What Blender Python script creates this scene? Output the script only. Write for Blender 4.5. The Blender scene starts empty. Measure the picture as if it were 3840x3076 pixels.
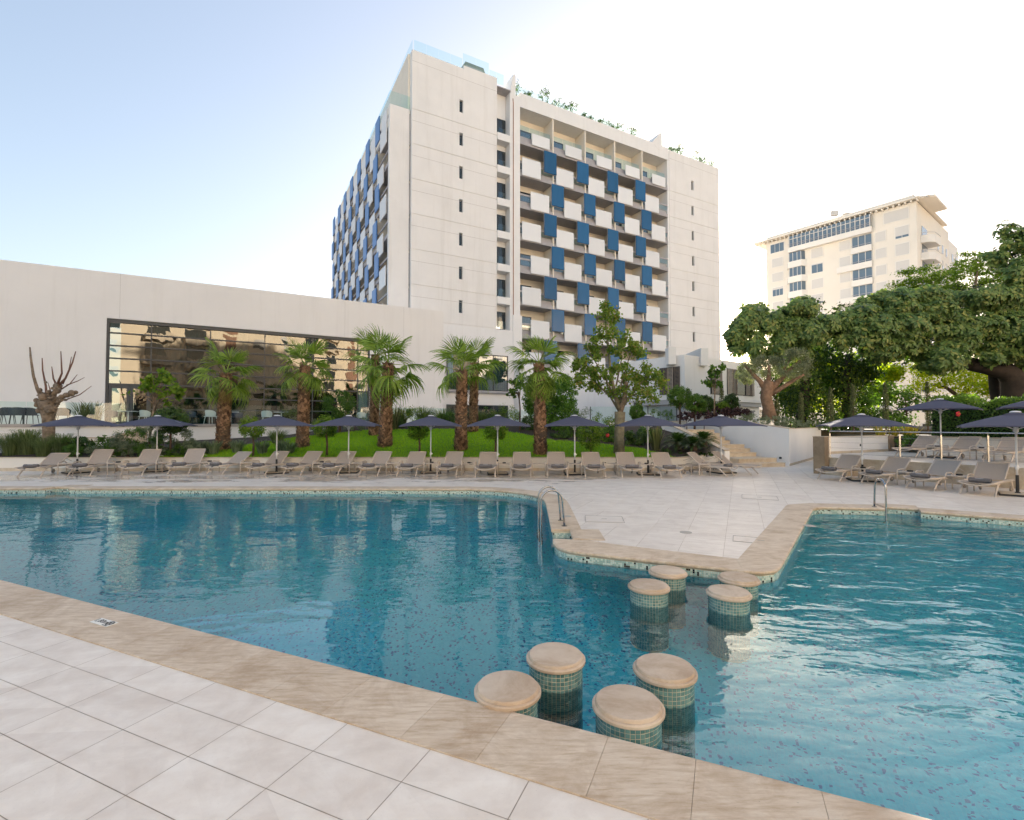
import bpy, math, random
import numpy as np
from mathutils import Vector, Matrix
from mathutils.geometry import delaunay_2d_cdt

# ------------------------------------------------------------------ camera, sky, sun, exposure
scene = bpy.context.scene
CAM_H, CAM_F, CAM_PITCH = 1.843, 1833.0, 0.0283        # height in m, focal length in photo pixels, tilt up
cam_data = bpy.data.cameras.new('camera')
cam_data.sensor_fit = 'HORIZONTAL'
cam_data.sensor_width = 36.0
cam_data.lens = 36.0 * CAM_F / 3840.0
cam_data.clip_start = 0.05
cam_data.clip_end = 3000.0
cam = bpy.data.objects.new('camera', cam_data)
scene.collection.objects.link(cam)
cam.location = (0, 0, CAM_H)
cam.rotation_euler = (math.pi / 2 + CAM_PITCH, 0, 0)
scene.camera = cam

SUN_AZ = math.radians(22.3)      # to the right of the view direction (+Y)
SUN_EL = math.radians(10.5)
world = bpy.data.worlds.new('World')
scene.world = world
world.use_nodes = True
wn = world.node_tree.nodes
sky = wn.new('ShaderNodeTexSky')
sky.sky_type = 'NISHITA'
sky.sun_disc = False
sky.sun_elevation = SUN_EL
sky.sun_rotation = SUN_AZ
sky.air_density = 1.0
sky.dust_density = 2.2
sky.ozone_density = 2.0
bgn = wn['Background']
bgn.inputs['Strength'].default_value = 0.15
tone = wn.new('ShaderNodeMix'); tone.data_type = 'RGBA'; tone.blend_type = 'MULTIPLY'; tone.inputs[0].default_value = 1.0
tone.inputs[7].default_value = (.93, .90, .90, 1)        # the whole sky a touch less cyan
soft = wn.new('ShaderNodeGamma'); soft.inputs['Gamma'].default_value = .72     # compresses the sky colours: evens out the glow round the sun
world.node_tree.links.new(sky.outputs[0], soft.inputs['Color'])
world.node_tree.links.new(soft.outputs[0], tone.inputs[6])
world.node_tree.links.new(tone.outputs[2], bgn.inputs['Color'])

sun_data = bpy.data.lights.new('sun', 'SUN')
sun_data.energy = 5.0
sun_data.angle = math.radians(0.53)
sun_data.color = (1.0, 0.93, 0.82)
sun = bpy.data.objects.new('sun', sun_data)
scene.collection.objects.link(sun)
sun_dir = Vector((math.sin(SUN_AZ) * math.cos(SUN_EL), math.cos(SUN_AZ) * math.cos(SUN_EL), math.sin(SUN_EL)))
sun.rotation_euler = sun_dir.to_track_quat('Z', 'Y').to_euler()
sun.location = sun_dir * 200

scene.view_settings.view_transform = 'Standard'
scene.view_settings.look = 'None'
scene.view_settings.gamma = 1.0
scene.view_settings.use_curve_mapping = False
scene.view_settings.exposure = 1.98
scene.view_settings.use_white_balance = True
scene.view_settings.white_balance_temperature = 6850
scene.view_settings.white_balance_tint = 12
scene.render.engine = 'CYCLES'
scene.cycles.max_bounces = 8
scene.cycles.diffuse_bounces = 3
scene.cycles.glossy_bounces = 4
scene.cycles.transmission_bounces = 6
scene.cycles.transparent_max_bounces = 12
scene.cycles.sample_clamp_indirect = 6.0
scene.cycles.use_denoising = True

C = scene.collection
R = math.radians
rng = np.random.default_rng(7)
random.seed(7)

# ------------------------------------------------------------------ from photo pixel to place (used to survey positions)
def ray(px, py):
    X = (px - 1920.0) / CAM_F; U = -(py - 1538.0) / CAM_F
    c, s = math.cos(CAM_PITCH), math.sin(CAM_PITCH)
    return X, c - U * s, s + U * c
def on_z(px, py, z=0.0):
    x, y, u = ray(px, py); t = (z - CAM_H) / u
    return Vector((x * t, y * t, z))
def at_y(px, py, Y):
    x, y, u = ray(px, py); t = Y / y
    return Vector((x * t, Y, CAM_H + u * t))

# ------------------------------------------------------------------ materials
MATS = {}
def nodes_of(m):
    m.use_nodes = True
    nt = m.node_tree
    return nt, nt.nodes, nt.links, nt.nodes['Principled BSDF']
def setc(b, color=None, rough=None, metal=None, spec=None, **kw):
    if color is not None: b.inputs['Base Color'].default_value = (*color, 1)
    if rough is not None: b.inputs['Roughness'].default_value = rough
    if metal is not None: b.inputs['Metallic'].default_value = metal
    if spec is not None: b.inputs['Specular IOR Level'].default_value = spec
def ramp(nt, fac, stops):
    r = nt.nodes.new('ShaderNodeValToRGB')
    el = r.color_ramp.elements
    while len(el) < len(stops): el.new(0.5)
    for e, (p, c) in zip(el, stops):
        e.position = p; e.color = (*c, 1) if len(c) == 3 else c
    nt.links.new(fac, r.inputs[0])
    return r.outputs[0]
def noise(nt, scale, detail=3, rough=0.55, vec=None, dist=0.0):
    n = nt.nodes.new('ShaderNodeTexNoise')
    n.inputs['Scale'].default_value = scale; n.inputs['Detail'].default_value = detail
    n.inputs['Roughness'].default_value = rough; n.inputs['Distortion'].default_value = dist
    if vec is not None: nt.links.new(vec, n.inputs['Vector'])
    return n.outputs['Fac']
def world_pos(nt, scale=(1, 1, 1), rot=(0, 0, 0)):
    g = nt.nodes.new('ShaderNodeNewGeometry')
    m = nt.nodes.new('ShaderNodeMapping')
    m.inputs['Scale'].default_value = scale; m.inputs['Rotation'].default_value = rot
    nt.links.new(g.outputs['Position'], m.inputs['Vector'])
    return m.outputs[0]
def mixc(nt, fac, a, b, mode='MIX'):
    m = nt.nodes.new('ShaderNodeMix'); m.data_type = 'RGBA'; m.blend_type = mode
    for sock, v in ((m.inputs[0], fac), (m.inputs[6], a), (m.inputs[7], b)):
        if isinstance(v, (int, float)): sock.default_value = v
        elif isinstance(v, tuple): sock.default_value = (*v, 1) if len(v) == 3 else v
        else: nt.links.new(v, sock)
    return m.outputs[2]
def mathn(nt, op, a, b=None, clamp=False):
    m = nt.nodes.new('ShaderNodeMath'); m.operation = op; m.use_clamp = clamp
    for sock, v in zip(m.inputs, (a, b)):
        if v is None: continue
        if isinstance(v, (int, float)): sock.default_value = v
        else: nt.links.new(v, sock)
    return m.outputs[0]
def bump(nt, b, height, strength=0.2, dist=0.01):
    n = nt.nodes.new('ShaderNodeBump')
    n.inputs['Strength'].default_value = strength; n.inputs['Distance'].default_value = dist
    nt.links.new(height, n.inputs['Height']); nt.links.new(n.outputs[0], b.inputs['Normal'])
    return n
def rand_value(nt):
    """one random number per object and per loose piece"""
    o = nt.nodes.new('ShaderNodeObjectInfo'); g = nt.nodes.new('ShaderNodeNewGeometry')
    return mathn(nt, 'FRACT', mathn(nt, 'ADD', o.outputs['Random'], g.outputs['Random Per Island']))

def mat(name, color=(.5, .5, .5), rough=.6, metal=0.0, var=0.0, nscale=3.0, bumps=0.0, bscale=60.0, spec=0.5, streaks=0.0, bdist=.01):
    """plain surface with soft stains (var) and a fine grain (bumps)"""
    if name in MATS: return MATS[name]
    m = bpy.data.materials.new(name); MATS[name] = m
    nt, N, L, b = nodes_of(m)
    setc(b, color, rough, metal, spec)
    if var:
        f = noise(nt, nscale, 5, .6, world_pos(nt))
        col = ramp(nt, f, [(.3, tuple(c * (1 - var) for c in color)), (.7, tuple(min(1, c * (1 + var * .5)) for c in color))])
        if streaks:
            st_ = noise(nt, 1.0, 6, .7, world_pos(nt, (1.5, 1.5, .10)))
            col = mixc(nt, ramp(nt, st_, [(.52, (0, 0, 0)), (.75, (streaks,) * 3)]), col, tuple(c * .72 for c in (color[0], color[1] * .97, color[2] * .92)))
        L.new(col, b.inputs['Base Color'])
    if bumps:
        bump(nt, b, noise(nt, bscale, 4, .65, world_pos(nt)), bumps, bdist)
    return m

LEAF_GAIN = 1.35
def leaf_mat(name, dark, light, trans=.35, rough=.45, tip=None):
    if name in MATS: return MATS[name]
    m = bpy.data.materials.new(name); MATS[name] = m
    nt, N, L, b = nodes_of(m)
    dark, light, tip = (tuple(min(.6, c * LEAF_GAIN) for c in q) if q else None for q in (dark, light, tip))
    rv = rand_value(nt)
    stops = [(0.0, dark), (.75, light)] + ([(1.0, tip)] if tip else [])
    col = ramp(nt, rv, stops)
    L.new(col, b.inputs['Base Color']); b.inputs['Roughness'].default_value = rough
    b.inputs['Specular IOR Level'].default_value = .35
    t = N.new('ShaderNodeBsdfTranslucent')
    tc = mixc(nt, 1.0, col, (1.0, 1.15, .35), 'MULTIPLY')
    L.new(tc, t.inputs['Color'])
    mx = N.new('ShaderNodeMixShader'); mx.inputs[0].default_value = trans
    L.new(b.outputs[0], mx.inputs[1]); L.new(t.outputs[0], mx.inputs[2])
    L.new(mx.outputs[0], N['Material Output'].inputs['Surface'])
    return m

def glass_mat(name, tint=(.75, .9, .88), refl=.12, rough=.0, wavy=0.0, wscale=1.2, spec_tint=(1, 1, 1)):
    """thin sheet: mostly see-through, part mirror"""
    if name in MATS: return MATS[name]
    m = bpy.data.materials.new(name); MATS[name] = m
    nt, N, L, b = nodes_of(m); N.remove(b)
    t = N.new('ShaderNodeBsdfTransparent'); t.inputs['Color'].default_value = (*tint, 1)
    g = N.new('ShaderNodeBsdfGlossy'); g.inputs['Roughness'].default_value = rough
    g.inputs['Color'].default_value = (*spec_tint, 1)
    lw = N.new('ShaderNodeLayerWeight'); lw.inputs['Blend'].default_value = .35
    f = mathn(nt, 'ADD', mathn(nt, 'MULTIPLY', lw.outputs['Fresnel'], .8), refl, clamp=True)
    gb_ = N.new('ShaderNodeNewGeometry'); f = mathn(nt, 'MULTIPLY', f, mathn(nt, 'SUBTRACT', 1.0, gb_.outputs['Backfacing']))   # the far face of the sheet adds no second mirror
    if wavy:
        mp = world_pos(nt, (1, 1, .6))
        n = nt.nodes.new('ShaderNodeBump'); n.inputs['Strength'].default_value = wavy; n.inputs['Distance'].default_value = .1
        L.new(noise(nt, wscale, 2, .5, mp, .6), n.inputs['Height']); L.new(n.outputs[0], g.inputs['Normal'])
    mx = N.new('ShaderNodeMixShader')
    L.new(f, mx.inputs[0]); L.new(t.outputs[0], mx.inputs[1]); L.new(g.outputs[0], mx.inputs[2])
    L.new(mx.outputs[0], N['Material Output'].inputs['Surface'])
    return m

# ------------------------------------------------------------------ mesh and object helpers
class MB:
    """collects simple solids, then builds ONE mesh object"""
    def __init__(s): s.v = []; s.f = []; s.mi = []; s.cur = 0; s.uv = None
    def add(s, vs, fs):
        o = len(s.v); s.v.extend([tuple(p) for p in vs])
        for f in fs: s.f.append(tuple(i + o for i in f)); s.mi.append(s.cur)
        return s
    def box(s, x0, x1, y0, y1, z0, z1):
        vs = [(x, y, z) for z in (z0, z1) for y in (y0, y1) for x in (x0, x1)]
        return s.add(vs, [(0, 2, 3, 1), (4, 5, 7, 6), (0, 1, 5, 4), (2, 6, 7, 3), (0, 4, 6, 2), (1, 3, 7, 5)])
    def rbox(s, x0, x1, y0, y1, z0, z1, r=.01):
        """box with chamfered edges along every side"""
        r = min(r, (x1 - x0) / 2.1, (y1 - y0) / 2.1, (z1 - z0) / 2.1)
        rings = []
        for z, k in ((z0, r), (z0 + r, 0), (z1 - r, 0), (z1, r)):
            c = r if k == 0 else r
            a, b2, c2, d = x0 + k, x1 - k, y0 + k, y1 - k
            e = r * .7
            rings.append([(a + e, c2, z), (b2 - e, c2, z), (b2, c2 + e, z), (b2, d - e, z), (b2 - e, d, z), (a + e, d, z), (a, d - e, z), (a, c2 + e, z)])
        vs = [p for q in rings for p in q]
        fs = [tuple(range(7, -1, -1)), tuple(range(24, 32))]
        for k in range(3):
            for i in range(8):
                j = (i + 1) % 8
                fs.append((k * 8 + i, k * 8 + j, k * 8 + 8 + j, k * 8 + 8 + i))
        return s.add(vs, fs)
    def prism(s, poly, z0, z1):
        n = len(poly)
        if sum(poly[i][0] * poly[(i + 1) % n][1] - poly[(i + 1) % n][0] * poly[i][1] for i in range(n)) < 0: poly = poly[::-1]
        zz = z1 if isinstance(z1, (list, tuple)) else [z1] * n
        vs = [(p[0], p[1], z0) for p in poly] + [(p[0], p[1], h) for p, h in zip(poly, zz)]
        fs = [tuple(range(n - 1, -1, -1)), tuple(range(n, 2 * n))]
        fs += [(i, (i + 1) % n, n + (i + 1) % n, n + i) for i in range(n)]
        return s.add(vs, fs)
    def bar(s, a, b, w, h):
        """rectangular bar from a to b"""
        a, b = Vector(a), Vector(b); d = (b - a).normalized()
        up = Vector((0, 0, 1)) if abs(d.z) < .95 else Vector((0, 1, 0))
        x = d.cross(up).normalized() * (w / 2); y = x.cross(d).normalized() * (h / 2)
        vs = [p + sx * x + sy * y for p in (a, b) for sx, sy in ((-1, -1), (1, -1), (1, 1), (-1, 1))]
        return s.add(vs, [(3, 2, 1, 0), (4, 5, 6, 7), (0, 1, 5, 4), (1, 2, 6, 5), (2, 3, 7, 6), (3, 0, 4, 7)])
    def tube(s, path, rad, seg=8, cap=True, flat=1.0):
        path = [Vector(p) for p in path]; n = len(path)
        rad = rad if isinstance(rad, (list, tuple)) else [rad] * n
        vs, fs = [], []
        prev = None
        for i, p in enumerate(path):
            d = (path[min(i + 1, n - 1)] - path[max(i - 1, 0)]).normalized()
            if prev is None:
                ref = Vector((0, 0, 1)) if abs(d.z) < .9 else Vector((1, 0, 0))
                x = d.cross(ref).normalized()
            else:
                x = (prev - d * prev.dot(d)).normalized()
            prev = x; y = d.cross(x)
            for k in range(seg):
                a = 2 * math.pi * k / seg
                vs.append(p + (x * math.cos(a) + y * math.sin(a) * flat) * rad[i])
        for i in range(n - 1):
            for k in range(seg):
                j = (k + 1) % seg
                fs.append((i * seg + k, i * seg + j, (i + 1) * seg + j, (i + 1) * seg + k))
        if cap: fs += [tuple(range(seg - 1, -1, -1)), tuple(range((n - 1) * seg, n * seg))]
        return s.add(vs, fs)
    def lathe(s, prof, seg=24, c=(0, 0)):
        vs, fs = [], []
        for r, z in prof:
            for k in range(seg):
                a = 2 * math.pi * k / seg
                vs.append((c[0] + r * math.cos(a), c[1] + r * math.sin(a), z))
        for i in range(len(prof) - 1):
            for k in range(seg):
                j = (k + 1) % seg
                fs.append((i * seg + k, i * seg + j, (i + 1) * seg + j, (i + 1) * seg + k))
        fs += [tuple(range(seg - 1, -1, -1)), tuple(range((len(prof) - 1) * seg, len(prof) * seg))]
        return s.add(vs, fs)
    def ball(s, c, r, seg=10, rings=6, sq=(1, 1, 1)):
        vs, fs = [], []
        for i in range(rings + 1):
            t = math.pi * i / rings
            for k in range(seg):
                a = 2 * math.pi * k / seg
                vs.append((c[0] + r * sq[0] * math.sin(t) * math.cos(a), c[1] + r * sq[1] * math.sin(t) * math.sin(a), c[2] + r * sq[2] * math.cos(t)))
        for i in range(rings):
            for k in range(seg):
                j = (k + 1) % seg
                fs.append((i * seg + k, (i + 1) * seg + k, (i + 1) * seg + j, i * seg + j))
        return s.add(vs, fs)
    def mesh(s, name, mats, smooth=False):
        me = bpy.data.meshes.new(name); me.from_pydata(s.v, [], s.f)
        for m in (mats if isinstance(mats, (list, tuple)) else [mats]): me.materials.append(m)
        if any(s.mi): me.polygons.foreach_set('material_index', s.mi)
        if smooth:
            me.polygons.foreach_set('use_smooth', [True] * len(s.f))
            if smooth != 'all': me.set_sharp_from_angle(angle=math.radians(38))
        me.update()
        return me
    def build(s, name, mats, parent=None, smooth=False):
        return link(name, s.mesh(name, mats, smooth), parent)

def link(name, data, parent=None, loc=None, rot=None, scale=None):
    o = bpy.data.objects.new(name, data); C.objects.link(o)
    if parent is not None: o.parent = parent
    if loc is not None: o.location = loc
    if rot is not None: o.rotation_euler = rot
    if scale is not None: o.scale = scale
    return o
def box(name, m, parent, x0, x1, y0, y1, z0, z1):
    return MB().box(min(x0, x1), max(x0, x1), min(y0, y1), max(y0, y1), min(z0, z1), max(z0, z1)).build(name, m, parent)
def tag(o, label=None, cat=None, group=None, kind=None):
    if label: o['label'] = label
    if cat: o['category'] = cat
    if group: o['group'] = group
    if kind: o['kind'] = kind
    return o
def thing(name, label, cat, loc=(0, 0, 0), rz=0.0, group=None):
    o = bpy.data.objects.new(name, None); C.objects.link(o)
    o.empty_display_size = .2
    o.location = loc; o.rotation_euler = (0, 0, rz)
    return tag(o, label, cat, group)
def copy_tree(o, parent=None):
    c = o.copy(); C.objects.link(c); c.parent = parent
    for ch in list(o.children): copy_tree(ch, c)
    return c
def np_mesh(name, V, F, mats, smooth=False):
    """mesh from arrays: V (n,3), F (m,3) or (m,4)"""
    me = bpy.data.meshes.new(name)
    V = np.asarray(V, np.float32); F = np.asarray(F, np.int32); k = F.shape[1]
    me.vertices.add(len(V)); me.vertices.foreach_set('co', V.ravel())
    me.loops.add(F.size); me.loops.foreach_set('vertex_index', F.ravel())
    me.polygons.add(len(F)); me.polygons.foreach_set('loop_start', np.arange(0, F.size, k, dtype=np.int32))
    me.polygons.foreach_set('loop_total', np.full(len(F), k, np.int32))
    for m in (mats if isinstance(mats, (list, tuple)) else [mats]): me.materials.append(m)
    if smooth: me.polygons.foreach_set('use_smooth', np.ones(len(F), bool))
    me.update(calc_edges=True); me.validate()
    return me
def inside(p, poly):
    x, y = p[0], p[1]; c = False; n = len(poly)
    for i in range(n):
        x1, y1 = poly[i]; x2, y2 = poly[(i + 1) % n]
        if (y1 > y) != (y2 > y) and x < (x2 - x1) * (y - y1) / (y2 - y1) + x1: c = not c
    return c
# ================================================================== materials of the setting
def tile_material(name, c0, c1, rot, streak=(1.2, 14, 1), wet=False):
    m = bpy.data.materials.new(name); MATS[name] = m
    nt, N, L, b = nodes_of(m)
    f = noise(nt, 2.2, 6, .62, world_pos(nt, streak, (0, 0, rot)))
    f2 = noise(nt, 3.1, 7, .66, world_pos(nt), .5)
    col = ramp(nt, f, [(.3, c0), (.72, c1)])
    col = mixc(nt, ramp(nt, f2, [(.44, (0, 0, 0)), (.70, (.55, .55, .55))]), col, (c0[0] * .80, c0[1] * .775, c0[2] * .75))
    rv = rand_value(nt)
    col = mixc(nt, .16, col, ramp(nt, rv, [(0, tuple(c * .75 for c in c0)), (1, tuple(min(1, c * 1.15) for c in c1))]))
    sp = noise(nt, 95, 2, .5, world_pos(nt))
    col = mixc(nt, ramp(nt, sp, [(.66, (0, 0, 0)), (.8, (.35, .35, .35))]), col, tuple(c * .55 for c in c0))
    b.inputs['Roughness'].default_value = .5
    if wet:
        g = N.new('ShaderNodeSeparateXYZ'); gg = N.new('ShaderNodeNewGeometry'); L.new(gg.outputs['Position'], g.inputs[0])
        w = noise(nt, .9, 5, .68, world_pos(nt, (.5, 1.6, 1)), .8)
        band = mathn(nt, 'SUBTRACT', 1.0, mathn(nt, 'MULTIPLY', mathn(nt, 'ABSOLUTE', mathn(nt, 'SUBTRACT', g.outputs['Y'], 16.9)), .42), clamp=True)
        side = mathn(nt, 'MULTIPLY', mathn(nt, 'SUBTRACT', 5.0, g.outputs['X']), .35, clamp=True)
        k = mathn(nt, 'MULTIPLY', mathn(nt, 'MULTIPLY', band, side), .36)
        wm = ramp(nt, mathn(nt, 'ADD', w, mathn(nt, 'SUBTRACT', k, .30)), [(.42, (0, 0, 0)), (.47, (1, 1, 1))])
        col = mixc(nt, mathn(nt, 'MULTIPLY', wm, .55), col, tuple(c * .42 for c in (c0[0], c0[1] * .93, c0[2] * .85)))
        L.new(ramp(nt, wm, [(0, (.46,) * 3), (1, (.09,) * 3)]), b.inputs['Roughness'])
    L.new(col, b.inputs['Base Color'])
    bump(nt, b, noise(nt, 38, 4, .6, world_pos(nt)), .12, .004)
    return m
TILE_NEAR = tile_material('deck_tile_near', (.76, .655, .56), (.90, .825, .735), -.4077, (1.6, 2.4, 1))
TILE_FAR = tile_material('deck_tile_far', (.75, .65, .56), (.90, .825, .735), -.4369, (1.1, 15, 1), wet=True)

def travertine(name, c0, c1, c2, rot, sc=(2.2, 11, 3)):
    m = bpy.data.materials.new(name); MATS[name] = m
    nt, N, L, b = nodes_of(m)
    p = world_pos(nt, sc, (0, 0, rot))
    f = noise(nt, 1.3, 8, .72, p, .25)
    blot = noise(nt, 2.3, 7, .72, world_pos(nt), .6)
    col = ramp(nt, f, [(.34, c0), (.5, c1), (.7, c2)])
    col = mixc(nt, ramp(nt, blot, [(.46, (0, 0, 0)), (.66, (.75, .75, .75))]), col, (c0[0] * .86, c0[1] * .80, c0[2] * .74))
    rv = rand_value(nt)
    col = mixc(nt, .16, col, ramp(nt, rv, [(0, tuple(c * .8 for c in c0)), (1, c2)]))
    pit = noise(nt, 42, 3, .6, world_pos(nt, (1, 2.4, 1), (0, 0, rot)))
    pm = ramp(nt, pit, [(.70, (0, 0, 0)), (.78, (1, 1, 1))])
    col = mixc(nt, mathn(nt, 'MULTIPLY', pm, .6), col, tuple(c * .4 for c in c0))
    L.new(col, b.inputs['Base Color']); b.inputs['Roughness'].default_value = .62
    bump(nt, b, mathn(nt, 'SUBTRACT', f, pm), .25, .006)
    return m
COPING = travertine('travertine_coping', (.49, .35, .225), (.67, .53, .39), (.78, .67, .535), -.95, (3.2, 21, 3))
STONE = travertine('beige_marble', (.55, .43, .30), (.63, .53, .40), (.70, .61, .49), .3, (1.4, 3, 1.4))
STOOLTOP = travertine('cream_marble', (.46, .33, .22), (.60, .47, .35), (.68, .57, .45), .9, (1.2, 2.4, 1))
BROWNSTONE = travertine('brown_limestone', (.27, .19, .115), (.36, .26, .165), (.44, .34, .23), .2, (1.3, 1.3, 1.3))
WHITE = mat('white_render', (.87, .85, .83), .85, var=.05, nscale=.7, bumps=.15, bscale=45)
CREAM = mat('cream_render', (.78, .73, .66), .85, var=.05, nscale=.8, bumps=.1)
GROUT = mat('grout', (.46, .36, .27), .9, var=.25, nscale=8)
METAL = mat('brushed_steel', (.55, .54, .52), .22, 1.0)
DARK = mat('anthracite_metal', (.045, .052, .06), .42)
GREYM = mat('grey_metal', (.30, .30, .32), .5)
SOIL = mat('soil', (.055, .042, .03), .95, var=.4, nscale=6, bumps=.6, bscale=30)
GLASS = glass_mat('clear_glass', (.90, .975, .96), .035)

# ================================================================== ground with the pool cut out
# stations along the far edge of the pool: (water side, deck side)
FAR = [((-18.5, 14.0), (-18.5, 14.5)), ((-13.32, 14.0), (-13.32, 14.5)), ((-12.62, 14.0), (-12.62, 14.5)), ((-1.2, 13.88), (-1.2, 14.38)),
       ((-.62, 13.74), (-.47, 14.22)), ((-.1, 13.45), (.18, 13.87)), ((.4, 13.0), (.8, 13.3)), ((.7, 12.45), (1.17, 12.65)), ((.8, 11.9), (1.30, 12.0)), ((.81, 11.3), (1.31, 11.3)),
       ((.71, 8.56), (1.21, 8.56)), ((.68, 7.88), (1.18, 7.78)), ((.66, 7.6), (1.3, 7.68)), ((.70, 7.38), (1.4, 7.62)), ((.81, 7.2), (1.46, 7.59)), ((1.01, 7.07), (1.52, 7.54)),
       ((2.93, 6.2), (3.07, 6.71)), ((3.12, 6.155), (3.08, 6.715)), ((3.30, 6.22), (3.095, 6.735)), ((3.45, 6.38), (3.11, 6.755)), ((3.57, 6.55), (3.14, 6.80)),
       ((6.35, 10.45), (5.95, 10.75)), ((6.5, 10.66), (6.1, 10.97)), ((6.65, 10.80), (6.3, 11.2)), ((6.87, 10.88), (6.89, 11.39)),
       ((8.1, 10.68), (8.22, 11.17)), ((8.62, 10.36), (8.9, 10.80)), ((9.9, 9.51), (10.2, 9.92)), ((16.0, 6.1), (16.25, 6.55))]
NOTCH = {1: (0, .32), 10: (.32, 0), 25: (.19, .27)}        # recess beginning at that station, offset of its back
def near_y(x): return 5.79 - .4374 * (x + 6.01)
NEAR_N = Vector((.4008, .9162))                            # towards the water
pool_poly = []
for i, (a, b) in enumerate(FAR):
    pool_poly.append(a)
    if i in NOTCH:
        d = NOTCH[i]; n = FAR[i + 1][0]
        pool_poly += [(a[0] + d[0], a[1] + d[1]), (n[0] + d[0], n[1] + d[1])]
pool_poly += [(16.0, near_y(16.0)), (-18.5, near_y(-18.5))]
WATER_Z, FLOOR_Z = -.14, -1.45

def sheet_with_hole(outer, hole, z, name, m):
    vs = [Vector(p) for p in outer] + [Vector(p) for p in hole]
    no, nh = len(outer), len(hole)
    ed = [(i, (i + 1) % no) for i in range(no)] + [(no + i, no + (i + 1) % nh) for i in range(nh)]
    ov, oe, of, *_ = delaunay_2d_cdt(vs, ed, [], 1, 1e-6)
    fs = []
    for f in of:
        c = sum((ov[i] for i in f), Vector((0, 0))) / len(f)
        if not inside(c, hole): fs.append(tuple(f))
    me = bpy.data.meshes.new(name); me.from_pydata([(v.x, v.y, z) for v in ov], [], fs); me.materials.append(m)
    return link(name, me)
ground = tag(sheet_with_hole([(-900, -900), (900, -900), (900, 900), (-900, 900)], pool_poly, -.006, 'ground', GROUT), kind='structure')

# ------------------------------------------------------------------ basin
def mosaic_material(name, c0, c1, dark, share, grout, scale, use_uv=True):
    m = bpy.data.materials.new(name); MATS[name] = m
    nt, N, L, b = nodes_of(m)
    u = N.new('ShaderNodeUVMap'); mp = N.new('ShaderNodeMapping'); L.new(u.outputs[0], mp.inputs['Vector'])
    mp.inputs['Scale'].default_value = (1 / scale, 1 / scale, 1)
    fl = N.new('ShaderNodeVectorMath'); fl.operation = 'FLOOR'; L.new(mp.outputs[0], fl.inputs[0])
    fr = N.new('ShaderNodeVectorMath'); fr.operation = 'FRACTION'; L.new(mp.outputs[0], fr.inputs[0])
    wn_ = N.new('ShaderNodeTexWhiteNoise'); wn_.noise_dimensions = '2D'; L.new(fl.outputs[0], wn_.inputs['Vector'])
    col = ramp(nt, wn_.outputs['Value'], [(0, dark), (share, dark), (share + .002, c0), (1, c1)])
    sx = N.new('ShaderNodeSeparateXYZ'); L.new(fr.outputs[0], sx.inputs[0])
    e = []
    for k in (0, 1):
        d = mathn(nt, 'ABSOLUTE', mathn(nt, 'SUBTRACT', sx.outputs[k], .5)); e.append(mathn(nt, 'GREATER_THAN', d, .455))
    col = mixc(nt, mathn(nt, 'MAXIMUM', e[0], e[1]), col, grout)
    L.new(col, b.inputs['Base Color']); b.inputs['Roughness'].default_value = .3
    return m
BASIN = mosaic_material('blue_mosaic', (.02, .50, .62), (.045, .60, .70), (.02, .17, .36), .11, (.08, .54, .64), .0235)
basin = tag(bpy.data.objects.new('swimming_pool', None), kind='structure'); C.objects.link(basin)
vs = [Vector(p) for p in pool_poly]; npool = len(vs)
ov, oe, of, *_ = delaunay_2d_cdt(vs, [(i, (i + 1) % npool) for i in range(npool)], [], 1, 1e-6)
ffs = [tuple(f) for f in of if inside(sum((ov[i] for i in f), Vector((0, 0))) / len(f), pool_poly)]
def flat_mesh(name, z, m, uvrot=0.0):
    me = bpy.data.meshes.new(name); me.from_pydata([(v.x, v.y, z) for v in ov], [], ffs); me.materials.append(m)
    uv = me.uv_layers.new(name='UVMap'); c, s = math.cos(uvrot), math.sin(uvrot)
    for lp in me.loops:
        v = me.vertices[lp.vertex_index].co; uv.data[lp.index].uv = (v.x * c + v.y * s, -v.x * s + v.y * c)
    return me
link('pool_floor', flat_mesh('pool_floor', FLOOR_Z, BASIN, -.41), basin)
me = bpy.data.meshes.new('pool_wall')
pv_, pf_, uvs = [], [], []
dist = 0
for i in range(npool):
    a, b = pool_poly[i], pool_poly[(i + 1) % npool]; l = math.dist(a, b)
    o = len(pv_)
    pv_ += [(*a, FLOOR_Z), (*b, FLOOR_Z), (*b, -.035), (*a, -.035)]; pf_.append((o, o + 1, o + 2, o + 3))
    uvs += [(dist, FLOOR_Z), (dist + l, FLOOR_Z), (dist + l, -.035), (dist, -.035)]; dist += l
me.from_pydata(pv_, [], pf_); me.materials.append(BASIN)
uv = me.uv_layers.new(name='UVMap')
for lp in me.loops: uv.data[lp.index].uv = uvs[lp.vertex_index]
link('pool_wall', me, basin)

# water surface: real refraction and reflection, gentle ripples
wm_ = bpy.data.materials.new('pool_water'); nt, N, L, b = nodes_of(wm_); N.remove(b)
gl = N.new('ShaderNodeBsdfGlass'); gl.inputs['IOR'].default_value = 1.45; gl.inputs['Roughness'].default_value = 0.0
gl.inputs['Color'].default_value = (.90, .99, 1.0, 1)
n1 = noise(nt, 1.1, 2, .45, world_pos(nt, (1.0, 2.1, 1), (0, 0, .35)), .5)
n2 = noise(nt, 5.5, 2, .5, world_pos(nt, (1, 1.6, 1), (0, 0, .5)), .3)
sxyz = N.new('ShaderNodeSeparateXYZ'); gg = N.new('ShaderNodeNewGeometry'); L.new(gg.outputs['Position'], sxyz.inputs[0])
live = mathn(nt, 'ADD', .16, mathn(nt, 'MULTIPLY', mathn(nt, 'MULTIPLY', mathn(nt, 'SUBTRACT', sxyz.outputs['X'], 1.6), .22, clamp=True), .78))   # the inlet jets stir the right basin
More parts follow.
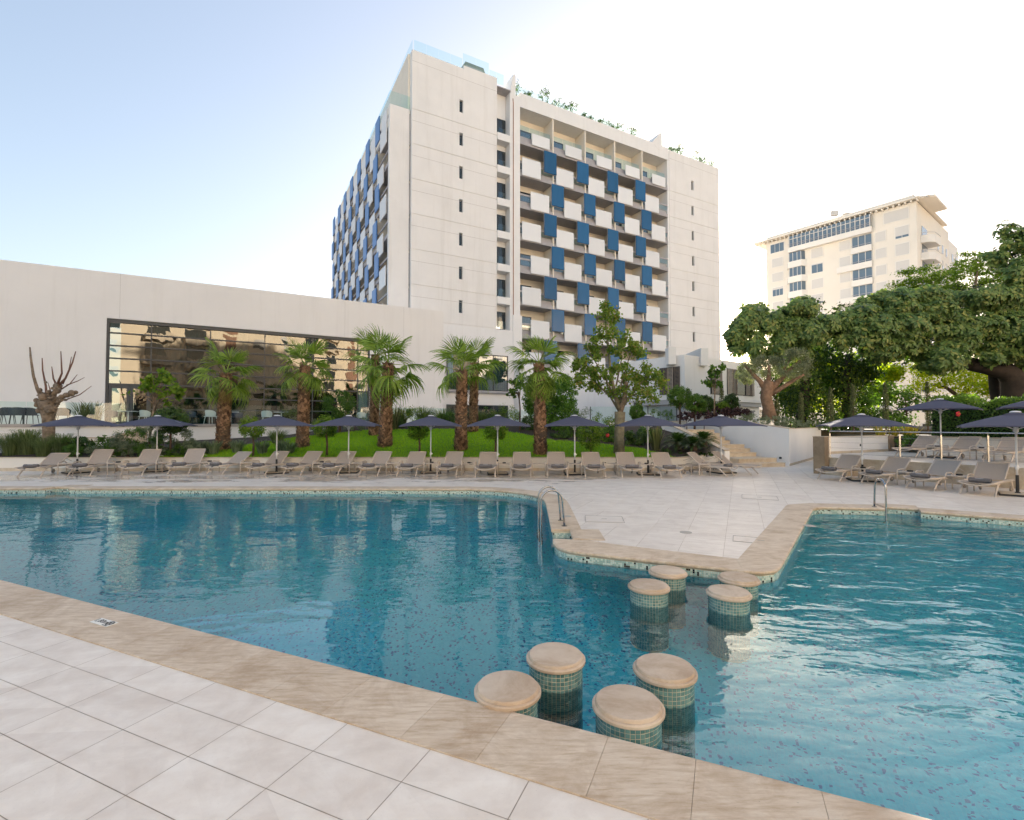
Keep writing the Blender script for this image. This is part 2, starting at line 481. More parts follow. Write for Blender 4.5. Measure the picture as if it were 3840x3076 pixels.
h = mathn(nt, 'ADD', mathn(nt, 'MULTIPLY', n1, live), mathn(nt, 'MULTIPLY', mathn(nt, 'MULTIPLY', n2, live), .20))
bp = N.new('ShaderNodeBump'); bp.inputs['Strength'].default_value = 1.0; bp.inputs['Distance'].default_value = .06
L.new(h, bp.inputs['Height']); L.new(bp.outputs[0], gl.inputs['Normal'])
L.new(gl.outputs[0], N['Material Output'].inputs['Surface'])
water = tag(link('water', flat_mesh('water', WATER_Z, wm_)), kind='structure')

# waterline band of small mosaic tiles: real pieces
MINT = mat('mint_mosaic', (.36, .54, .50), .25, var=.2, nscale=40)
MINT2 = mat('pale_mosaic', (.60, .72, .66), .25, var=.15, nscale=40)
INK = mat('ink_mosaic', (.012, .018, .024), .2)
SANDGROUT = mat('sand_grout', (.62, .54, .40), .85, var=.25, nscale=5)
TS = .027
def band_pieces(run, rows, z_top, out=.004):
    """run: list of (point, unit tangent, outward normal); one flat piece per tile"""
    V, F, MI = [], [], []
    for p, t, n in run:
        for r in range(rows):
            z1 = z_top - r * TS - .0015; z0 = z1 - TS + .003
            a = p - t * (TS / 2 - .0015); b_ = p + t * (TS / 2 - .0015)
            o = len(V); q = n * out; i_ = n * -.001
            V += [(*(a + q), z0), (*(b_ + q), z0), (*(b_ + q), z1), (*(a + q), z1), (*(a + i_), z0), (*(b_ + i_), z0), (*(b_ + i_), z1), (*(a + i_), z1)]
            F += [(o, o + 1, o + 2, o + 3), (o + 4, o + 5, o + 1, o), (o + 3, o + 2, o + 6, o + 7), (o + 4, o, o + 3, o + 7), (o + 1, o + 5, o + 6, o + 2)]
            u = random.random(); MI += [2 if u < .10 else (1 if u < .55 else 0)] * 5
    return V, F, MI
V, F, MI = [], [], []
backing = MB()
for i in range(npool - 2):                                  # not along the camera's own side
    a, b_ = Vector(pool_poly[i]), Vector(pool_poly[(i + 1)])
    if i + 1 > npool - 3: break
    l = (b_ - a).length; t = (b_ - a) / l; n = Vector((t.y, -t.x))
    if l < .02: continue
    if a.x > 13 or b_.x < -16: pass
    k = max(1, round(l / TS)); run = [(a + t * (l * (j + .5) / k), t, n) for j in range(k)]
    v, f, mi = band_pieces(run, 5, -.058)
    o = len(V); V += v; F += [tuple(x + o for x in q) for q in f]; MI += mi
    q = n * .0012
    backing.add([(*(a + q), -.21), (*(b_ + q), -.21), (*(b_ + q), -.036), (*(a + q), -.036)], [(0, 1, 2, 3)])
me = bpy.data.meshes.new('waterline_mosaic'); me.from_pydata(V, [], F)
for m_ in (MINT, MINT2, INK): me.materials.append(m_)
me.polygons.foreach_set('material_index', MI)
tag(link('waterline_mosaic', me, basin), kind='stuff')
backing.build('grout_bed', SANDGROUT, basin)

# ------------------------------------------------------------------ coping stones
coping = bpy.data.objects.new('pool_coping', None); C.objects.link(coping); tag(coping, kind='structure')
def stone(sts):
    """one coping slab: stations of (water side, deck side) points, rounded nose over the water"""
    prof = []
    vs, fs = [], []
    for a, b_ in sts:
        a, b_ = Vector(a), Vector(b_); d = (b_ - a).normalized(); w = (b_ - a).length
        for off, z in ((.03, -.045), (-.012, -.045), (-.026, -.034), (-.031, -.018), (-.026, -.002), (-.012, .006), (.01, .008), (w - .003, .008), (w - .003, -.04)):
            p = a + d * off; vs.append((p.x, p.y, z))
    k = 9
    for i in range(len(sts) - 1):
        for j in range(k):
            j2 = (j + 1) % k
            fs.append((i * k + j, i * k + j2, (i + 1) * k + j2, (i + 1) * k + j))
    fs += [tuple(range(k - 1, -1, -1)), tuple(range((len(sts) - 1) * k, len(sts) * k))]
    return MB().add(vs, fs).build('coping_stone', COPING, coping, smooth=True)
def cut(stations, length, gap=.0022):
    """walk along the stations and cut them into stones of about that length"""
    st = [(Vector(a), Vector(b_)) for a, b_ in stations]
    acc = [0]
    for i in range(len(st) - 1): acc.append(acc[-1] + ((st[i + 1][0] - st[i][0]).length + (st[i + 1][1] - st[i][1]).length) / 2)
    tot = acc[-1]; k = max(1, round(tot / length))
    def at(s):
        s = min(max(s, 0), tot)
        for i in range(len(st) - 1):
            if s <= acc[i + 1] + 1e-9:
                u = (s - acc[i]) / max(acc[i + 1] - acc[i], 1e-9)
                return st[i][0].lerp(st[i + 1][0], u), st[i][1].lerp(st[i + 1][1], u)
        return st[-1]
    cuts = [0] + [tot * (j + random.uniform(-.12, .12)) / k for j in range(1, k)] + [tot]
    for c0, c1 in zip(cuts, cuts[1:]):
        c0 += gap / 2; c1 -= gap / 2
        mids = [x for x in acc if c0 + .01 < x < c1 - .01]
        stone([at(c0)] + [at(x) for x in mids] + [at(c1)])
segs = []; start = 0
for i in sorted(NOTCH):
    cut(FAR[start:i + 1], .62)
    d = Vector(NOTCH[i]); a0, b0 = map(Vector, FAR[i]); a1, b1 = map(Vector, FAR[i + 1])
    e = (a1 - a0).normalized(); dn = d.normalized() if True else d
    cut([(a0 + d - e * .0, b0 + dn * .3), (a1 + d, b1 + dn * .3)], .5)
    start = i + 1
cut(FAR[start:], .62)
near = [((x, near_y(x)), (x - NEAR_N.x * .5, near_y(x) - NEAR_N.y * .5)) for x in (-17.0, 15.0)]
cut(near, .56)

# ------------------------------------------------------------------ paving tiles
deck = bpy.data.objects.new('pool_deck', None); C.objects.link(deck); tag(deck, kind='structure')
def clip_tile(poly, region):
    ins = [inside(p, region) for p in poly]
    mid = inside((sum(p[0] for p in poly) / 4, sum(p[1] for p in poly) / 4), region)
    xs = [p[0] for p in poly]; ys = [p[1] for p in poly]
    near_edge = False
    n = len(region)
    for i in range(n):
        a, b_ = region[i], region[(i + 1) % n]
        if max(a[0], b_[0]) < min(xs) or min(a[0], b_[0]) > max(xs) or max(a[1], b_[1]) < min(ys) or min(a[1], b_[1]) > max(ys): continue
        near_edge = True; break
    if not near_edge: return [poly] if mid else []
    vs = [Vector(p) for p in poly] + [Vector(p) for p in region]
    m = len(poly)
    ed = [(i, (i + 1) % m) for i in range(m)] + [(m + i, m + (i + 1) % n) for i in range(n)]
    ov_, oe_, of_, *_ = delaunay_2d_cdt(vs, ed, [], 1, 1e-6)
    out = []
    for f in of_:
        c = sum((ov_[i] for i in f), Vector((0, 0))) / len(f)
        if inside(c, poly) and inside(c, region): out.append([tuple(ov_[i]) for i in f])
    return out
def tile_field(origin, yaw, region, bounds, step=(.6, .309), gap=.004, only=None):
    u = Vector((math.cos(yaw), math.sin(yaw))); v = Vector((-u.y, u.x)); o = Vector(origin); res = []
    (i0, i1), (j0, j1) = bounds
    for i in range(i0, i1):
        for j in range(j0, j1):
            a = o + u * (i * step[0]) + v * (j * step[1])
            q = [a + u * gap / 2 + v * gap / 2, a + u * (step[0] - gap / 2) + v * gap / 2, a + u * (step[0] - gap / 2) + v * (step[1] - gap / 2), a + u * gap / 2 + v * (step[1] - gap / 2)]
            c = (q[0] + q[2]) / 2
            if only and not only(c): continue
            pieces = clip_tile([tuple(p) for p in q], region)
            if pieces: res.append((c, q, pieces))
    return res
def tile_geo(mb, pieces, z=0.0, quad=None):
    for p in pieces:
        n = len(p)
        if len(pieces) == 1 and n == 4:
            c = sum((Vector(x) for x in p), Vector((0, 0))) / 4
            ins = [Vector(x) + (c - Vector(x)).normalized() * .004 for x in p]
            vs = [(*x, z - .012) for x in p] + [(*x, z - .0015) for x in p] + [(*x, z) for x in ins]
            fs = [(8, 9, 10, 11)] + [(i, (i + 1) % 4, 4 + (i + 1) % 4, 4 + i) for i in range(4)] + [(4 + i, 4 + (i + 1) % 4, 8 + (i + 1) % 4, 8 + i) for i in range(4)]
            mb.add(vs, fs)
        else:
            mb.add([(*x, z) for x in p], [tuple(range(n))])
near_region = [(-16, near_y(-16) - .545), (12, near_y(12) - .545), (12, -6), (-16, -6)]
far_outer = [b_ for a, b_ in FAR]
for i in sorted(NOTCH, reverse=True):
    d = Vector(NOTCH[i]).normalized() * .3
    far_outer[i + 1:i + 1] = [tuple(Vector(FAR[i][1]) + d), tuple(Vector(FAR[i + 1][1]) + d)]
far_region = far_outer + [(24, 3), (24, 14), (18, 26.5), (10.2, 25.5), (8.6, 19.2), (-21, 19.2), (-21, 14.5)]
def in_view(c, m=.08): return c.y > .8 and abs(c.x / c.y) < 1.0475 + m
tn = tile_field((-3.875, 3.997), -.4077, near_region, ((-25, 25), (-25, 20)), only=lambda c: in_view(c, .35) and c.y > 1.0)
tf = tile_field((6.0, 12.0), math.radians(-25.03), far_region, ((-60, 30), (-60, 60)), only=lambda c: c.y < 27 and in_view(c))
rank = sorted([(c.x ** 2 + c.y ** 2, 0, k) for k, (c, q, p) in enumerate(tn)] + [(c.x ** 2 + c.y ** 2, 1, k) for k, (c, q, p) in enumerate(tf)])
rest = MB(); rest_n = MB()
for n_, (dd, w, k) in enumerate(rank):
    c, q, pieces = (tn, tf)[w][k]
    if n_ < 300:
        mb = MB(); tile_geo(mb, pieces); mb.build('paving_tile', (TILE_NEAR, TILE_FAR)[w], deck)
    else:
        tile_geo((rest_n, rest)[w], pieces)
tag(rest.build('paving_tiles_far', TILE_FAR, deck), kind='stuff')
if rest_n.v: tag(rest_n.build('paving_tiles_side', TILE_NEAR, deck), kind='stuff')

# deck odds and ends: lids, drain covers
lid_m = mat('lid_frame', (.30, .26, .22), .5)
def floor_lid(cx, cy, w, h, yaw, label):
    t = thing('deck_lid', label, 'floor lid', (cx, cy, .0025), yaw, 'lids set into the deck')
    fr = MB()
    for a in (-1, 1):
        fr.box(-w / 2, w / 2, a * h / 2 - .004, a * h / 2 + .004, 0, .004); fr.box(a * w / 2 - .004, a * w / 2 + .004, -h / 2, h / 2, .0003, .0038)
    fr.build('frame', lid_m, t)
    MB().box(-w / 2 + .02, w / 2 - .02, -h / 2 + .02, h / 2 - .02, 0, .004).build('plate', TILE_FAR, t)
    MB().box(-.05, .05, -.012, .012, .004, .007).build('grip', lid_m, t)
floor_lid(1.78, 9.5, .72, .62, R(-8), 'square lid in the deck beside the left pool ladder')
floor_lid(3.92, 7.75, .8, .42, R(-25), 'long lid in the deck beside the right-hand coping arm')
floor_lid(6.2, 12.3, .8, .7, R(-25), 'deck lid behind the rounded coping corner of the right basin')
drain_m = mat('drain_plastic', (.42, .38, .33), .6)
for x, y, lab in ((5.35, 8.85, 'round drain cover set into the right-hand coping arm'), (2.95, 8.35, 'small round cover in the tiles of the pool peninsula'), (1.08, 9.75, 'round skimmer cover on the coping behind the left ladder')):
    z0 = .0085 if lab.find('coping') >= 0 else .0015
    o = MB().lathe([(.10, z0), (.10, z0 + .004), (.085, z0 + .005), (.08, z0 + .0035), (.02, z0 + .0035), (.015, z0 + .006)], 20, (x, y)).build('drain_cover', drain_m)
    tag(o, lab, 'drain cover', 'round covers around the pool')

# depth marker on the near coping
mk = thing('depth_marker', 'white depth plaque reading 1,80m with a crossed circle on the coping', 'depth sign', (-3.77, 4.57, .0085), -.42)
MB().box(-.135, .135, -.05, .05, 0, .003).build('plaque', mat('plaque_white', (.78, .76, .70), .4), mk)
ink = mat('plaque_ink', (.02, .02, .02), .5)
def text_mesh(body, size, depth=.001):
    cu = bpy.data.curves.new('lettering', 'FONT'); cu.body = body; cu.size = size; cu.extrude = depth; cu.align_x = 'CENTER'; cu.align_y = 'CENTER'
    o = bpy.data.objects.new('lettering', cu); C.objects.link(o)
    dg = bpy.context.evaluated_depsgraph_get(); me_ = bpy.data.meshes.new_from_object(o.evaluated_get(dg))
    bpy.data.objects.remove(o); return me_
tm = text_mesh('1,80m', .075); tm.materials.append(ink); link('lettering', tm, mk, (-.045, .005, .0035))
sg = MB()
ring = [(.088 + .034 * math.cos(a * math.pi / 12), .006 + .034 * math.sin(a * math.pi / 12), .0045) for a in range(25)]
sg.tube(ring, .0035, 5); sg.bar((.064, -.018, .0045), (.112, .03, .0045), .006, .004); sg.bar((.064, .03, .0048), (.112, -.018, .0048), .006, .004)
sg.build('no_diving_symbol', ink, mk)
tm = text_mesh('NO DIVING', .014); tm.materials.append(ink); link('lettering', tm, mk, (.085, -.04, .0035))
# ================================================================== low walls, terraces, stairs
def run_wall(mb, path, thick, z0, z1s, side=1):
    """upright wall along a path (front face on the path), thickness to the left of the walking direction * side"""
    n = len(path); P = [Vector(p) for p in path]
    offs = []
    for i in range(n):
        d0 = (P[i] - P[i - 1]).normalized() if i else (P[1] - P[0]).normalized()
        d1 = (P[i + 1] - P[i]).normalized() if i < n - 1 else d0
        n0 = Vector((-d0.y, d0.x)); n1 = Vector((-d1.y, d1.x)); b_ = (n0 + n1).normalized()
        offs.append(P[i] + b_ * (thick * side / max(.3, b_.dot(n0))))
    for i in range(n - 1):
        q = [P[i], P[i + 1], offs[i + 1], offs[i]]
        zz = [z1s[i], z1s[i + 1], z1s[i + 1], z1s[i]]
        mb.prism([tuple(p) for p in q] if side > 0 else [tuple(p) for p in q], z0, zz if side > 0 else zz)
    return offs
def quad_wall(mb, a, b_, thick, z0a, z0b, z1a, z1b):
    a, b_ = Vector(a), Vector(b_); d = (b_ - a).normalized(); n = Vector((-d.y, d.x)) * thick
    vs = [(*a, z0a), (*b_, z0b), (*(b_ + n), z0b), (*(a + n), z0a), (*a, z1a), (*b_, z1b), (*(b_ + n), z1b), (*(a + n), z1a)]
    mb.add(vs, [(3, 2, 1, 0), (4, 5, 6, 7), (0, 1, 5, 4), (1, 2, 6, 5), (2, 3, 7, 6), (3, 0, 4, 7)])

# garden retaining wall behind the row of loungers
GW = [(-21.0, 19.2), (6.6, 19.2), (9.3, 21.9)]
gw = thing('garden_wall', 'long low cream wall with a stone plinth behind the row of loungers', 'garden wall', (0, 0, 0))
for (a, b_), nm in ((((-21.0, 19.2), (6.6, 19.2)), 0), (((6.6, 19.2), (9.3, 21.9)), 1)):
    mb = MB(); quad_wall(mb, a, b_, .22, 0, 0, .50, .50); mb.build('wall', CREAM, gw)
    L_ = math.dist(a, b_); k = max(1, round(L_ / .6)); d = (Vector(b_) - Vector(a)) / L_; nn = Vector((-d.y, d.x))
    for i in range(k):
        p = Vector(a) + d * (L_ * i / k + .002); q = Vector(a) + d * (L_ * (i + 1) / k - .002)
        mb = MB(); quad_wall(mb, p - nn * .018, q - nn * .018, .016, .001, .001, .115, .115); mb.build('plinth_tile', STONE, gw)
    k = max(1, round(L_ / 1.2))
    for i in range(k):
        p = Vector(a) + d * (L_ * i / k + .003); q = Vector(a) + d * (L_ * (i + 1) / k - .003)
        mb = MB(); quad_wall(mb, p - nn * .025, q - nn * .025, .27, .502, .502, .528, .528); mb.build('cap_stone', STONE, gw)
for x in (-1.62, 3.62):
    mb = MB().box(x - .055, x + .055, 19.17, 19.205, .25, .34); mb.build('wall_light', DARK, gw)

# stairs to the upper garden
SD = Vector((-.30, .954)); SW = Vector((.954, .30)); S0 = Vector((9.85, 20.55))
st = thing('garden_stairs', 'flight of beige marble steps beside the white planter wall', 'stairs', (0, 0, 0))
TT = [0, .45, 1.6, 1.97, 2.33, 3.27, 3.63, 4.0, 4.38]
for k, t in enumerate(TT):
    t1 = TT[k + 1] if k + 1 < len(TT) else t + 1.8
    a = S0 + SD * t; b_ = a + SW * 2.05; c = S0 + SD * (t1 + .03) + SW * 2.05; d = S0 + SD * (t1 + .03)
    z0, z1 = .172 * k, .172 * (k + 1)
    mb = MB().prism([tuple(a + SD * .012), tuple(b_ + SD * .012), tuple(c), tuple(d)], max(0, z0 - .1) + .001, z1 - .03)
    s_ = mb.build('step', STONE, st)
    mb = MB().prism([tuple(a - SD * .02), tuple(b_ - SD * .02), tuple(c - SD * .001), tuple(d - SD * .001)], z1 - .0295, z1); mb.build('tread', STONE, s_)
# sloping side wall left of the stairs
sl = thing('stair_side_wall', 'sloping white side wall with stone cap left of the garden stairs', 'side wall', (0, 0, 0))
a = S0 + SD * .95 - SW * .3; b_ = S0 + SD * 5.6 - SW * .3
mb = MB(); quad_wall(mb, a + SW * .26, b_ + SW * .26, .26, 0, 0, .66, 1.98); mb.build('wall', WHITE, sl)
mb = MB(); quad_wall(mb, a + SW * .29 - SD * .03, b_ + SW * .29, .32, .662, 1.982, .70, 2.02); mb.build('cap_stone', STONE, sl)

# white planter wall right of the stairs, with its corner
WC = Vector((12.14, 21.44))
pw = thing('planter_wall', 'tall white planter wall with a corner beside the garden stairs', 'planter wall', (0, 0, 0))
e1 = WC + SD * 7.5; e2 = Vector((17.4, 27.55))
mb = MB(); mb.prism([tuple(WC), tuple(WC + SD * .32 + SW * .25), tuple(e1 + SW * .25), tuple(e1)], 0, [1.62, 1.66, 2.5, 2.5]); mb.build('wall', WHITE, pw)
d2 = (e2 - WC).normalized(); n2_ = Vector((-d2.y, d2.x))
mb = MB(); mb.prism([tuple(WC + d2 * .002), tuple(e2), tuple(e2 + n2_ * .25), tuple(WC + d2 * .1 + SD * .3)], 0, 1.619); mb.build('wall', WHITE, pw)
mb = MB(); quad_wall(mb, WC - SW * .02, e1 - SW * .02, -.30, 1.624, 2.504, 1.65, 2.53); mb.build('cap_stone', STONE, pw)
mb = MB(); mb.prism([tuple(WC - n2_ * .02 + d2 * .0), tuple(e2 - n2_ * .02), tuple(e2 + n2_ * .28), tuple(WC + d2 * .1 + SD * .33)], 1.6215, 1.6475); mb.build('cap_stone', STONE, pw)
mb = MB(); quad_wall(mb, WC - (e2 - WC).normalized().orthogonal() * -.0, e2, -.018, .001, .001, .10, .10); mb.build('plinth', STONE, pw)
p = WC + SD * .0 + Vector((-.3, .0))
mb = MB(); pl = WC + SD * .35; mb.box(-.06, .06, -.012, .012, -.045, .045)
o = mb.build('wall_light', DARK, pw); o.location = (11.93, 21.44 + .34, .33); o.rotation_euler = (0, 0, math.atan2(SD.y, SD.x))

# white wall that closes the head of the stairs
hw = thing('garden_back_wall', 'plain white wall closing the upper landing behind the stairs', 'garden wall', (0, 0, 0))
mb = MB(); quad_wall(mb, (5.4, 27.4), (10.6, 28.3), .25, 0, 0, 1.98, 1.98); mb.build('wall', WHITE, hw)
mb = MB(); quad_wall(mb, (5.38, 27.36), (10.62, 28.26), .33, 1.982, 1.982, 2.01, 2.01); mb.build('cap_stone', STONE, hw)

# ------------------------------------------------------------------ raised sun deck on the right
RD = [(11.72, 18.15), (14.30, 13.95), (18.2, 7.6), (27, 9.5), (25, 18), (20.5, 24.5), (17.3, 22.45), (13.0, 20.25)]
rd = bpy.data.objects.new('raised_deck', None); C.objects.link(rd); tag(rd, kind='structure')
MB().prism(RD, 0.0, .585).build('deck_body', GROUT, rd)
mb = MB()
for c, q, pieces in tile_field((12, 15), math.radians(-25.03) , RD, ((-30, 40), (-40, 50)), only=lambda c: in_view(c)): tile_geo(mb, pieces, .60)
tag(mb.build('paving_tiles', TILE_FAR, rd), kind='stuff')
for p, q in ((RD[0], RD[1]), (RD[1], RD[2])):
    p, q = Vector(p), Vector(q); l = (q - p).length; k = round(l / .82)
    for i in range(k):
        a = p.lerp(q, i / k) + (q - p) / l * .003; b_ = p.lerp(q, (i + 1) / k) - (q - p) / l * .003
        mb = MB(); quad_wall(mb, a, b_, -.02, .002, .002, .56, .56); mb.build('facing_slab', STONE, rd)
        mb = MB(); quad_wall(mb, a + (q - p).orthogonal().normalized() * .0, b_, -.035, .563, .563, .606, .606); mb.build('edge_stone', STONE, rd)
pl = thing('stone_pillar', 'square brown limestone pillar at the corner of the raised sun deck', 'pillar', (11.45, 18.15, 0), R(-58))
MB().rbox(-.20, .20, -.16, .16, 0, 1.36, .008).build('shaft', BROWNSTONE, pl)
MB().rbox(-.215, .215, -.175, .175, 1.361, 1.385, .006).build('cap', STONE, pl)
for k, (x, y, h) in enumerate(((11.72, 17.62, .17), (11.95, 17.75, .36))):
    o = thing('corner_step', ('low marble step block at the foot of the brown pillar', 'upper marble step block beside the brown pillar')[k], 'step', (x, y, 0), R(-58))
    MB().box(-.35, .35, -.16, .16, 0, h - .03).build('riser', STONE, o); MB().rbox(-.36, .36, -.175, .175, h - .029, h, .006).build('tread', STONE, o)
# low wall at the back of the deck
lw = thing('low_white_wall', 'low white wall with a brown end pier behind the raised deck corner', 'low wall', (0, 0, 0))
mb = MB(); quad_wall(mb, (12.95, 20.12), (17.1, 22.25), .2, .5, .5, 1.30, 1.30); mb.build('wall', WHITE, lw)
mb = MB(); quad_wall(mb, (12.93, 20.08), (17.1, 22.21), .26, 1.302, 1.302, 1.325, 1.325); mb.build('cap_stone', STONE, lw)
mb = MB(); quad_wall(mb, (12.95, 20.105), (17.1, 22.235), .013, .601, .601, .70, .70); mb.build('plinth', STONE, lw)
mb = MB(); quad_wall(mb, (17.11, 22.2), (17.5, 22.4), .3, .5, .5, 1.33, 1.33); mb.build('end_pier', BROWNSTONE, lw)
MB().box(-.05, .05, -.03, .0, -.05, .05).build('wall_light', DARK, lw).location = (15.1, 21.23, .92)
bw = thing('planter_curb', 'low white planter wall under the tall hedge behind the upper loungers', 'low wall', (0, 0, 0))
mb = MB(); quad_wall(mb, (17.0, 20.3), (21.2, 12.4), -.2, .5, .5, 1.30, 1.30); mb.build('wall', CREAM, bw)
mb = MB(); quad_wall(mb, (16.97, 20.3), (21.17, 12.4), -.26, 1.302, 1.302, 1.33, 1.33); mb.build('cap_stone', STONE, bw)
# cable railing
rl = thing('cable_railing', 'steel cable railing along the edge of the raised sun deck', 'railing', (0, 0, 0))
pd = (Vector(RD[1]) - Vector(RD[0])).normalized(); pn = Vector((-pd.y, pd.x))
posts = []
for px in (3112.5, 3375, 3530, 3706):
    # where the line of sight in plan meets the deck edge
    x, y, u = ray(px, 1700); p0 = Vector(RD[0]) + pn * .1
    # solve p0 + s*pd = t*(x,y)
    det = pd.x * -y + x * pd.y
    s_ = (-p0.x * -y + -x * p0.y * 1.0) / det if abs(det) > 1e-9 else 0
    s_ = ((-p0.x) * (-y) - (-x) * (-p0.y)) / (pd.x * (-y) - (-x) * pd.y)
    posts.append(p0 + pd * s_)
posts.append(posts[-1] + pd * 2.1); posts.append(posts[-1] + pd * 2.1)
for p in posts:
    po = MB().box(p.x - .025, p.x + .025, p.y - .012, p.y + .012, .602, 1.49).build('post', METAL, rl)
    MB().tube([(p.x, p.y, 1.49), (p.x, p.y, 1.56)], .009, 8).build('spigot', METAL, po)
    MB().box(p.x - .045, p.x + .045, p.y - .045, p.y + .045, .6015, .609).build('foot_plate', METAL, po)
MB().tube([(*posts[0], 1.57)] + [(*p, 1.57) for p in posts[1:]], .016, 8).build('handrail', METAL, rl)
for z in (.76, .96, 1.16, 1.36):
    MB().tube([(*(p + pn * .0), z) for p in posts], .0045, 6).build('cable', METAL, rl)

# ------------------------------------------------------------------ terrace in front of the glass pavilion
YAW = .503
PAV = Vector((-22.782, 29.0)); PE = Vector((math.cos(YAW), math.sin(YAW))); PN = Vector((-PE.y, PE.x))
def pav(x, y): return PAV + PE * x + PN * y
ter = bpy.data.objects.new('terrace', None); C.objects.link(ter); tag(ter, kind='structure')
TERR = mat('terrace_paving', (.40, .36, .33), .7, var=.2, nscale=3)
MB().prism([tuple(pav(-12, -6.8)), tuple(pav(30, -6.8)), tuple(pav(42, -4)), tuple(pav(42, 14)), tuple(pav(-12, 14))], -.5, 1.80).build('terrace_slab', TERR, ter)
tw = thing('terrace_wall', 'white terrace wall with grey stone coping above the planted bed', 'retaining wall', (0, 0, 0))
mb = MB(); quad_wall(mb, pav(-12, -6.83), pav(28, -6.83), .03, .2, .2, 1.70, 1.70); mb.build('wall', WHITE, tw)
for i in range(16):
    mb = MB(); quad_wall(mb, pav(-12 + i * 2.5 + .004, -6.9), pav(-9.5 + i * 2.5 - .004, -6.9), .5, 1.705, 1.705, 1.835, 1.835); mb.build('coping_stone', mat('grey_coping', (.44, .40, .37), .7, var=.15), tw)
lg = thing('bed_wall', 'lower white bed wall with thin stone cap and sloping end', 'retaining wall', (0, 0, 0))
mb = MB(); quad_wall(mb, pav(-12, -7.7), pav(.6, -7.7), .2, .2, .2, 1.19, 1.19); mb.build('wall', WHITE, lg)
mb = MB(); quad_wall(mb, pav(-12, -7.74), pav(.6, -7.74), .28, 1.192, 1.192, 1.225, 1.225); mb.build('cap_stone', STONE, lg)
q0, q1 = pav(.62, -7.74), pav(1.9, -6.95)
mb = MB(); quad_wall(mb, q0, q1, .3, .3, .3, 1.22, 1.69); mb.build('sloping_end', STONE, lg)
# glass balustrade
gb = thing('glass_balustrade', 'frameless glass balustrade along the edge of the pavilion terrace', 'balustrade', (0, 0, 0))
def glass_run(parent, a, b_, z0, z1, w, clamp=True, th=.014):
    a, b_ = Vector(a), Vector(b_); l = (b_ - a).length; k = max(1, round(l / w)); d = (b_ - a) / l
    for i in range(k):
        p = a + d * (l * i / k + .012); q = a + d * (l * (i + 1) / k - .012)
        mb = MB(); quad_wall(mb, p, q, th, z0, z0, z1, z1); mb.build('glass_pane', GLASS, parent)
glass_run(gb, pav(-12, -6.62), pav(27.6, -6.62), 1.836, 2.84, 1.9)
gr = thing('landing_balustrade', 'glass balustrade with dark posts in front of the dark podium windows', 'balustrade', (0, 0, 0))
A_, B_ = Vector((4.9, 30.6)), Vector((10.3, 30.6))
glass_run(gr, A_, B_, 1.84, 2.92, 1.9)
for i in range(4):
    p = A_.lerp(B_, i / 3); MB().box(p.x - .025, p.x + .025, p.y - .06, p.y - .015, 1.60, 2.92).build('post', DARK, gr)

# ------------------------------------------------------------------ garden ground: bed, mound, upper garden
def mound(x, y):
    z = .46 + .19 * (y - 19.3)
    z += .12 * math.sin((x + 5) * .32) * max(0, min(1, (y - 19.6) / 2))
    left = max(0, min(1, (-7.5 - x) / 5)); z = z * (1 - left) + (.46 + .10 * (y - 19.3)) * left
    right = max(0, min(1, (x - 2.6) / 4)); z = z * (1 - right) + (.46 + .17 * (y - 19.3)) * right
    return max(.40, min(z, 1.72))
def terrain(name, m, pts_fn, nx, ny, dz=0.0):
    V = []; 
    for j in range(ny + 1):
        for i in range(nx + 1):
            x, y = pts_fn(i / nx, j / ny); V.append((x, y, mound(x, y) + dz))
    F = [(j * (nx + 1) + i, j * (nx + 1) + i + 1, (j + 1) * (nx + 1) + i + 1, (j + 1) * (nx + 1) + i) for j in range(ny) for i in range(nx)]
    return link(name, np_mesh(name, V, F, m, True))
def bed_pts(u, v):
    x = -24 + u * 33.0
    back = PAV.y - 6.9 / math.cos(YAW) + (x - PAV.x) * math.tan(YAW)          # terrace edge
    back = min(back, 30.6)
    front = 19.40 if x < 6.5 else 19.40 + (x - 6.5)
    return x, front + v * (max(back, front + .3) - front)
tag(terrain('planting_bed', SOIL, bed_pts, 70, 24), kind='structure')
LAWN_BACK = [(608, 1712), (810, 1703), (900, 1671), (1109, 1641), (1317, 1620), (1549, 1611), (1828, 1611), (1939, 1625), (2078, 1652), (2264, 1667), (2403, 1682), (2533, 1716)]
lb = []
for px, py in LAWN_BACK:                                    # follow the line of sight to the sloping ground
    x, y, u = ray(px, py); best = None
    for k in range(900):
        t = 19.4 + k * .015; X = x / y * t; Z = CAM_H + u / y * t
        if Z <= mound(X, t) + .012: best = (X, t); break
    lb.append(best or (x / y * 26, 26.0))
lbx = [p[0] for p in lb]; lby = [p[1] for p in lb]
def lawn_back(x): return float(np.interp(x, lbx, lby))
GRASSBASE = mat('lawn_turf', (.13, .29, .012), .9, var=.35, nscale=2.5, bumps=.8, bscale=90)
def lawn_pts(u, v):
    x = lbx[0] + u * (lbx[-1] - lbx[0]); return x, 19.43 + v * max(.04, lawn_back(x) - 19.43)
lawn = tag(terrain('lawn', GRASSBASE, lawn_pts, 90, 24, .015), kind='structure')
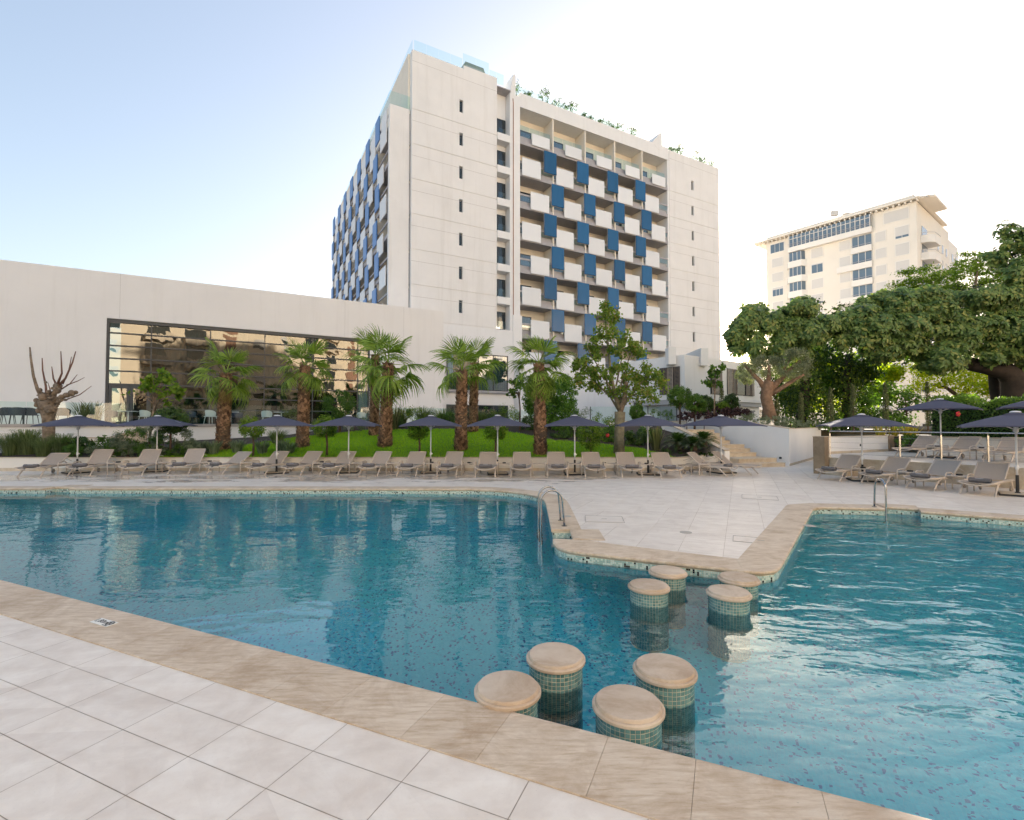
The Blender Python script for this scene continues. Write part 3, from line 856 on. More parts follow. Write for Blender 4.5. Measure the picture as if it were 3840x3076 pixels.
# grass blades
nb = 75000
u = rng.random(nb * 2); xs = lbx[0] + u * (lbx[-1] - lbx[0]); bk = np.interp(xs, lbx, lby)
ys = 19.43 + rng.random(nb * 2) * 7.5
ok = ys < bk; xs, ys = xs[ok][:nb], ys[ok][:nb]
zs = np.array([mound(a, b_) for a, b_ in zip(xs, ys)]) + .012
k = len(xs); ang = rng.random(k) * 6.283; hh = .045 + .05 * rng.random(k); ln = .035 * (rng.random((k, 2)) - .5)
dx, dy = np.cos(ang) * .007, np.sin(ang) * .007
V = np.empty((k, 3, 3)); V[:, 0] = np.c_[xs - dx, ys - dy, zs]; V[:, 1] = np.c_[xs + dx, ys + dy, zs]; V[:, 2] = np.c_[xs + ln[:, 0], ys + ln[:, 1], zs + hh]
GRASS = leaf_mat('grass_blades', (.13, .28, .008), (.26, .44, .016), .35, .6)
tag(link('grass', np_mesh('grass', V.reshape(-1, 3), np.arange(k * 3).reshape(-1, 3), GRASS)), 'short green lawn grass on the mound behind the loungers', 'grass', kind='stuff')

# upper garden on the right, behind the planter walls
UG = mat('upper_bed', (.07, .06, .035), .95, var=.5, nscale=4, bumps=.5, bscale=25)
up = MB()
up.prism([tuple(WC + SD * .2 + Vector((.05, .3))), tuple(e2 + Vector((-.1, .3))), (30, 30), (60, 40), (60, 90), (-10, 90), (5.5, 28.6), (10.6, 28.6)], -.5, 1.50)
tag(up.build('upper_garden', UG), kind='structure')
hb = MB().prism([(17.2, 20.4), (21.4, 12.5), (40, 14), (40, 34), (18.2, 28.0), (17.7, 22.6)], -.5, 1.24)
tag(hb.build('hedge_bed', UG), kind='structure')
# ================================================================== buildings
HOTELW = mat('hotel_render', (.83, .805, .78), .88, var=.045, nscale=.55, bumps=.45, bscale=14, streaks=.35)
HOTELS = mat('hotel_smooth', (.84, .825, .81), .85, var=.04, nscale=.6, streaks=.25)
LOGGIA = mat('loggia_cream', (.84, .765, .65), .85, var=.05, nscale=1.0)
SLABG = mat('slab_grey', (.42, .40, .41), .75, var=.08)
def panel_mat(name, c, rough, k):
    m = bpy.data.materials.new(name); MATS[name] = m; nt, N, L, b = nodes_of(m)
    o = N.new('ShaderNodeObjectInfo'); f = noise(nt, .8, 4, .6, world_pos(nt, (1.5, 1.5, .3)))
    a = mathn(nt, 'ADD', mathn(nt, 'MULTIPLY', o.outputs['Random'], .6), mathn(nt, 'MULTIPLY', f, .4))
    L.new(ramp(nt, a, [(.1, tuple(x * (1 - k) for x in c)), (.9, tuple(min(.9, x * (1 + k)) for x in c))]), b.inputs['Base Color']); b.inputs['Roughness'].default_value = rough
    return m
PANELW = panel_mat('white_panel', (.79, .79, .79), .55, .06)
PANELB = panel_mat('blue_panel', (.016, .105, .235), .22, .22)
PANELB2 = mat('blue_panel_pale', (.10, .24, .52), .45)
DGLASS = mat('dark_window_glass', (.018, .026, .03), .04, spec=.9)
CURT = mat('grey_curtain', (.33, .33, .30), .9, var=.25, nscale=9)
TEALC = mat('teal_curtain', (.06, .15, .17), .85, var=.45, nscale=7)
PALEG = glass_mat('balcony_glass', (.84, .94, .94), .07)
RAILG = glass_mat('roof_glass', (.80, .92, .95), .10)
LAMPB = mat('lamp_copper', (.20, .115, .08), .5)
PIPE = mat('copper_pipe', (.36, .16, .09), .5, var=.3, nscale=4)
IRON = mat('dark_iron', (.03, .035, .04), .5)

def window_unit(parent, x0, x1, y, z0, z1, frame=.06, mull=(0.5,), glass=DGLASS, m=DARK, curtain=None, axis='x', depth=.07):
    """a framed window in the plane y (axis x) or x (axis y): window > frame, mullion, pane, curtain"""
    def bx(mb, a0, a1, d0, d1, c0, c1):
        if axis == 'x': mb.box(a0, a1, min(d0, d1), max(d0, d1), c0, c1)
        else: mb.box(min(d0, d1), max(d0, d1), a0, a1, c0, c1)
    mb = MB()
    bx(mb, x0, x1, y, y + depth, z0, z0 + frame); bx(mb, x0, x1, y, y + depth, z1 - frame, z1)
    bx(mb, x0, x0 + frame, y + .001, y + depth - .001, z0 + frame, z1 - frame); bx(mb, x1 - frame, x1, y + .001, y + depth - .001, z0 + frame, z1 - frame)
    w = mb.build('window', m, parent)
    xs = [x0 + frame] + [x0 + (x1 - x0) * f for f in mull] + [x1 - frame]
    for f in mull:
        xm = x0 + (x1 - x0) * f; mb = MB(); bx(mb, xm - frame * .45, xm + frame * .45, y + .004, y + depth - .004, z0 + frame, z1 - frame); mb.build('mullion', m, w)
    for a, b_ in zip(xs, xs[1:]):
        mb = MB(); bx(mb, a + .001, b_ - .001, y + depth * .45, y + depth * .6, z0 + frame, z1 - frame); mb.build('pane', glass, w)
    return w
def pleats(mb, x0, x1, y, z0, z1, amp=.04, pitch=.16):
    n = max(4, int((x1 - x0) / pitch * 4)); vs = []
    for i in range(n + 1):
        x = x0 + (x1 - x0) * i / n; d = y + amp * math.sin(i * math.pi / 2 + .4 * math.sin(i * .7))
        vs += [(x, d, z0), (x, d, z1)]
    mb.add(vs, [(2 * i, 2 * i + 2, 2 * i + 3, 2 * i + 1) for i in range(n)])
CGLASS = glass_mat('room_glass', (.42, .52, .52), .16)

# ------------------------------------------------------------------ the hotel (local x along the front, y to the back)
hotel = thing('hotel', 'tall white hotel block with blue and white balcony panels', 'hotel', (-8.899, 42.7, 0), YAW)
G = [29.9 - 3.15 * k for k in range(7)]
def wall_with_slits(parent, x0, x1, y0, y1, z0, z1, slits, m, groove_z):
    """front wall built of storey bands with a recessed groove between, and a slit window in each"""
    zs = [z1] + [g for g in groove_z if z0 < g < z1] + [z0]
    for k in range(len(zs) - 1):
        top, bot = zs[k] - (.04 if k else 0), zs[k + 1] + .04
        if k: MB().box(x0 + .02, x1 - .02, y0 + .05, y0 + .29, zs[k] - .06, zs[k] + .06).build('groove', m, parent)
        sl = [s for s in slits if bot < s[2] and s[3] < top]
        mb = MB()
        if not sl: mb.box(x0, x1, y0, y1, bot, top)
        else:
            a, b_, c, d = sl[0]
            mb.box(x0, a, y0, y1, bot, top); mb.box(b_, x1, y0, y1, bot, top)
            mb.box(a, b_, y0, y1, bot, c); mb.box(a, b_, y0, y1, d, top)
        mb.build('wall_band', m, parent)
        for a, b_, c, d in sl:
            mb = MB().box(a + .001, b_ - .001, y0 + .22, y0 + .26, c, d); w = mb.build('window', DARK, parent)
            MB().box(a + .05, b_ - .05, y0 + .20, y0 + .218, c + .05, d - .05).build('pane', DGLASS, w)
        # thin strip across the band, a scored line's shadow put into its colour
        MB().box(x0, x1, y0 - .003, y0 - .0005, top - 1.02, top - .995).build('score_line', mat('score_shadow', (.50, .46, .43), .9), parent)
    MB().box(x0 + .05, x1 - .05, y0 + .30, y1 - .02, z0, z1 - .2).build('wall_core', m, parent)
slitsL = [(4.55, 4.92, 31.0 - 3.15 * k, 32.2 - 3.15 * k) for k in range(8)]
wall_with_slits(hotel, 0, 8.48, 0, .6, 0, 35.27, slitsL, HOTELW, G)
slitsR = [(35.55, 35.95, 30.85 - 3.15 * k, 32.05 - 3.15 * k) for k in range(7)]
wall_with_slits(hotel, 31.75, 40.6, 0, .6, 0, 34.85, slitsR, HOTELW, G)
# bodies behind
MB().box(.03, 8.45, .6, 38, 0, 35.2).build('body', HOTELS, hotel)
MB().box(8.45, 31.7, 1.8, 30, 0, 34.0).build('body', LOGGIA, hotel)
MB().box(31.78, 40.58, .602, 30, 0, 34.6).build('body', HOTELS, hotel)
MB().box(40.59, 40.85, .9, 30, 0, 29.6).build('end_fin', HOTELS, hotel)
MB().box(8.0, 8.47, -.004, .0, 35.27, 35.6).build('parapet_step', HOTELW, hotel)
MB().box(5.0, 8.48, .0, .5, 35.272, 35.6).build('parapet', HOTELW, hotel)
# recessed strip with stair windows
MB().box(8.5, 9.9, .9, 2.2, 0, 34.7).build('strip_wall', HOTELS, hotel)
for k in range(8):
    zt = 32.2 - 3.22 * k
    w = window_unit(hotel, 8.62, 9.84, .80, zt - 1.72, zt, .06, (.36,))
    MB().box(8.52, 9.9, -.05, .895, zt - 2.65, zt - 1.95).build('ledge', HOTELS, hotel)
    gp = MB().box(9.02, 9.84, .74, .755, zt - 1.72, zt - .95).build('glass_guard', PALEG, w)
MB().box(8.5, 9.95, -.1, 1.2, 34.72, 34.82).build('strip_roof', SLABG, hotel)
MB().tube([(10.25, -.03, 35.0 - .9), (10.28, -.06, 33.6), (10.28, -.06, 12.0), (10.34, -.06, 8.2), (10.34, -.06, 4.5)], .04, 6).build('drain_pipe', PIPE, hotel)
# frame round the loggias
MB().box(9.92, 11.06, -.02, 2.3, 0, 34.55).build('pier', HOTELS, hotel)
MB().box(11.06, 31.63, -.018, 2.3, 33.55, 35.0).build('roof_beam', HOTELS, hotel)
MB().box(31.63, 31.75, .05, 2.3, 0, 34.6).build('pier', HOTELS, hotel)
for a, ztop in ((10.0, 36.6), (30.0, 36.5)):
    mb = MB(); y0, y1 = -.03, .35
    mb.add([(a + .0, y0, 34.4), (a + .55, y0, 34.4), (a + .55, y0, ztop), (a + .3, y0, ztop), (a - 1.0 if a > 20 else a, y0, 35.05),
            (a + .0, y1 + 2, 34.4), (a + .55, y1 + 2, 34.4), (a + .55, y1 + 2, ztop), (a + .3, y1 + 2, ztop), (a - 1.0 if a > 20 else a, y1 + 2, 35.05)],
           [(0, 1, 2, 3, 4), (9, 8, 7, 6, 5), (0, 5, 6, 1), (1, 6, 7, 2), (2, 7, 8, 3), (3, 8, 9, 4), (4, 9, 5, 0)])
    mb.build('roof_fin', HOTELS, hotel)
BX = [11.06, 15.14, 19.30, 23.42, 27.52, 31.63]
SZ = [30.2 - 3.25 * r for r in range(8)]                   # top of each balcony slab
wp_full = None
def panel_mesh(w, h, t, m, rim):
    mb = MB().rbox(-w / 2, w / 2, -t, 0, -h / 2, h / 2, .03)
    return mb.mesh('panel', m)
W_FULL = panel_mesh(2.2, 1.82, .10, PANELW, 0); W_HALF = panel_mesh(2.12, 1.2, .10, PANELW, 0); B_FULL = panel_mesh(1.5, 2.26, .12, PANELB, 0)
B_RIM = MB(); B_RIM.box(-.78, .78, -.02, .0, -1.16, 1.16); B_RIM = B_RIM.mesh('rim', SLABG)
for c in range(5):
    x0, x1 = BX[c], BX[c + 1]
    MB().box(x1 - .15, x1 - .001, .05, 2.25, 6.9, 33.54).build('divider', LOGGIA if c < 4 else HOTELS, hotel)
    for r in range(8):
        z = SZ[r]; ztop = (33.55 if r == 0 else SZ[r - 1] - .36)
        if r == 7 and c == 0: pass
        MB().box(x0 + .002, x1 - .152, .02, 2.19, z - .36, z).build('balcony_slab', SLABG, hotel)
        # back wall window and its lamp
        w = window_unit(hotel, x0 + .35, x0 + 2.35, 1.72, z + .05, z + 2.25, .07, (.36,), glass=CGLASS, depth=.08)
        mb = MB(); pleats(mb, x0 + .42, x0 + 2.3, 1.79, z + .1, z + 2.2, .012, .2); mb.build('curtain', CURT, w)
        mb = MB().lathe([(.05, z + 1.45), (.10, z + 1.45), (.07, z + 1.78), (.04, z + 1.78)], 10, (x0 + 3.05, 1.69)); mb.build('wall_lamp', LAMPB, hotel)
        # balustrade
        if r == 0:
            MB().box(x0 + .05, x1 - .2, .30, .36, z, z + .62).build('parapet', SLABG, hotel)
            for q in range(3):
                a = x0 + .1 + q * 1.24; MB().box(a, a + 1.2, .32, .335, z + .62, z + 1.75).build('glass_guard', PALEG, hotel)
            o = link('white_panel', W_HALF, hotel, (x0 + 2.42, -.02, z + .42))
        else:
            MB().box(x0 + .01, x1 - .16, .06, .14, z + .98, z + 1.16).build('rail', SLABG, hotel)
            MB().box(x0 + .01, x1 - .16, .30, .36, z, z + .5).build('parapet', SLABG, hotel)
            MB().box(x0 + .05, x1 - .2, .12, .132, z + .5, z + .98).build('glass_guard', PALEG, hotel)
            odd = r % 2
            o = link('white_panel', W_FULL, hotel, (x0 + (1.30 if odd else 2.30), -.02, z + .62))
            if c < 4:
                xb = x1 + (-.56 if odd else .35)
                bb = link('blue_panel', B_FULL, hotel, (xb, -.10, SZ[r - 1] - .38 - 1.13)); link('rim', B_RIM, bb, (0, .022, 0))
# left facade: corner pier, slabs and panels (plane x = -1.9)
MB().box(-1.9, -.12, .35, .75, 0, 29.95).build('corner_pier', HOTELW, hotel)
for k in range(8):
    z1 = 29.6 - 3.15 * k
    MB().box(-.12, -.02, .42, .7, z1 - 2.85, z1).build('shadow_gap', SLABG, hotel)
MB().box(-1.9, 0.02, 30.4, 31.2, 0, 29.9).build('end_wall', HOTELW, hotel)
MB().box(-.2, .01, .6, 38, 0, 35.2).build('side_wall', LOGGIA, hotel)
glass_run(hotel, (-1.88, 8.0), (-1.88, .4), 29.98, 31.15, 1.9)
glass_run(hotel, (-1.86, .4), (-.05, .4), 29.98, 31.15, .92)
MB().box(-1.7, .02, 8.4, 31, 29.55, 29.95).build('canopy', LOGGIA, hotel)
SL = [28.25 - 3.2 * k for k in range(7)]
LW = MB().rbox(-.10, 0, -1.1, 1.1, -.9, .9, .03).mesh('panel', PANELW); LB = MB().rbox(-.12, 0, -.75, .75, -1.15, 1.15, .03).mesh('panel', PANELB2)
for k in range(7):
    z = SL[k]
    MB().box(-1.85, -.21, .76, 30.39, z - .35, z).build('balcony_slab', SLABG, hotel)
    MB().box(-1.83, -1.75, .76, 30.39, z + 1.0, z + 1.15).build('rail', SLABG, hotel)
    for c in range(7):
        y0 = .76 + c * 4.23
        MB().box(-1.8, -.21, y0 + 4.1, y0 + 4.22, z - 2.85, z - .351).build('divider', LOGGIA, hotel)
        w = window_unit(hotel, y0 + 1.9, y0 + 3.9, -.21, z + .05, z + 2.2, .07, (.5,), axis='y', depth=-.06)
        odd = k % 2
        link('white_panel', LW, hotel, (-1.90, y0 + (1.45 if not odd else 2.45), z - .75 + 3.2 * 0 + .25))
        link('blue_panel', LB, hotel, (-1.92, y0 + (3.6 if not odd else 4.4), z + 1.25))
    if k == 0:
        for c in range(7):
            y0 = .76 + c * 4.23; MB().box(-1.98, -1.88, y0 + .3, y0 + 2.2, 29.0 - .3, 29.0 + .9).build('white_panel', PANELW, hotel)
# roof glass
glass_run(hotel, (.25, .3), (4.95, .3), 35.28, 36.45, 1.15)
glass_run(hotel, (5.0, .3), (7.75, .3), 35.6, 37.0, 1.35)
glass_run(hotel, (7.8, .3), (9.4, .3), 35.3, 36.4, .8)
glass_run(hotel, (.1, 36.5), (.1, .3), 35.22, 36.4, 1.5)
glass_run(hotel, (10.7, .6), (29.0, .6), 35.0, 36.05, 1.5)
glass_run(hotel, (31.2, .6), (40.4, .6), 34.86, 36.2, 1.5)
ac = thing('roof_unit', 'grey tilted machine behind the glass on the hotel roof corner', 'roof unit', hotel.matrix_basis @ Vector((6.4, 1.2, 35.2)), YAW)
mb = MB(); mb.add([(-1.2, -.4, 0), (1.2, -.4, 0), (1.3, -.4, .8), (1.0, -.4, 1.5), (-.9, -.4, 1.5), (-1.2, -.4, 1.0), (-1.2, .6, 0), (1.2, .6, 0), (1.3, .6, .8), (1.0, .6, 1.5), (-.9, .6, 1.5), (-1.2, .6, 1.0)],
    [(0, 1, 2, 3, 4, 5), (11, 10, 9, 8, 7, 6)] + [(i, i + 6, (i + 1) % 6 + 6, (i + 1) % 6) for i in range(6)]); mb.build('housing', mat('unit_grey', (.24, .25, .22), .6), ac)
MB().box(-.9, .9, -.43, -.401, .35, 1.15).build('grille', SLABG, ac)

# podium of the hotel (smooth white lower floors)
pod = thing('hotel_podium', 'smooth white lower floors of the hotel with dark shop windows', 'podium', (-8.899, 42.7, 0), YAW)
MB().box(-.5, 10.3, -.10, .0, 0, 10.9).build('wall', HOTELS, pod)
MB().box(10.3, 31.75, -1.1, -.02, 0, 7.35).build('wall', HOTELS, pod)
MB().box(10.2, 11.2, -.16, 0, 7.35, 12.5).build('pilaster', HOTELS, pod)
# two storeys of glazing between pavilion and pier
w = window_unit(pod, 3.3, 9.6, -.22, 4.95, 8.4, .09, (.25, .5, .75), glass=CGLASS); mb = MB(); pleats(mb, 3.4, 5.4, -.1, 5.0, 8.3, .015, .22); mb.build('curtain', TEALC, w)
mb = MB(); pleats(mb, 8.4, 9.5, -.1, 5.0, 8.3, .015, .22); mb.build('curtain', mat('pale_curtain', (.45, .5, .5), .9), w)
MB().box(3.3, 9.6, -.5, -.23, 4.75, 4.94).build('sill', SLABG, pod)
window_unit(pod, 3.3, 9.6, -.22, 1.8, 3.6, .09, (.25, .5, .75), glass=DGLASS)
window_unit(pod, 13.3, 14.6, -1.2, 1.8, 4.5, .08, (.5,))
window_unit(pod, 24.8, 28.2, -1.22, 1.8, 5.1, .09, (.34, .67)); window_unit(pod, 29.0, 31.2, -1.22, 1.8, 5.1, .09, (.5,))
MB().tube([(22.2, -1.2, 7.3), (22.2, -1.2, 1.8)], .09, 8).build('rain_pipe', HOTELS, pod)
MB().box(21.5, 22.1, -1.6, -1.11, 5.9, 6.7).build('wall_box', HOTELS, pod)

# low white wing with slatted shutters, to the right of the hotel
# its near corner and two faces: front face turns towards the camera, side face runs to the back right
wing = thing('white_wing', 'low white wing with brown slatted shutters and a cafe sign', 'building', (0, 0, 0))
W0 = at_y(2567, 1340, 36.0); wx, wy = W0.x, W0.y
fd = Vector((-.62, .785)); sd = Vector((.80, .60))           # left face goes back-left, right face back-right
Wc = Vector((wx, wy))
def wing_wall(a, d, u0, u1, z0, z1, m, th=.3, out=0.0, name='wall', par=None):
    p = Vector(a) + d * u0; q = Vector(a) + d * u1
    nrm = Vector((d.y, -d.x)); nrm = nrm if nrm.y < 0 else -nrm
    p = p + nrm * out; q = q + nrm * out
    mb = MB(); s_ = -1 if Vector((-d.y, d.x)).dot(nrm) > 0 else 1
    quad_wall(mb, p, q, th * s_, z0, z0, z1, z1); return mb.build(name, m, par or wing)
def wing_px(px, d):
    x, y, u = ray(px, 1500); # solve Wc + s d = t (x, y)
    den = d.x * y - d.y * x
    return -(Wc.x * y - Wc.y * x) / den
topz = at_y(2567, 1330, wy).z; botz = at_y(2567, 1497, wy).z
uL = wing_px(2475, fd); uR = wing_px(2860, sd)
wing_wall(Wc, fd, 0, uL, botz, topz, HOTELS, 6); wing_wall(Wc, sd, .001, uR, botz, topz, HOTELS, 6)
wing_wall(Wc + fd * .2 + sd * .2, fd, 0, uL, .5, botz, mat('shaded_grey', (.34, .34, .35), .8), 5);  # lower wall's shade put into its grey colour
wing_wall(Wc + sd * .1, sd, .6, uR * 1.0, 1.4, botz - .35, HOTELS, 4, -.35)
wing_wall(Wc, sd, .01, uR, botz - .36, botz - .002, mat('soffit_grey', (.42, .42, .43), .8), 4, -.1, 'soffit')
# sign: letters with bodies on the wall below
u0 = wing_px(2770, sd); u1 = wing_px(2836, sd); sgn = at_y(2800, 1545, (Wc + sd * ((u0 + u1) / 2)).y)
tm = text_mesh('Café Tanger', 1.0, .03); SIGNM = mat('sign_grey', (.30, .29, .29), .45, .3); tm.materials.append(SIGNM)
lt = link('sign_lettering', tm, wing)
want = (u1 - u0) * 1.62; wd = max(v.co.x for v in tm.vertices) - min(v.co.x for v in tm.vertices)
k = want / wd
pc = Wc + sd * (u1 - want / 2 + .1)
lt.scale = (k, k, 1); lt.rotation_euler = (math.pi / 2, 0, math.atan2(sd.y, sd.x)); lt.location = (pc.x + .12 * sd.y + .3 * -sd.y, pc.y + .3 * sd.x - .12 * sd.x, sgn.z)
SLAT = mat('shutter_brown', (.15, .115, .095), .6); SLATL = mat('shutter_tan', (.36, .30, .25), .6)
def shutter_window(d, pa, pb, ya, yb, name_m):
    ua, ub = sorted((wing_px(pa, d), wing_px(pb, d)))
    mid = Wc + d * ((ua + ub) / 2); z1 = at_y((pa + pb) / 2, ya, mid.y).z; z0 = at_y((pa + pb) / 2, yb, mid.y).z
    nrm = Vector((d.y, -d.x)); nrm = nrm if nrm.y < 0 else -nrm
    def place(o): return o
    ang = math.atan2(d.y, d.x)
    w = MB().box(0, ub - ua, -.012, .03, 0, z1 - z0).build('window', DARK, wing); 
    base = Wc + d * ua + nrm * .02; flip = nrm.dot(Vector((-d.y, d.x))) > 0
    w.location = (base.x, base.y, z0); w.rotation_euler = (0, 0, ang)
    sgn_ = 1 if flip else -1
    L_ = ub - ua; H_ = z1 - z0
    MB().box(.06, L_ - .06, min(sgn_ * .02, sgn_ * .035), max(sgn_ * .02, sgn_ * .035), .06, H_ - .06).build('pane', DGLASS, w)
    for f0, f1, m in name_m:
        n = max(8, int(H_ / .10)); mb = MB()
        for i in range(n):
            z = .05 + (H_ - .1) * (i + .5) / n
            mb.box(L_ * f0 + .04, L_ * f1 - .04, min(sgn_ * .05, sgn_ * .09), max(sgn_ * .05, sgn_ * .09), z - .028, z + .028)
        for f in (f0, f1): mb.box(L_ * f - .02, L_ * f + .03, min(sgn_ * .045, sgn_ * .1), max(sgn_ * .045, sgn_ * .1), .02, H_ - .02)
        mb.build('shutter', m, w)
shutter_window(fd, 2475, 2551, 1378, 1480, ((.0, .22, SLAT), (.32, .55, SLATL), (.6, .78, SLAT)))
shutter_window(sd, 2664, 2706, 1390, 1480, ((.08, .95, SLATL),))
shutter_window(sd, 2727, 2824, 1388, 1484, ((0, .2, SLATL), (.2, .33, SLAT), (.68, .9, SLAT), (.9, 1, SLATL)))
MB().box(-.28, .28, -.5, .25, -1.0, .28).build('roof_spout', HOTELS, wing).location = (*(Wc + fd * (uL * .62) + Vector((0, -.3))), topz + .3)
MB().box(-.28, .28, -.5, 3, -1.0, .32).build('roof_spout', HOTELS, wing).location = (*(Wc + sd * wing_px(2635, sd)), topz + .3)

# ------------------------------------------------------------------ glass pavilion on the left
pvl = thing('pavilion', 'long white pavilion wall with one huge black framed window', 'pavilion', (PAV.x, PAV.y, 0), YAW)
PAVW = mat('pavilion_render', (.82, .785, .755), .9, var=.035, nscale=.4, bumps=.12, bscale=30, streaks=.22)
mb = MB()
mb.box(-16, -1.1, 0, .35, 1.2, 10.75); mb.box(14.1, 19.8, 0, .35, 1.2, 10.75); mb.box(-1.1, 14.1, 0, .35, 8.05, 10.75)
mb.build('wall', PAVW, pvl)
MB().box(-16, 19.75, .36, 12, 9.4, 10.6).build('roof', PAVW, pvl)
MB().box(19.46, 19.79, .351, 12, 1.2, 10.7).build('side_wall', PAVW, pvl)
for x in (-.5, 12.3, 16.6): MB().box(x - .006, x + .006, -.003, .0, 8.1 if -1 < x < 14 else 1.9, 10.74).build('joint', mat('joint_line', (.48, .44, .41), .9), pvl)
frm = MB().box(-1.1, 14.1, .10, .30, 7.85, 8.045); frm.box(-1.098, -.98, .10, .30, 1.81, 7.85); frm.box(13.99, 14.098, .10, .30, 1.81, 7.85)
frm = frm.build('window_frame', DARK, pvl)
MX = [-.98, 1.03, 4.09, 7.19, 10.2, 13.25, 13.99]; TZ = [7.85, 7.22, 6.47, 5.72, 4.97, 4.2, 3.45, 2.72, 1.84]
for x in MX[1:-1]: MB().box(x - .03, x + .03, .12, .28, 1.81, 7.85).build('mullion', DARK, pvl)
for z in TZ[1:-1]:
    for a, b_ in zip(MX, MX[1:]):
        if (a < 0 or a > 13) and z < 4.1: continue
        MB().box(a + (.03 if a > -.9 else 0), b_ - .03, .06, .26, z - .035, z + .035).build('transom', DARK, pvl)
BIGG = glass_mat('pavilion_glass', (.42, .52, .53), .14, .0, wavy=.10, wscale=.6, spec_tint=(.72, .69, .62))
for a, b_ in zip(MX, MX[1:]):
    zz = TZ if not (a < 0 or a > 13) else [z for z in TZ if z > 4.1] + [1.84]
    for z1, z0 in zip(zz, zz[1:]):
        pn_ = MB().box(a + .03, b_ - .03, .17 + random.uniform(-.002, .002), .185, z0 + .036, z1 - .036).build('pane', BIGG, pvl)
        pn_.rotation_euler = (random.uniform(-.004, .004), 0, 0); pn_.location.z = 0
for a, b_ in ((-.95, 0.03), (.05, 1.0)):
    d = MB(); d.box(a, b_, .08, .16, 1.85, 1.97); d.box(a, b_, .08, .16, 3.95, 4.16); d.box(a, a + .14, .081, .159, 1.97, 3.95); d.box(b_ - .14, b_, .081, .159, 1.97, 3.95)
    d = d.build('door', DARK, pvl); MB().tube([(b_ - .2 if a < 0 else a + .2, .04, 2.7), (b_ - .2 if a < 0 else a + .2, .04, 3.4)], .015, 6).build('handle', METAL, d)
# the room behind
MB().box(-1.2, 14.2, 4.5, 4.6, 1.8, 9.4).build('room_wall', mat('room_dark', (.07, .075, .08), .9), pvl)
MB().box(-1.2, 14.2, .3, 4.5, 1.78, 1.82).build('room_floor', mat('room_floor', (.10, .08, .07), .6), pvl)
for a, b_ in ((1.2, 4.0), (4.2, 6.2), (7.3, 8.6), (9.6, 10.1), (11.5, 13.1)):
    mb = MB(); pleats(mb, a, b_, .75, 1.85, 7.8, .07, .32); mb.build('curtain', TEALC, pvl, smooth='all')

# ------------------------------------------------------------------ cream apartment tower at the far right
apt = thing('apartment_tower', 'cream apartment tower with overhanging roof and bay windows behind the trees', 'apartment block', (69.5, 83.0, 0), math.atan2(1833, -1424) - math.pi)
# local: -x runs along the long face to the left, y into the building
APTC = mat('apartment_cream', (.77, .715, .63), .9, var=.05, nscale=.25); APTW = mat('apartment_white', (.78, .745, .69), .9, var=.05, nscale=.25)
BLIND = mat('blind_white', (.60, .58, .55), .8); PGLASS = mat('sky_window_glass', (.10, .15, .20), .08, spec=.9)
LW_ = 25.2; AZ = 41.0
ST = 3.05
def apt_body():
    MB().box(-LW_, 0, 0, 23, 0, AZ - .8).build('body', APTC, apt)
    MB().box(-LW_ - 2.2, .6, -1.0, 19, AZ - .62, AZ - .35).build('roof_slab', APTC, apt)
    MB().box(-LW_ + .3, -.2, -.35, 17, AZ - .349, AZ + .25).build('parapet', APTC, apt)
    MB().box(-12, -.01, 23, 31, 0, AZ - 2.2).build('side_body', APTW, apt)
    for k in range(34):
        x = -LW_ - 1.8 + k * (LW_ + 2.0) / 33
        MB().box(x, x + .18, -.95, -.02, AZ - 1.05, AZ - .801).build('roof_bracket', APTC, apt)
    # terrace roof towards the right end
    for k in range(4): MB().box(.3 + k * .45, .5 + k * .45, -.6, 3.2, AZ - .72, AZ - .55).build('pergola_beam', APTC, apt)
    MB().add([(0.1, -.8, AZ - .36), (2.4, .6, AZ - .36), (2.4, 9, AZ - .36), (.1, 9, AZ - .36), (.1, -.8, AZ - .7), (2.4, .6, AZ - .7), (2.4, 9, AZ - .7), (.1, 9, AZ - .7)],
             [(0, 1, 2, 3), (7, 6, 5, 4), (0, 4, 5, 1), (1, 5, 6, 2), (2, 6, 7, 3), (3, 7, 4, 0)]).build('roof_wing', APTC, apt)
apt_body()
def flat_window(x0, x1, z0, z1, y=-.03, blind=1.0, par=None):
    fr = MB(); fr.box(x0 - .12, x1 + .12, y - .04, y, z0 - .12, z0); fr.box(x0 - .12, x1 + .12, y - .04, y, z1, z1 + .12); fr.box(x0 - .12, x0, y - .04, y, z0, z1); fr.box(x1, x1 + .12, y - .04, y, z0, z1)
    w = fr.build('window', APTW, apt)
    zb = z1 - (z1 - z0) * blind
    if blind > 0: MB().box(x0, x1, y - .025, y + .02, zb, z1).build('roller_blind', BLIND, w)
    if blind < 1:
        MB().box(x0, x1, y - .01, y + .02, z0, zb - .001).build('pane', PGLASS, w)
        k = 3 if x1 - x0 > 2 else 2
        for i in range(k + 1):
            xx = x0 + (x1 - x0) * i / k; MB().box(xx - .035, xx + .035, y - .035, y + .0, z0, zb - .002).build('mullion', BLIND, w)
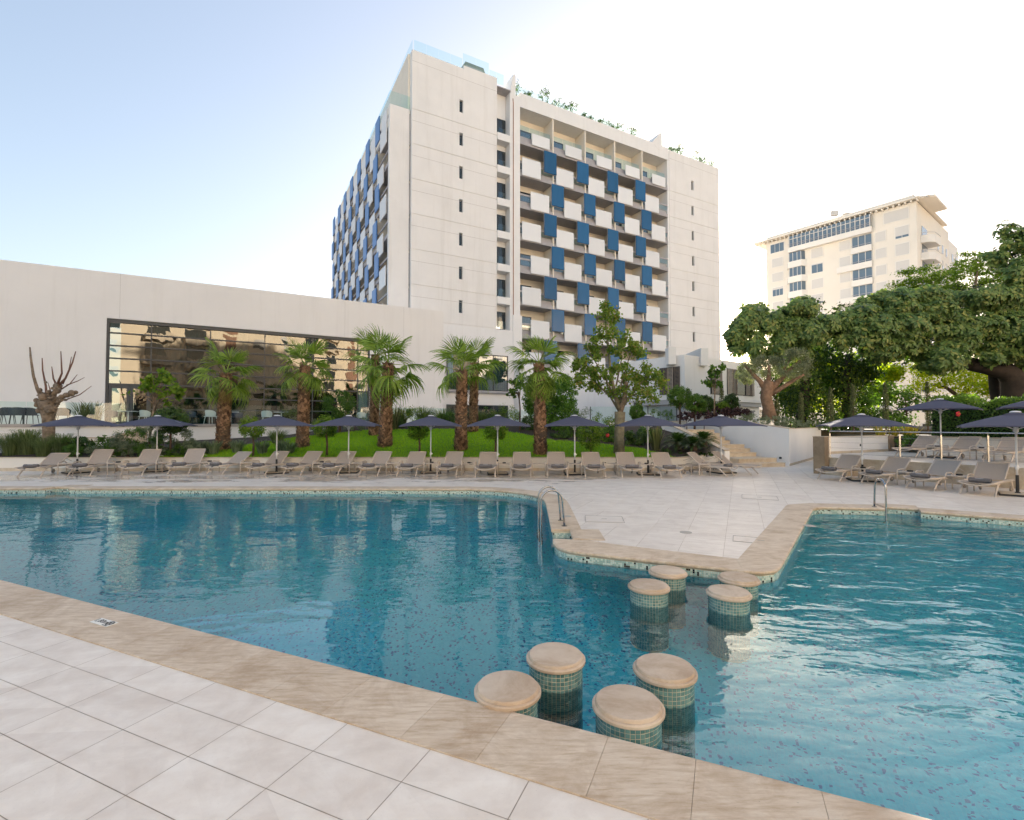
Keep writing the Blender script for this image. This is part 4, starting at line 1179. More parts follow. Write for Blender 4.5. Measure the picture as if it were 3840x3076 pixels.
for r in range(11):
    zt = AZ - 4.6 - ST * r
    flat_window(-24.0, -21.9, zt - 1.75, zt, blind=(1, 1, .25, 1, 1)[r % 5])                                   # far left column
    flat_window(-15.6 - .9, -13.6 - .9, zt - 1.8, zt, blind=(1, .1, 1, .85, 1)[r % 5])
    flat_window(-11.6, -9.9, zt - 1.7, zt, blind=1.0)
    flat_window(-5.9 + 2.9, -.9 + .0 - .2, zt - 2.0, zt, blind=(.8, 1, 1, 1)[r % 4])
    flat_window(-7.9 + 1.0, -5.7 + .4 + .2, zt - 1.9, zt, blind=(1, 1, 1, .85)[r % 4]) if r < 0 else None
    # loggia windows in the middle
    x0, x1 = -9.6, -6.4
    MB().box(x0 - 2.4 if r % 2 else x0, x1, -.55, -.04, zt - 3.0, zt - 1.9).build('balcony_front', APTW, apt)
    w = MB().box(x0, x1, -.10, -.035, zt - 1.9, zt + .25).build('window', BLIND, apt)
    MB().box(x0 + .12, x1 - .12, -.14, -.101, zt - 1.8, zt + .15).build('pane', PGLASS, w)
    for i in (1, 2): MB().box(x0 + (x1 - x0) * i / 3 - .05, x0 + (x1 - x0) * i / 3 + .05, -.17, -.141, zt - 1.8, zt + .15).build('mullion', BLIND, w)
    MB().tube([(x0, -.5, zt - 1.6), (x1, -.5, zt - 1.6)], .04, 5).build('rail', SLABG, w)
    flat_window(-5.9, -4.4, zt - 1.7, zt, blind=(1, 1, 1, .8)[r % 4])
    # two stacks of bay windows
    for bx in (-19.2, -3.6 - 0.0):
        if bx > -4: continue
        mb = MB(); q = [(bx - 1.9, -.01), (bx - 1.3, -1.1), (bx + 1.3, -1.1), (bx + 1.9, -.01)]
        mb.prism(q, zt - 3.0, zt - 1.75); b_ = mb.build('bay', APTW, apt)
        mb = MB(); q2 = [(bx - 1.55, -.01), (bx - 1.1, -.85), (bx + 1.1, -.85), (bx + 1.55, -.01)]; mb.prism(q2, zt - 1.749, zt + .05); mb.build('pane', PGLASS, b_)
        for (xx, yy) in ((bx - 1.12, -.87), (bx - .4, -.88), (bx + .4, -.88), (bx + 1.12, -.87)): MB().box(xx - .05, xx + .05, yy - .03, yy + .03, zt - 1.748, zt + .04).build('mullion', BLIND, b_)
    # right-hand balconies on the corner
    if r < 8:
        mb = MB(); mb.prism([(.02, 2.2), (1.0, 2.6), (1.7, 3.6), (1.8, 7.0), (.02, 7.0)], zt - 3.0, zt - 1.7); b_ = mb.build('corner_balcony', APTW, apt)
        mb = MB(); mb.box(.01, .06, 3.0, 6.4, zt - 1.69, zt + .2); mb.build('balcony_door', PGLASS, b_)
        MB().tube([(.1, 2.2, zt - 1.3), (1.0, 2.6, zt - 1.3), (1.7, 3.6, zt - 1.3), (1.8, 7.0, zt - 1.3)], .04, 5).build('rail', SLABG, b_)
        if r in (1, 2, 4): MB().box(.2, .6, 2.9, 3.7, zt - 1.69, zt - 1.0).build('air_conditioner', BLIND, b_)
# bay stack next to the corner
for r in range(11):
    zt = AZ - 4.6 - ST * r - .2; bx = -2.2 - 2.6
# long glazed gallery on the top floor
gw_ = MB().box(-20.5, -6.3, -.9, -.04, AZ - 4.35, AZ - 3.35).build('gallery_sill', APTW, apt)
gg_ = MB().box(-20.3, -6.5, -.75, -.05, AZ - 3.349, AZ - 1.06).build('gallery_glass', PGLASS, apt)
for i in range(19):
    x = -20.3 + 13.8 * i / 18; MB().box(x - .07, x + .07, -.82, -.751, AZ - 3.348, AZ - 1.06).build('mullion', BLIND, apt)
MB().box(-20.3, -6.5, -.83, -.752, AZ - 1.75, AZ - 1.65).build('transom', BLIND, apt)
for z in (AZ - 3.0, AZ - 2.7): MB().tube([(-20.5, -.98, z), (-6.3, -.98, z)], .03, 5).build('rail', SLABG, apt)
flat_window(-24.3, -21.6, AZ - 3.3, AZ - 1.5, blind=.0); flat_window(-4.6, -1.1, AZ - 3.4, AZ - 1.5, blind=1)
an = thing('roof_antenna', 'thin television antenna on the roof of the cream apartment tower', 'antenna', apt.matrix_basis @ Vector((-15.5, 2, AZ)), 0)
MB().tube([(0, 0, 0), (0, 0, 5.0)], .06, 5).build('mast', SLABG, an)
MB().tube([(-2.0, 0, 4.2), (1.4, 0, 5.0)], .04, 5).build('boom', SLABG, an)
mb = MB()
for i in range(6): mb.tube([(-1.6 + i * .5, -.5, 4.3 + i * .12), (-1.6 + i * .5, .5, 4.3 + i * .12)], .025, 4)
mb.build('rods', SLABG, an)
ds = thing('satellite_dish', 'small grey dish and cooling unit on the apartment tower roof edge', 'dish', apt.matrix_basis @ Vector((-10.5, .2, AZ + .2)), 0)
MB().lathe([(.02, 0), (.5, .12), (.72, .3), (.7, .33), (.05, .06)], 14).build('bowl', BLIND, ds); MB().box(-2.8, -1.6, -.3, .3, 0, .9).build('cooling_unit', BLIND, ds)

# pale buildings that show between the trunks
def plain_block(x, y, yaw, w, d, h, lab, m, rows, cols, wz=1.5):
    b_ = thing('background_building', lab, 'building', (x, y, 0), yaw)
    MB().box(-w / 2, w / 2, 0, d, 0, h).build('wall', m, b_)
    MB().box(-w / 2 - .2, w / 2 + .2, -.2, d + .2, h, h + .4).build('roof_edge', m, b_)
    for i in range(cols):
        for j in range(rows):
            cx = -w / 2 + w * (i + .5) / cols; z = h - 2.8 - j * 3.1
            wd = MB().box(cx - .9, cx + .9, -.06, -.001, z - wz / 2, z + wz / 2).build('window', BLIND, b_)
            MB().box(cx - .8, cx + .8, -.07, -.061, z - wz / 2 + .1, z + wz / 2 - (.9 if (i + j) % 3 else .1)).build('pane', DGLASS, wd)
    return b_
plain_block(58, 76, R(-14), 40, 10, 10.2, 'low cream building glimpsed between the trunks behind the hedge', APTC, 3, 7)
for r in range(8):
    zt = AZ - 4.6 - ST * r
    for y0 in (9.5, 13.5, 17.0, 20.0, 25.0, 28.5):
        w = MB().box(.001, .05, y0, y0 + 1.2, zt - 1.7, zt).build('window', BLIND, apt); MB().box(.051, .07, y0 + .12, y0 + 1.08, zt - 1.6, zt - (.1 if (r + int(y0)) % 3 else 1.0)).build('pane', PGLASS, w)
# sunlit apartment blocks behind the photographer, seen mirrored in the pavilion window and the pool; enlarged, and the second added, for warm bounce light
RBM = mat('sunlit_cream', (.76, .66, .52), .9, var=.06, nscale=.3); RBB = mat('brick_screen', (.34, .20, .14), .9, var=.35, nscale=3)
BSH = mat('balcony_cream', (.62, .53, .42), .9)
def mirrored(x, y, yaw, w, h, label, base, seed):
    rb = thing('mirrored_building', label, 'apartment block', (x, y, 0), yaw)
    r = random.Random(seed)
    MB().box(-w / 2, w / 2, 0, 14, 0, h).build('wall', base, rb)
    MB().box(-w / 2 - .4, w / 2 + .4, -.6, 14.4, h, h + .5).build('roof_edge', base, rb)
    n = int(w / 6.2)
    for j in range(int((h - 3) / 3.4)):
        z = 3.0 + j * 3.4
        for i in range(n):
            xx = -w / 2 + w * (i + .5) / n; kind = (i * 3 + seed) % 5
            if kind == 0:
                MB().box(xx - 1.6, xx + 1.2, -.09, -.001, z - .9, z + 2.0).build('brick_screen', RBB, rb)
            elif kind in (1, 3):
                MB().box(xx - 2.4, xx + 2.4, -1.4, -.001, z - 1.1, z - .05).build('balcony', BSH, rb)
                wd = MB().box(xx - 1.6, xx + 1.6, -.05, -.001, z, z + 1.9).build('window', DARK, rb); MB().box(xx - 1.5, xx + 1.5, -.06, -.051, z + .1, z + 1.8).build('pane', DGLASS, wd)
            else:
                wd = MB().box(xx - 1.1, xx + 1.1, -.05, -.001, z, z + 1.6).build('window', BLIND, rb); MB().box(xx - 1.0, xx + 1.0, -.06, -.051, z + .1, z + (1.5 if r.random() < .6 else .6)).build('pane', DGLASS, wd)
mirrored(38, -36, R(172), 92, 40, 'sunlit cream apartment block mirrored in the big pavilion window', RBM, 0)
mirrored(122, -12, R(197), 70, 38, 'second sunlit apartment block added behind the camera for warm bounce light', mat('sunlit_pale', (.80, .72, .60), .9, var=.05, nscale=.3), 2)
# ================================================================== plants
def unit(v): return v / np.maximum(np.linalg.norm(v, axis=1, keepdims=True), 1e-9)
def leaf_geo(P, Nrm, size, aspect=.5, droop=.25, jitter=.6, fold=.18):
    """one folded four-sided leaf per point, lying roughly across Nrm"""
    n = len(P)
    Nn = unit(Nrm + jitter * rng.normal(size=(n, 3)))
    T = rng.normal(size=(n, 3)); T[:, 2] -= droop; T = unit(T - Nn * (T * Nn).sum(1, keepdims=True))
    B = np.cross(Nn, T); s = (size * (.65 + .7 * rng.random(n)))[:, None]
    V = np.empty((n, 4, 3))
    V[:, 0] = P; V[:, 1] = P + T * s * .5 + B * s * aspect * .5 - Nn * s * fold * .5
    V[:, 2] = P + T * s - Nn * s * fold * .3; V[:, 3] = P + T * s * .5 - B * s * aspect * .5 - Nn * s * fold * .5
    F = np.empty((n, 2, 3), np.int64); b = np.arange(n) * 4
    F[:, 0] = np.c_[b, b + 1, b + 2]; F[:, 1] = np.c_[b, b + 2, b + 3]
    return V.reshape(-1, 3), F.reshape(-1, 3)
def clumps(center, radii, n_leaves, n_clumps, clump_r, shell=.55, flat=1.0, lo=-1.0):
    """leaf positions in clumps spread through an ellipsoid; normals point out of each clump"""
    c = rng.normal(size=(n_clumps * 3, 3)); c = unit(c); c = c[c[:, 2] > lo][:n_clumps]
    rad = (shell + (1 - shell) * rng.random(len(c))) ** .8
    c = c * rad[:, None] * np.array(radii) + np.array(center)
    k = rng.integers(0, len(c), n_leaves); cr = clump_r * (.6 + .8 * rng.random(len(c)))
    d = unit(rng.normal(size=(n_leaves, 3))) * (rng.random(n_leaves) ** .45)[:, None]
    d[:, 2] *= flat
    P = c[k] + d * cr[k][:, None]
    out = unit(P - np.array(center)) * .7 + unit(d + 1e-6) * .6; out[:, 2] += .35
    return P, unit(out)
def crown(name, parent, parts, m, kind=None):
    """parts: list of (V, F) merged into one mesh"""
    Vs, Fs, o = [], [], 0
    for V, F in parts: Vs.append(V); Fs.append(F + o); o += len(V)
    ob = link(name, np_mesh(name, np.concatenate(Vs), np.concatenate(Fs), m), parent)
    if kind: ob['kind'] = kind
    return ob
BARK = mat('bark_brown', (.13, .085, .055), .95, var=.4, nscale=6, bumps=.8, bscale=25)
BARKG = mat('bark_grey_green', (.22, .19, .12), .9, var=.45, nscale=5, bumps=.5, bscale=18)
BARKP = mat('bark_pale', (.27, .20, .14), .95, var=.6, nscale=5, bumps=1.0, bscale=11, bdist=.06)
BARKO = mat('bark_olive', (.25, .155, .10), .95, var=.4, nscale=7, bumps=.9, bscale=22)
def wobble_path(a, b_, n=6, w=.05):
    a, b_ = Vector(a), Vector(b_); out = []
    for i in range(n + 1):
        p = a.lerp(b_, i / n)
        if 0 < i < n: p += Vector((random.uniform(-w, w), random.uniform(-w, w), 0))
        out.append(p)
    return out
def trunk(parent, path, rad, m=BARK, name='trunk', seg=10):
    return MB().tube(path, rad, seg).build(name, m, parent, smooth='all')

L_DARK = leaf_mat('leaf_dark', (.018, .05, .012), (.065, .12, .025), .25, .4)
L_MID = leaf_mat('leaf_mid', (.035, .09, .015), (.10, .19, .028), .35)
L_LIME = leaf_mat('leaf_lime', (.06, .13, .012), (.17, .26, .028), .45, .5, (.24, .30, .05))
L_PLANE = leaf_mat('leaf_plane', (.07, .13, .022), (.19, .27, .05), .5, .5, (.25, .19, .06))
L_OLIVE = leaf_mat('leaf_olive', (.09, .11, .055), (.22, .24, .15), .25, .6)
L_SILVER = leaf_mat('leaf_silver', (.09, .12, .07), (.20, .24, .16), .25, .7)
L_FICUS = leaf_mat('leaf_ficus', (.04, .085, .022), (.12, .19, .05), .25, .35, (.22, .23, .06))
L_GLOW = leaf_mat('leaf_glow_tint', (.20, .30, .012), (.50, .55, .03), .6, .6)  # backlit sun glow put into the leaf colour
L_PURPLE = leaf_mat('leaf_purple', (.018, .008, .010), (.055, .026, .03), .2)
L_GRASSY = leaf_mat('leaf_grassy', (.06, .09, .03), (.16, .20, .085), .35, .7)
L_PALM = leaf_mat('leaf_palm', (.07, .13, .018), (.22, .31, .055), .35, .5)
L_PALMDRY = leaf_mat('leaf_palm_dry', (.17, .12, .05), (.30, .23, .10), .3, .8)
L_FLAX = leaf_mat('leaf_flax', (.05, .06, .025), (.17, .17, .075), .3, .5)

# ------------------------------------------------------------------ fan palms
def frond_mesh(L=.85, Lp=.75, droop=.5, half=100, n=34, seed=0):
    r = random.Random(seed); V, F = [], []
    # leaf stalk
    for i in range(5):
        t = i / 4; y = Lp * t; z = -.10 * t * t; w = .028 * (1 - .5 * t)
        V += [(-w, y, z), (w, y, z), (0, y, z - w)]
        if i:
            o = (i - 1) * 3
            F += [(o, o + 1, o + 4, o + 3), (o + 1, o + 2, o + 5, o + 4), (o + 2, o, o + 3, o + 5)]
    cy, cz = Lp, -.10
    for k in range(n):
        a = math.radians(-half + 2 * half * (k + .5) / n); f = 1 - .32 * (abs(a) / math.radians(half)) ** 1.6
        ll = L * f * r.uniform(.9, 1.08); w0 = L * math.radians(2 * half / n) * .5
        dx, dy = math.sin(a), math.cos(a); px, py = dy, -dx
        dr = droop * r.uniform(.7, 1.5); zz = cz; o = len(V); tw = r.uniform(-.06, .06)
        segs = ((0, .0), (.32, .32), (.60, .58), (.80, .30), (1.0, .02))
        for t, w in segs:
            rr = ll * t; z = cz - dr * max(0, t - .35) ** 2 * ll * 1.6 + (.02 if k % 2 else -.02) * min(1, t * 3)
            rad = rr * (1 - .25 * dr * max(0, t - .4) ** 2)
            ww = w0 * w * (1.0 if t < .6 else 1) 
            V += [(dx * rad + px * (-ww) + tw * px * t, cy + dy * rad + py * (-ww) + tw * py * t, z - .012 * (k % 2)), (dx * rad + px * ww + tw * px * t, cy + dy * rad + py * ww + tw * py * t, z + .012 * (k % 2))]
        for i in range(len(segs) - 1): q = o + 2 * i; F.append((q, q + 1, q + 3, q + 2))
    return V, F
def frond_obj_mesh(m, **kw):
    V, F = frond_mesh(**kw); me_ = bpy.data.meshes.new('frond'); me_.from_pydata(V, [], F); me_.materials.append(m); return me_
FRONDS = [frond_obj_mesh(L_PALM, seed=1, droop=.25, half=88), frond_obj_mesh(L_PALM, seed=2, droop=.6, half=100), frond_obj_mesh(L_PALM, seed=3, droop=.9, half=96), frond_obj_mesh(L_PALM, seed=4, droop=.45, half=108)]
DRYF = [frond_obj_mesh(L_PALMDRY, seed=5, droop=1.1, half=60, n=22), frond_obj_mesh(L_PALMDRY, seed=6, droop=.9, half=50, n=20)]
BOOT = leaf_mat('palm_boot', (.06, .034, .022), (.28, .165, .10), .05, .9)
def palm(base, top, r0, r1, n_fronds, size, label, droopy=.5, dry=0, seed=0, low=-55):
    r = random.Random(seed); base, top = Vector(base), Vector(top); h = (top - base).length
    t = thing('fan_palm', label, 'palm', base, 0, 'fan palms on the lawn mound')
    ax = (top - base); path = [ax * (i / 8) + Vector((.03 * math.sin(i * .9 + seed), .03 * math.cos(i * 1.3 + seed), 0)) for i in range(9)]
    rad = [r0 * 1.12, r0] + [r0 + (r1 - r0) * i / 6 for i in range(1, 8)]
    trunk(t, path, rad, BARK, 'trunk', 14)
    # old leaf bases: pointed brown scales all round
    V, F = [], []; nb_ = int(h * 120)
    for i in range(nb_):
        s = i / nb_; a = i * 2.39996; p = ax * (s * .98); rr = (r0 + (r1 - r0) * s) * (1.1 if s < .12 else 1)
        c = Vector((math.cos(a), math.sin(a), 0)); q = Vector((-c.y, c.x, 0)); w = r.uniform(.06, .10); l = r.uniform(.10, .20); o = len(V); flare = r.uniform(.03, .11)
        tl = r.uniform(-.05, .05)
        V += [p + c * rr * .97 - q * w, p + c * rr * .97 + q * w, p + c * (rr + flare * .5) + q * w * .6 + Vector((0, 0, l * .55)), p + c * (rr + flare) + q * tl + Vector((0, 0, l)), p + c * (rr + flare * .5) - q * w * .6 + Vector((0, 0, l * .55)), p + c * rr * .9 + Vector((0, 0, l * .5))]
        F += [(o, o + 1, o + 2, o + 4), (o + 4, o + 2, o + 3), (o, o + 4, o + 5), (o + 1, o + 5, o + 2)]
    me_ = bpy.data.meshes.new('leaf_bases'); me_.from_pydata(V, [], F); me_.materials.append(BOOT); o = link('leaf_bases', me_, t); o['kind'] = 'stuff'
    for i in range(n_fronds):
        s = (i + .5) / n_fronds; el = 78 - (78 - low) * s + r.uniform(-8, 8); az = i * 137.5 + r.uniform(-14, 14)
        me_ = FRONDS[0] if s < .25 else FRONDS[r.choice((1, 3))] if s < .65 else FRONDS[2]
        k = size * r.uniform(.88, 1.1)
        o = link('frond', me_, t, ax + Vector((0, 0, -.12 * s)), None, (k, k, k))
        o.rotation_euler = (Matrix.Rotation(math.radians(az), 3, 'Z') @ Matrix.Rotation(math.radians(el), 3, 'X') @ Matrix.Rotation(math.radians(r.uniform(-25, 25)), 3, 'Y')).to_euler()
    for i in range(dry):
        az = r.uniform(0, 360); el = -62 - r.uniform(0, 20); k = size * r.uniform(.8, 1.0)
        o = link('dry_frond', r.choice(DRYF), t, ax + Vector((0, 0, -.2)), None, (k, k, k))
        o.rotation_euler = (Matrix.Rotation(math.radians(az), 3, 'Z') @ Matrix.Rotation(math.radians(el), 3, 'X')).to_euler()
    return t
def ground_hit(px, py):
    x, y, u = ray(px, py)
    for k in range(1200):
        t = 19.4 + k * .01; X = x / y * t; Z = CAM_H + u / y * t
        if Z <= mound(X, t): return Vector((X, t, mound(X, t)))
    return Vector((x / y * 26, 26, mound(x / y * 26, 26)))
def palm_px(bpx, bpy_, tpx, tpy, wpx, n, size, label, Y=None, **kw):
    b_ = ground_hit(bpx, bpy_) if Y is None else Vector((at_y(bpx, bpy_, Y).x, Y, mound(at_y(bpx, bpy_, Y).x, Y)))
    t = at_y(tpx, tpy, b_.y); r_ = wpx / 2 * b_.y / CAM_F
    return palm(b_ + Vector((0, 0, -.08)), t, r_, r_ * .78, n, size, label, **kw)
palm_px(834, 1687, 848, 1400, 46, 17, .98, 'fan palm in front of the left half of the mirrored window', dry=5, seed=1)
palm_px(1134, 1677, 1144, 1372, 42, 16, .92, 'fan palm in front of the middle of the mirrored window', seed=2, low=-45)
palm_px(1443, 1675, 1456, 1362, 46, 17, 1.12, 'large fan palm with long hanging fronds at the window edge', seed=3, low=-78)
palm_px(1403, 1600, 1408, 1330, 34, 13, .95, 'fan palm standing behind the palm with long hanging fronds', Y=24.0, seed=4, dry=3, low=-50)
palm_px(1728, 1687, 1733, 1390, 44, 12, .98, 'front palm of the crossing pair beside the white pavilion end', seed=5, low=-20)
palm_px(1774, 1601, 1780, 1362, 32, 12, .98, 'rear palm of the crossing pair beside the white pavilion end', Y=24.0, seed=6, low=-35)
palm_px(2027, 1703, 2021, 1362, 44, 24, .92, 'fan palm with a drooping yellow skirt left of the big round bush', dry=7, seed=7, low=-72)

# ------------------------------------------------------------------ trees
def simple_tree(name, label, cat, base, path_r, blobs, m, leaf, n, aspect=.5, bark=BARK, group=None, branches=True, cl=26, crs=.3, droop=.25, shell=.55):
    t = thing(name, label, cat, base, 0, group)
    path = [Vector(p) for p, r in path_r]; trunk(t, path, [r for p, r in path_r], bark)
    if branches:
        top = path[-1]; mid = path[len(path) // 2]
        for (c, rd) in blobs:
            for q in range(3):
                e = Vector(c) + Vector((random.uniform(-.6, .6) * rd[0], random.uniform(-.6, .6) * rd[1], random.uniform(-.3, .6) * rd[2]))
                r0 = path_r[-1][1] * .6; MB().tube([mid.lerp(top, random.uniform(.3, 1)), top.lerp(e, .55) + Vector((0, 0, .1 * rd[2])), e], [r0, r0 * .6, r0 * .25], 6).build('branch', bark, t, smooth='all')
    parts = []
    tot = sum(rd[0] * rd[1] * rd[2] for c, rd in blobs)
    for c, rd in blobs:
        k = int(n * rd[0] * rd[1] * rd[2] / tot); P, Nn = clumps(c, rd, k, max(5, int(cl * (k / n) ** .7) + 3), crs * min(rd), shell)
        parts.append(leaf_geo(P, Nn, leaf, aspect, droop))
    crown('crown', t, parts, m)
    return t
# plane tree in the lawn
b_ = ground_hit(2322, 1703); Yp = b_.y
def rel(px, py, Y, base): return at_y(px, py, Y) - base
pt = thing('plane_tree', 'young plane tree with loose pale leaves in front of the hotel balconies', 'tree', b_)
fork = rel(2325, 1545, Yp, b_)
trunk(pt, [Vector((0, 0, -.05)), Vector((0, 0, .6)), Vector((.02, 0, 1.1)), fork], [.25, .205, .20, .22], BARKG, 'trunk', 12)
lim = [((2325, 1545), (2305, 1480), (2290, 1400), (2275, 1250), (2262, 1130)), ((2325, 1545), (2340, 1500), (2345, 1450), (2350, 1432)), ((2320, 1540), (2290, 1490), (2240, 1440), (2190, 1390), (2160, 1360)),
       ((2325, 1540), (2370, 1480), (2410, 1430), (2450, 1390)), ((2325, 1530), (2330, 1440), (2360, 1340), (2385, 1290)), ((2300, 1480), (2260, 1400), (2215, 1330), (2200, 1290)), ((2340, 1500), (2400, 1470), (2450, 1450), (2470, 1440)), ((2310, 1450), (2330, 1350), (2320, 1260))]
for i, l in enumerate(lim):
    dy = (0, -.1, .7, -.6, .4, -.7, .5, -.4)[i]; r0 = (.10, .12, .05, .055, .045, .04, .04, .04)[i]
    p = [rel(x, y, Yp + dy * k / len(l), b_) for k, (x, y) in enumerate(l)]
    MB().tube(p, [r0 * (1 - .8 * k / (len(p) - 1)) if i != 1 else r0 * (1 - .1 * k) for k in range(len(p))], 7).build('limb', BARKP if i in (1,) else BARKG, pt, smooth='all')
parts = []
for (x, y, rx, rz, n) in ((2262, 1160, .28, .5, 260), (2300, 1190, .32, .3, 200), (2275, 1250, .45, .5, 420), (2230, 1300, .55, .5, 480), (2330, 1290, .6, .55, 560), (2390, 1310, .5, .45, 420), (2190, 1370, .5, .45, 400), (2270, 1380, .75, .55, 700), (2370, 1390, .7, .55, 640), (2440, 1400, .5, .5, 420), (2470, 1440, .35, .4, 260), (2170, 1420, .35, .35, 220), (2300, 1450, .7, .4, 420), (2400, 1470, .6, .4, 420), (2220, 1440, .5, .35, 300), (2450, 1490, .25, .3, 140), (2340, 1490, .5, .25, 200), (2160, 1365, .22, .25, 110)):
    c = rel(x, y, Yp + random.uniform(-.5, .5), b_); P, Nn = clumps(c, (rx, rx * 1.2, rz), int(n * 1.15), 14, .2, .3); parts.append(leaf_geo(P, Nn, .105, .95, .5, .9, .1))
crown('crown', pt, parts, L_PLANE)

# pollarded tree on the left, with bare rods
b_ = Vector((*at_y(180, 1675, 20.6).xy, mound(*at_y(180, 1675, 20.6).xy)))
po = thing('pollarded_tree', 'pollarded tree with knobbly head and bare upright rods', 'tree', b_)
Y0 = b_.y
trunk(po, [rel(182, 1680, Y0, b_), rel(183, 1630, Y0, b_), rel(182, 1570, Y0, b_), rel(180, 1530, Y0, b_), rel(180, 1505, Y0, b_)], [.24, .21, .22, .30, .34], BARKP, 'trunk', 12)
kn = MB()
for (x, y, r_, d) in ((150, 1515, .2, 0), (205, 1500, .18, .1), (165, 1490, .2, -.1), (190, 1535, .22, -.15), (150, 1540, .16, -.1), (216, 1448, .15, .1), (268, 1475, .13, -.1), (250, 1482, .13, 0), (188, 1480, .12, .15), (283, 1472, .09, 0), (214, 1465, .14, 0)):
    c = rel(x, y, Y0 + d, b_); kn.ball(c, r_, 9, 6, (random.uniform(.8, 1.2), 1, random.uniform(.8, 1.1)))
for k in range(46):
    x, y = random.gauss(180, 24), random.gauss(1512, 22); c = rel(x, y, Y0 + random.uniform(-.28, .05), b_); kn.ball(c, random.uniform(.04, .10), 7, 5, (1, 1, random.uniform(.6, 1.3)))
kn.build('burls', BARKP, po, smooth='all')
for l, r0 in ((((160, 1500), (140, 1460), (125, 1410), (115, 1340), (112, 1303)), .075), (((175, 1500), (172, 1450), (160, 1390), (158, 1343)), .05), (((195, 1500), (205, 1470), (214, 1440)), .13), (((214, 1450), (200, 1420), (194, 1375)), .045), (((216, 1440), (232, 1400), (228, 1318)), .05), (((216, 1450), (245, 1420), (272, 1360), (284, 1318)), .05), (((235, 1440), (258, 1390), (268, 1338)), .035), (((230, 1460), (262, 1440), (290, 1405)), .03), (((205, 1500), (235, 1490), (268, 1475)), .12), (((245, 1500), (300, 1480), (343, 1448)), .03), (((250, 1445), (290, 1430), (317, 1416)), .025), (((190, 1470), (180, 1435)), .025)):
    p = [rel(x, y, Y0 + random.uniform(-.1, .1), b_) for x, y in l]; MB().tube(p, [r0 * (1 - .65 * k / (len(p) - 1)) for k in range(len(p))], 7).build('rod', BARKP if r0 > .06 else mat('rod_red', (.17, .085, .06), .85, var=.2), po, smooth='all')

# little trees and clipped balls along the lawn
def ball_tree(px, py, rpx, Y, base_px, base_y, label, m, leaf=.075, n=1500, grp=None, sq=1.0, tr=.04, zbase=None):
    c = at_y(px, py, Y); bb = at_y(base_px, base_y, Y); zb = mound(bb.x, Y) if zbase is None else zbase
    b_ = Vector((bb.x, Y, zb)); r_ = rpx * Y / CAM_F; cc = c - b_
    return simple_tree('clipped_tree', label, 'tree', b_, [((0, 0, -.05), tr * 1.2), ((.02, 0, cc.z * .4), tr), ((cc.x * .6, 0, cc.z - r_ * .5), tr * .9)], [(tuple(cc), (r_, r_, r_ * sq))], m, leaf, int(n * 1.9), .5, BARK, grp, True, 70, .24, shell=.6)
G1 = 'small round trees along the lawn edge'
ball_tree(946, 1604, 42, 19.75, 949, 1703, 'small lime green tree just right of the leftmost window palm', L_LIME, grp=G1, n=1300)
ball_tree(1221, 1600, 42, 19.75, 1225, 1703, 'small lime green tree between two parasols in front of the clipped ball bush', L_LIME, grp=G1, n=1300)
ball_tree(1568, 1610, 40, 19.75, 1572, 1700, 'small lime green tree beside the narrow parasol left of the palm pair', L_LIME, grp=G1, n=1200)
ball_tree(1858, 1612, 42, 19.75, 1857, 1703, 'small lime green tree behind the parasol right of the palm pair', L_LIME, grp=G1, n=1200)
ball_tree(2215, 1632, 46, 19.75, 2214, 1703, 'bushy lime green tree left of the plane tree trunk', L_LIME, grp=G1, n=1500, sq=1.25)
ball_tree(640, 1578, 62, 20.0, 637, 1706, 'dark green round tree behind the second parasol', L_DARK, .10, 2200, G1, .8)
ball_tree(1273, 1516, 56, 25.5, 1274, 1600, 'clipped dark ball bush in front of the mirrored window', L_MID, .085, 2600, 'clipped ball bushes', 1.0, .06)
# young tree with big bright leaves on the terrace edge
b_ = Vector((*at_y(560, 1612, 22.0).xy, 1.0)); 
simple_tree('young_tree', 'young tree with large bright leaves in front of the window corner', 'tree', b_, [((0, 0, -.1), .06), ((.1, 0, 1.0), .045), (tuple(rel(585, 1490, 22.0, b_)), .035)],
            [(tuple(rel(600, 1420, 22, b_)), (.75, .6, .35)), (tuple(rel(640, 1460, 22, b_)), (.55, .5, .4)), (tuple(rel(560, 1450, 22, b_)), (.4, .4, .3)), (tuple(rel(620, 1500, 22, b_)), (.3, .3, .25)), (tuple(rel(490, 1478, 22, b_)), (.25, .2, .1))], L_LIME, .21, 520, .7, BARKP, None, True, 14, .35, .6, .4)
# big round ficus bush and the slim tree before it
b_ = Vector((*at_y(2065, 1625, 25.0).xy, 1.45))
simple_tree('ficus_bush', 'big rounded glossy ficus bush behind the right-hand palm', 'bush', b_, [((0, 0, -.1), .12), ((0, 0, .6), .1)],
            [(tuple(rel(2065, 1520, 25, b_)), (1.25, 1.2, 1.45)), (tuple(rel(2020, 1470, 25, b_)), (.8, .8, .9)), (tuple(rel(2110, 1470, 25, b_)), (.75, .8, .85)), (tuple(rel(2125, 1560, 25, b_)), (.6, .7, .9))], leaf_mat('leaf_bush', (.05, .125, .014), (.12, .24, .03), .35), .12, 15000, .5, BARK, None, False, 170, .2, .5, .8)
b_ = Vector((*at_y(1950, 1600, 24.2).xy, 1.4))
simple_tree('slim_tree', 'slim light-leaved tree at the left side of the big round bush', 'tree', b_, [((0, 0, -.1), .05), ((0, 0, 1.2), .04), (tuple(rel(1945, 1470, 24.2, b_)), .03)], [(tuple(rel(1930, 1440, 24.2, b_)), (.45, .4, .5)), (tuple(rel(1965, 1430, 24.2, b_)), (.4, .4, .45)), (tuple(rel(1920, 1480, 24.2, b_)), (.3, .3, .2))], L_MID, .14, 420, .8, BARK, None, True, 14, .3, .5, .35)

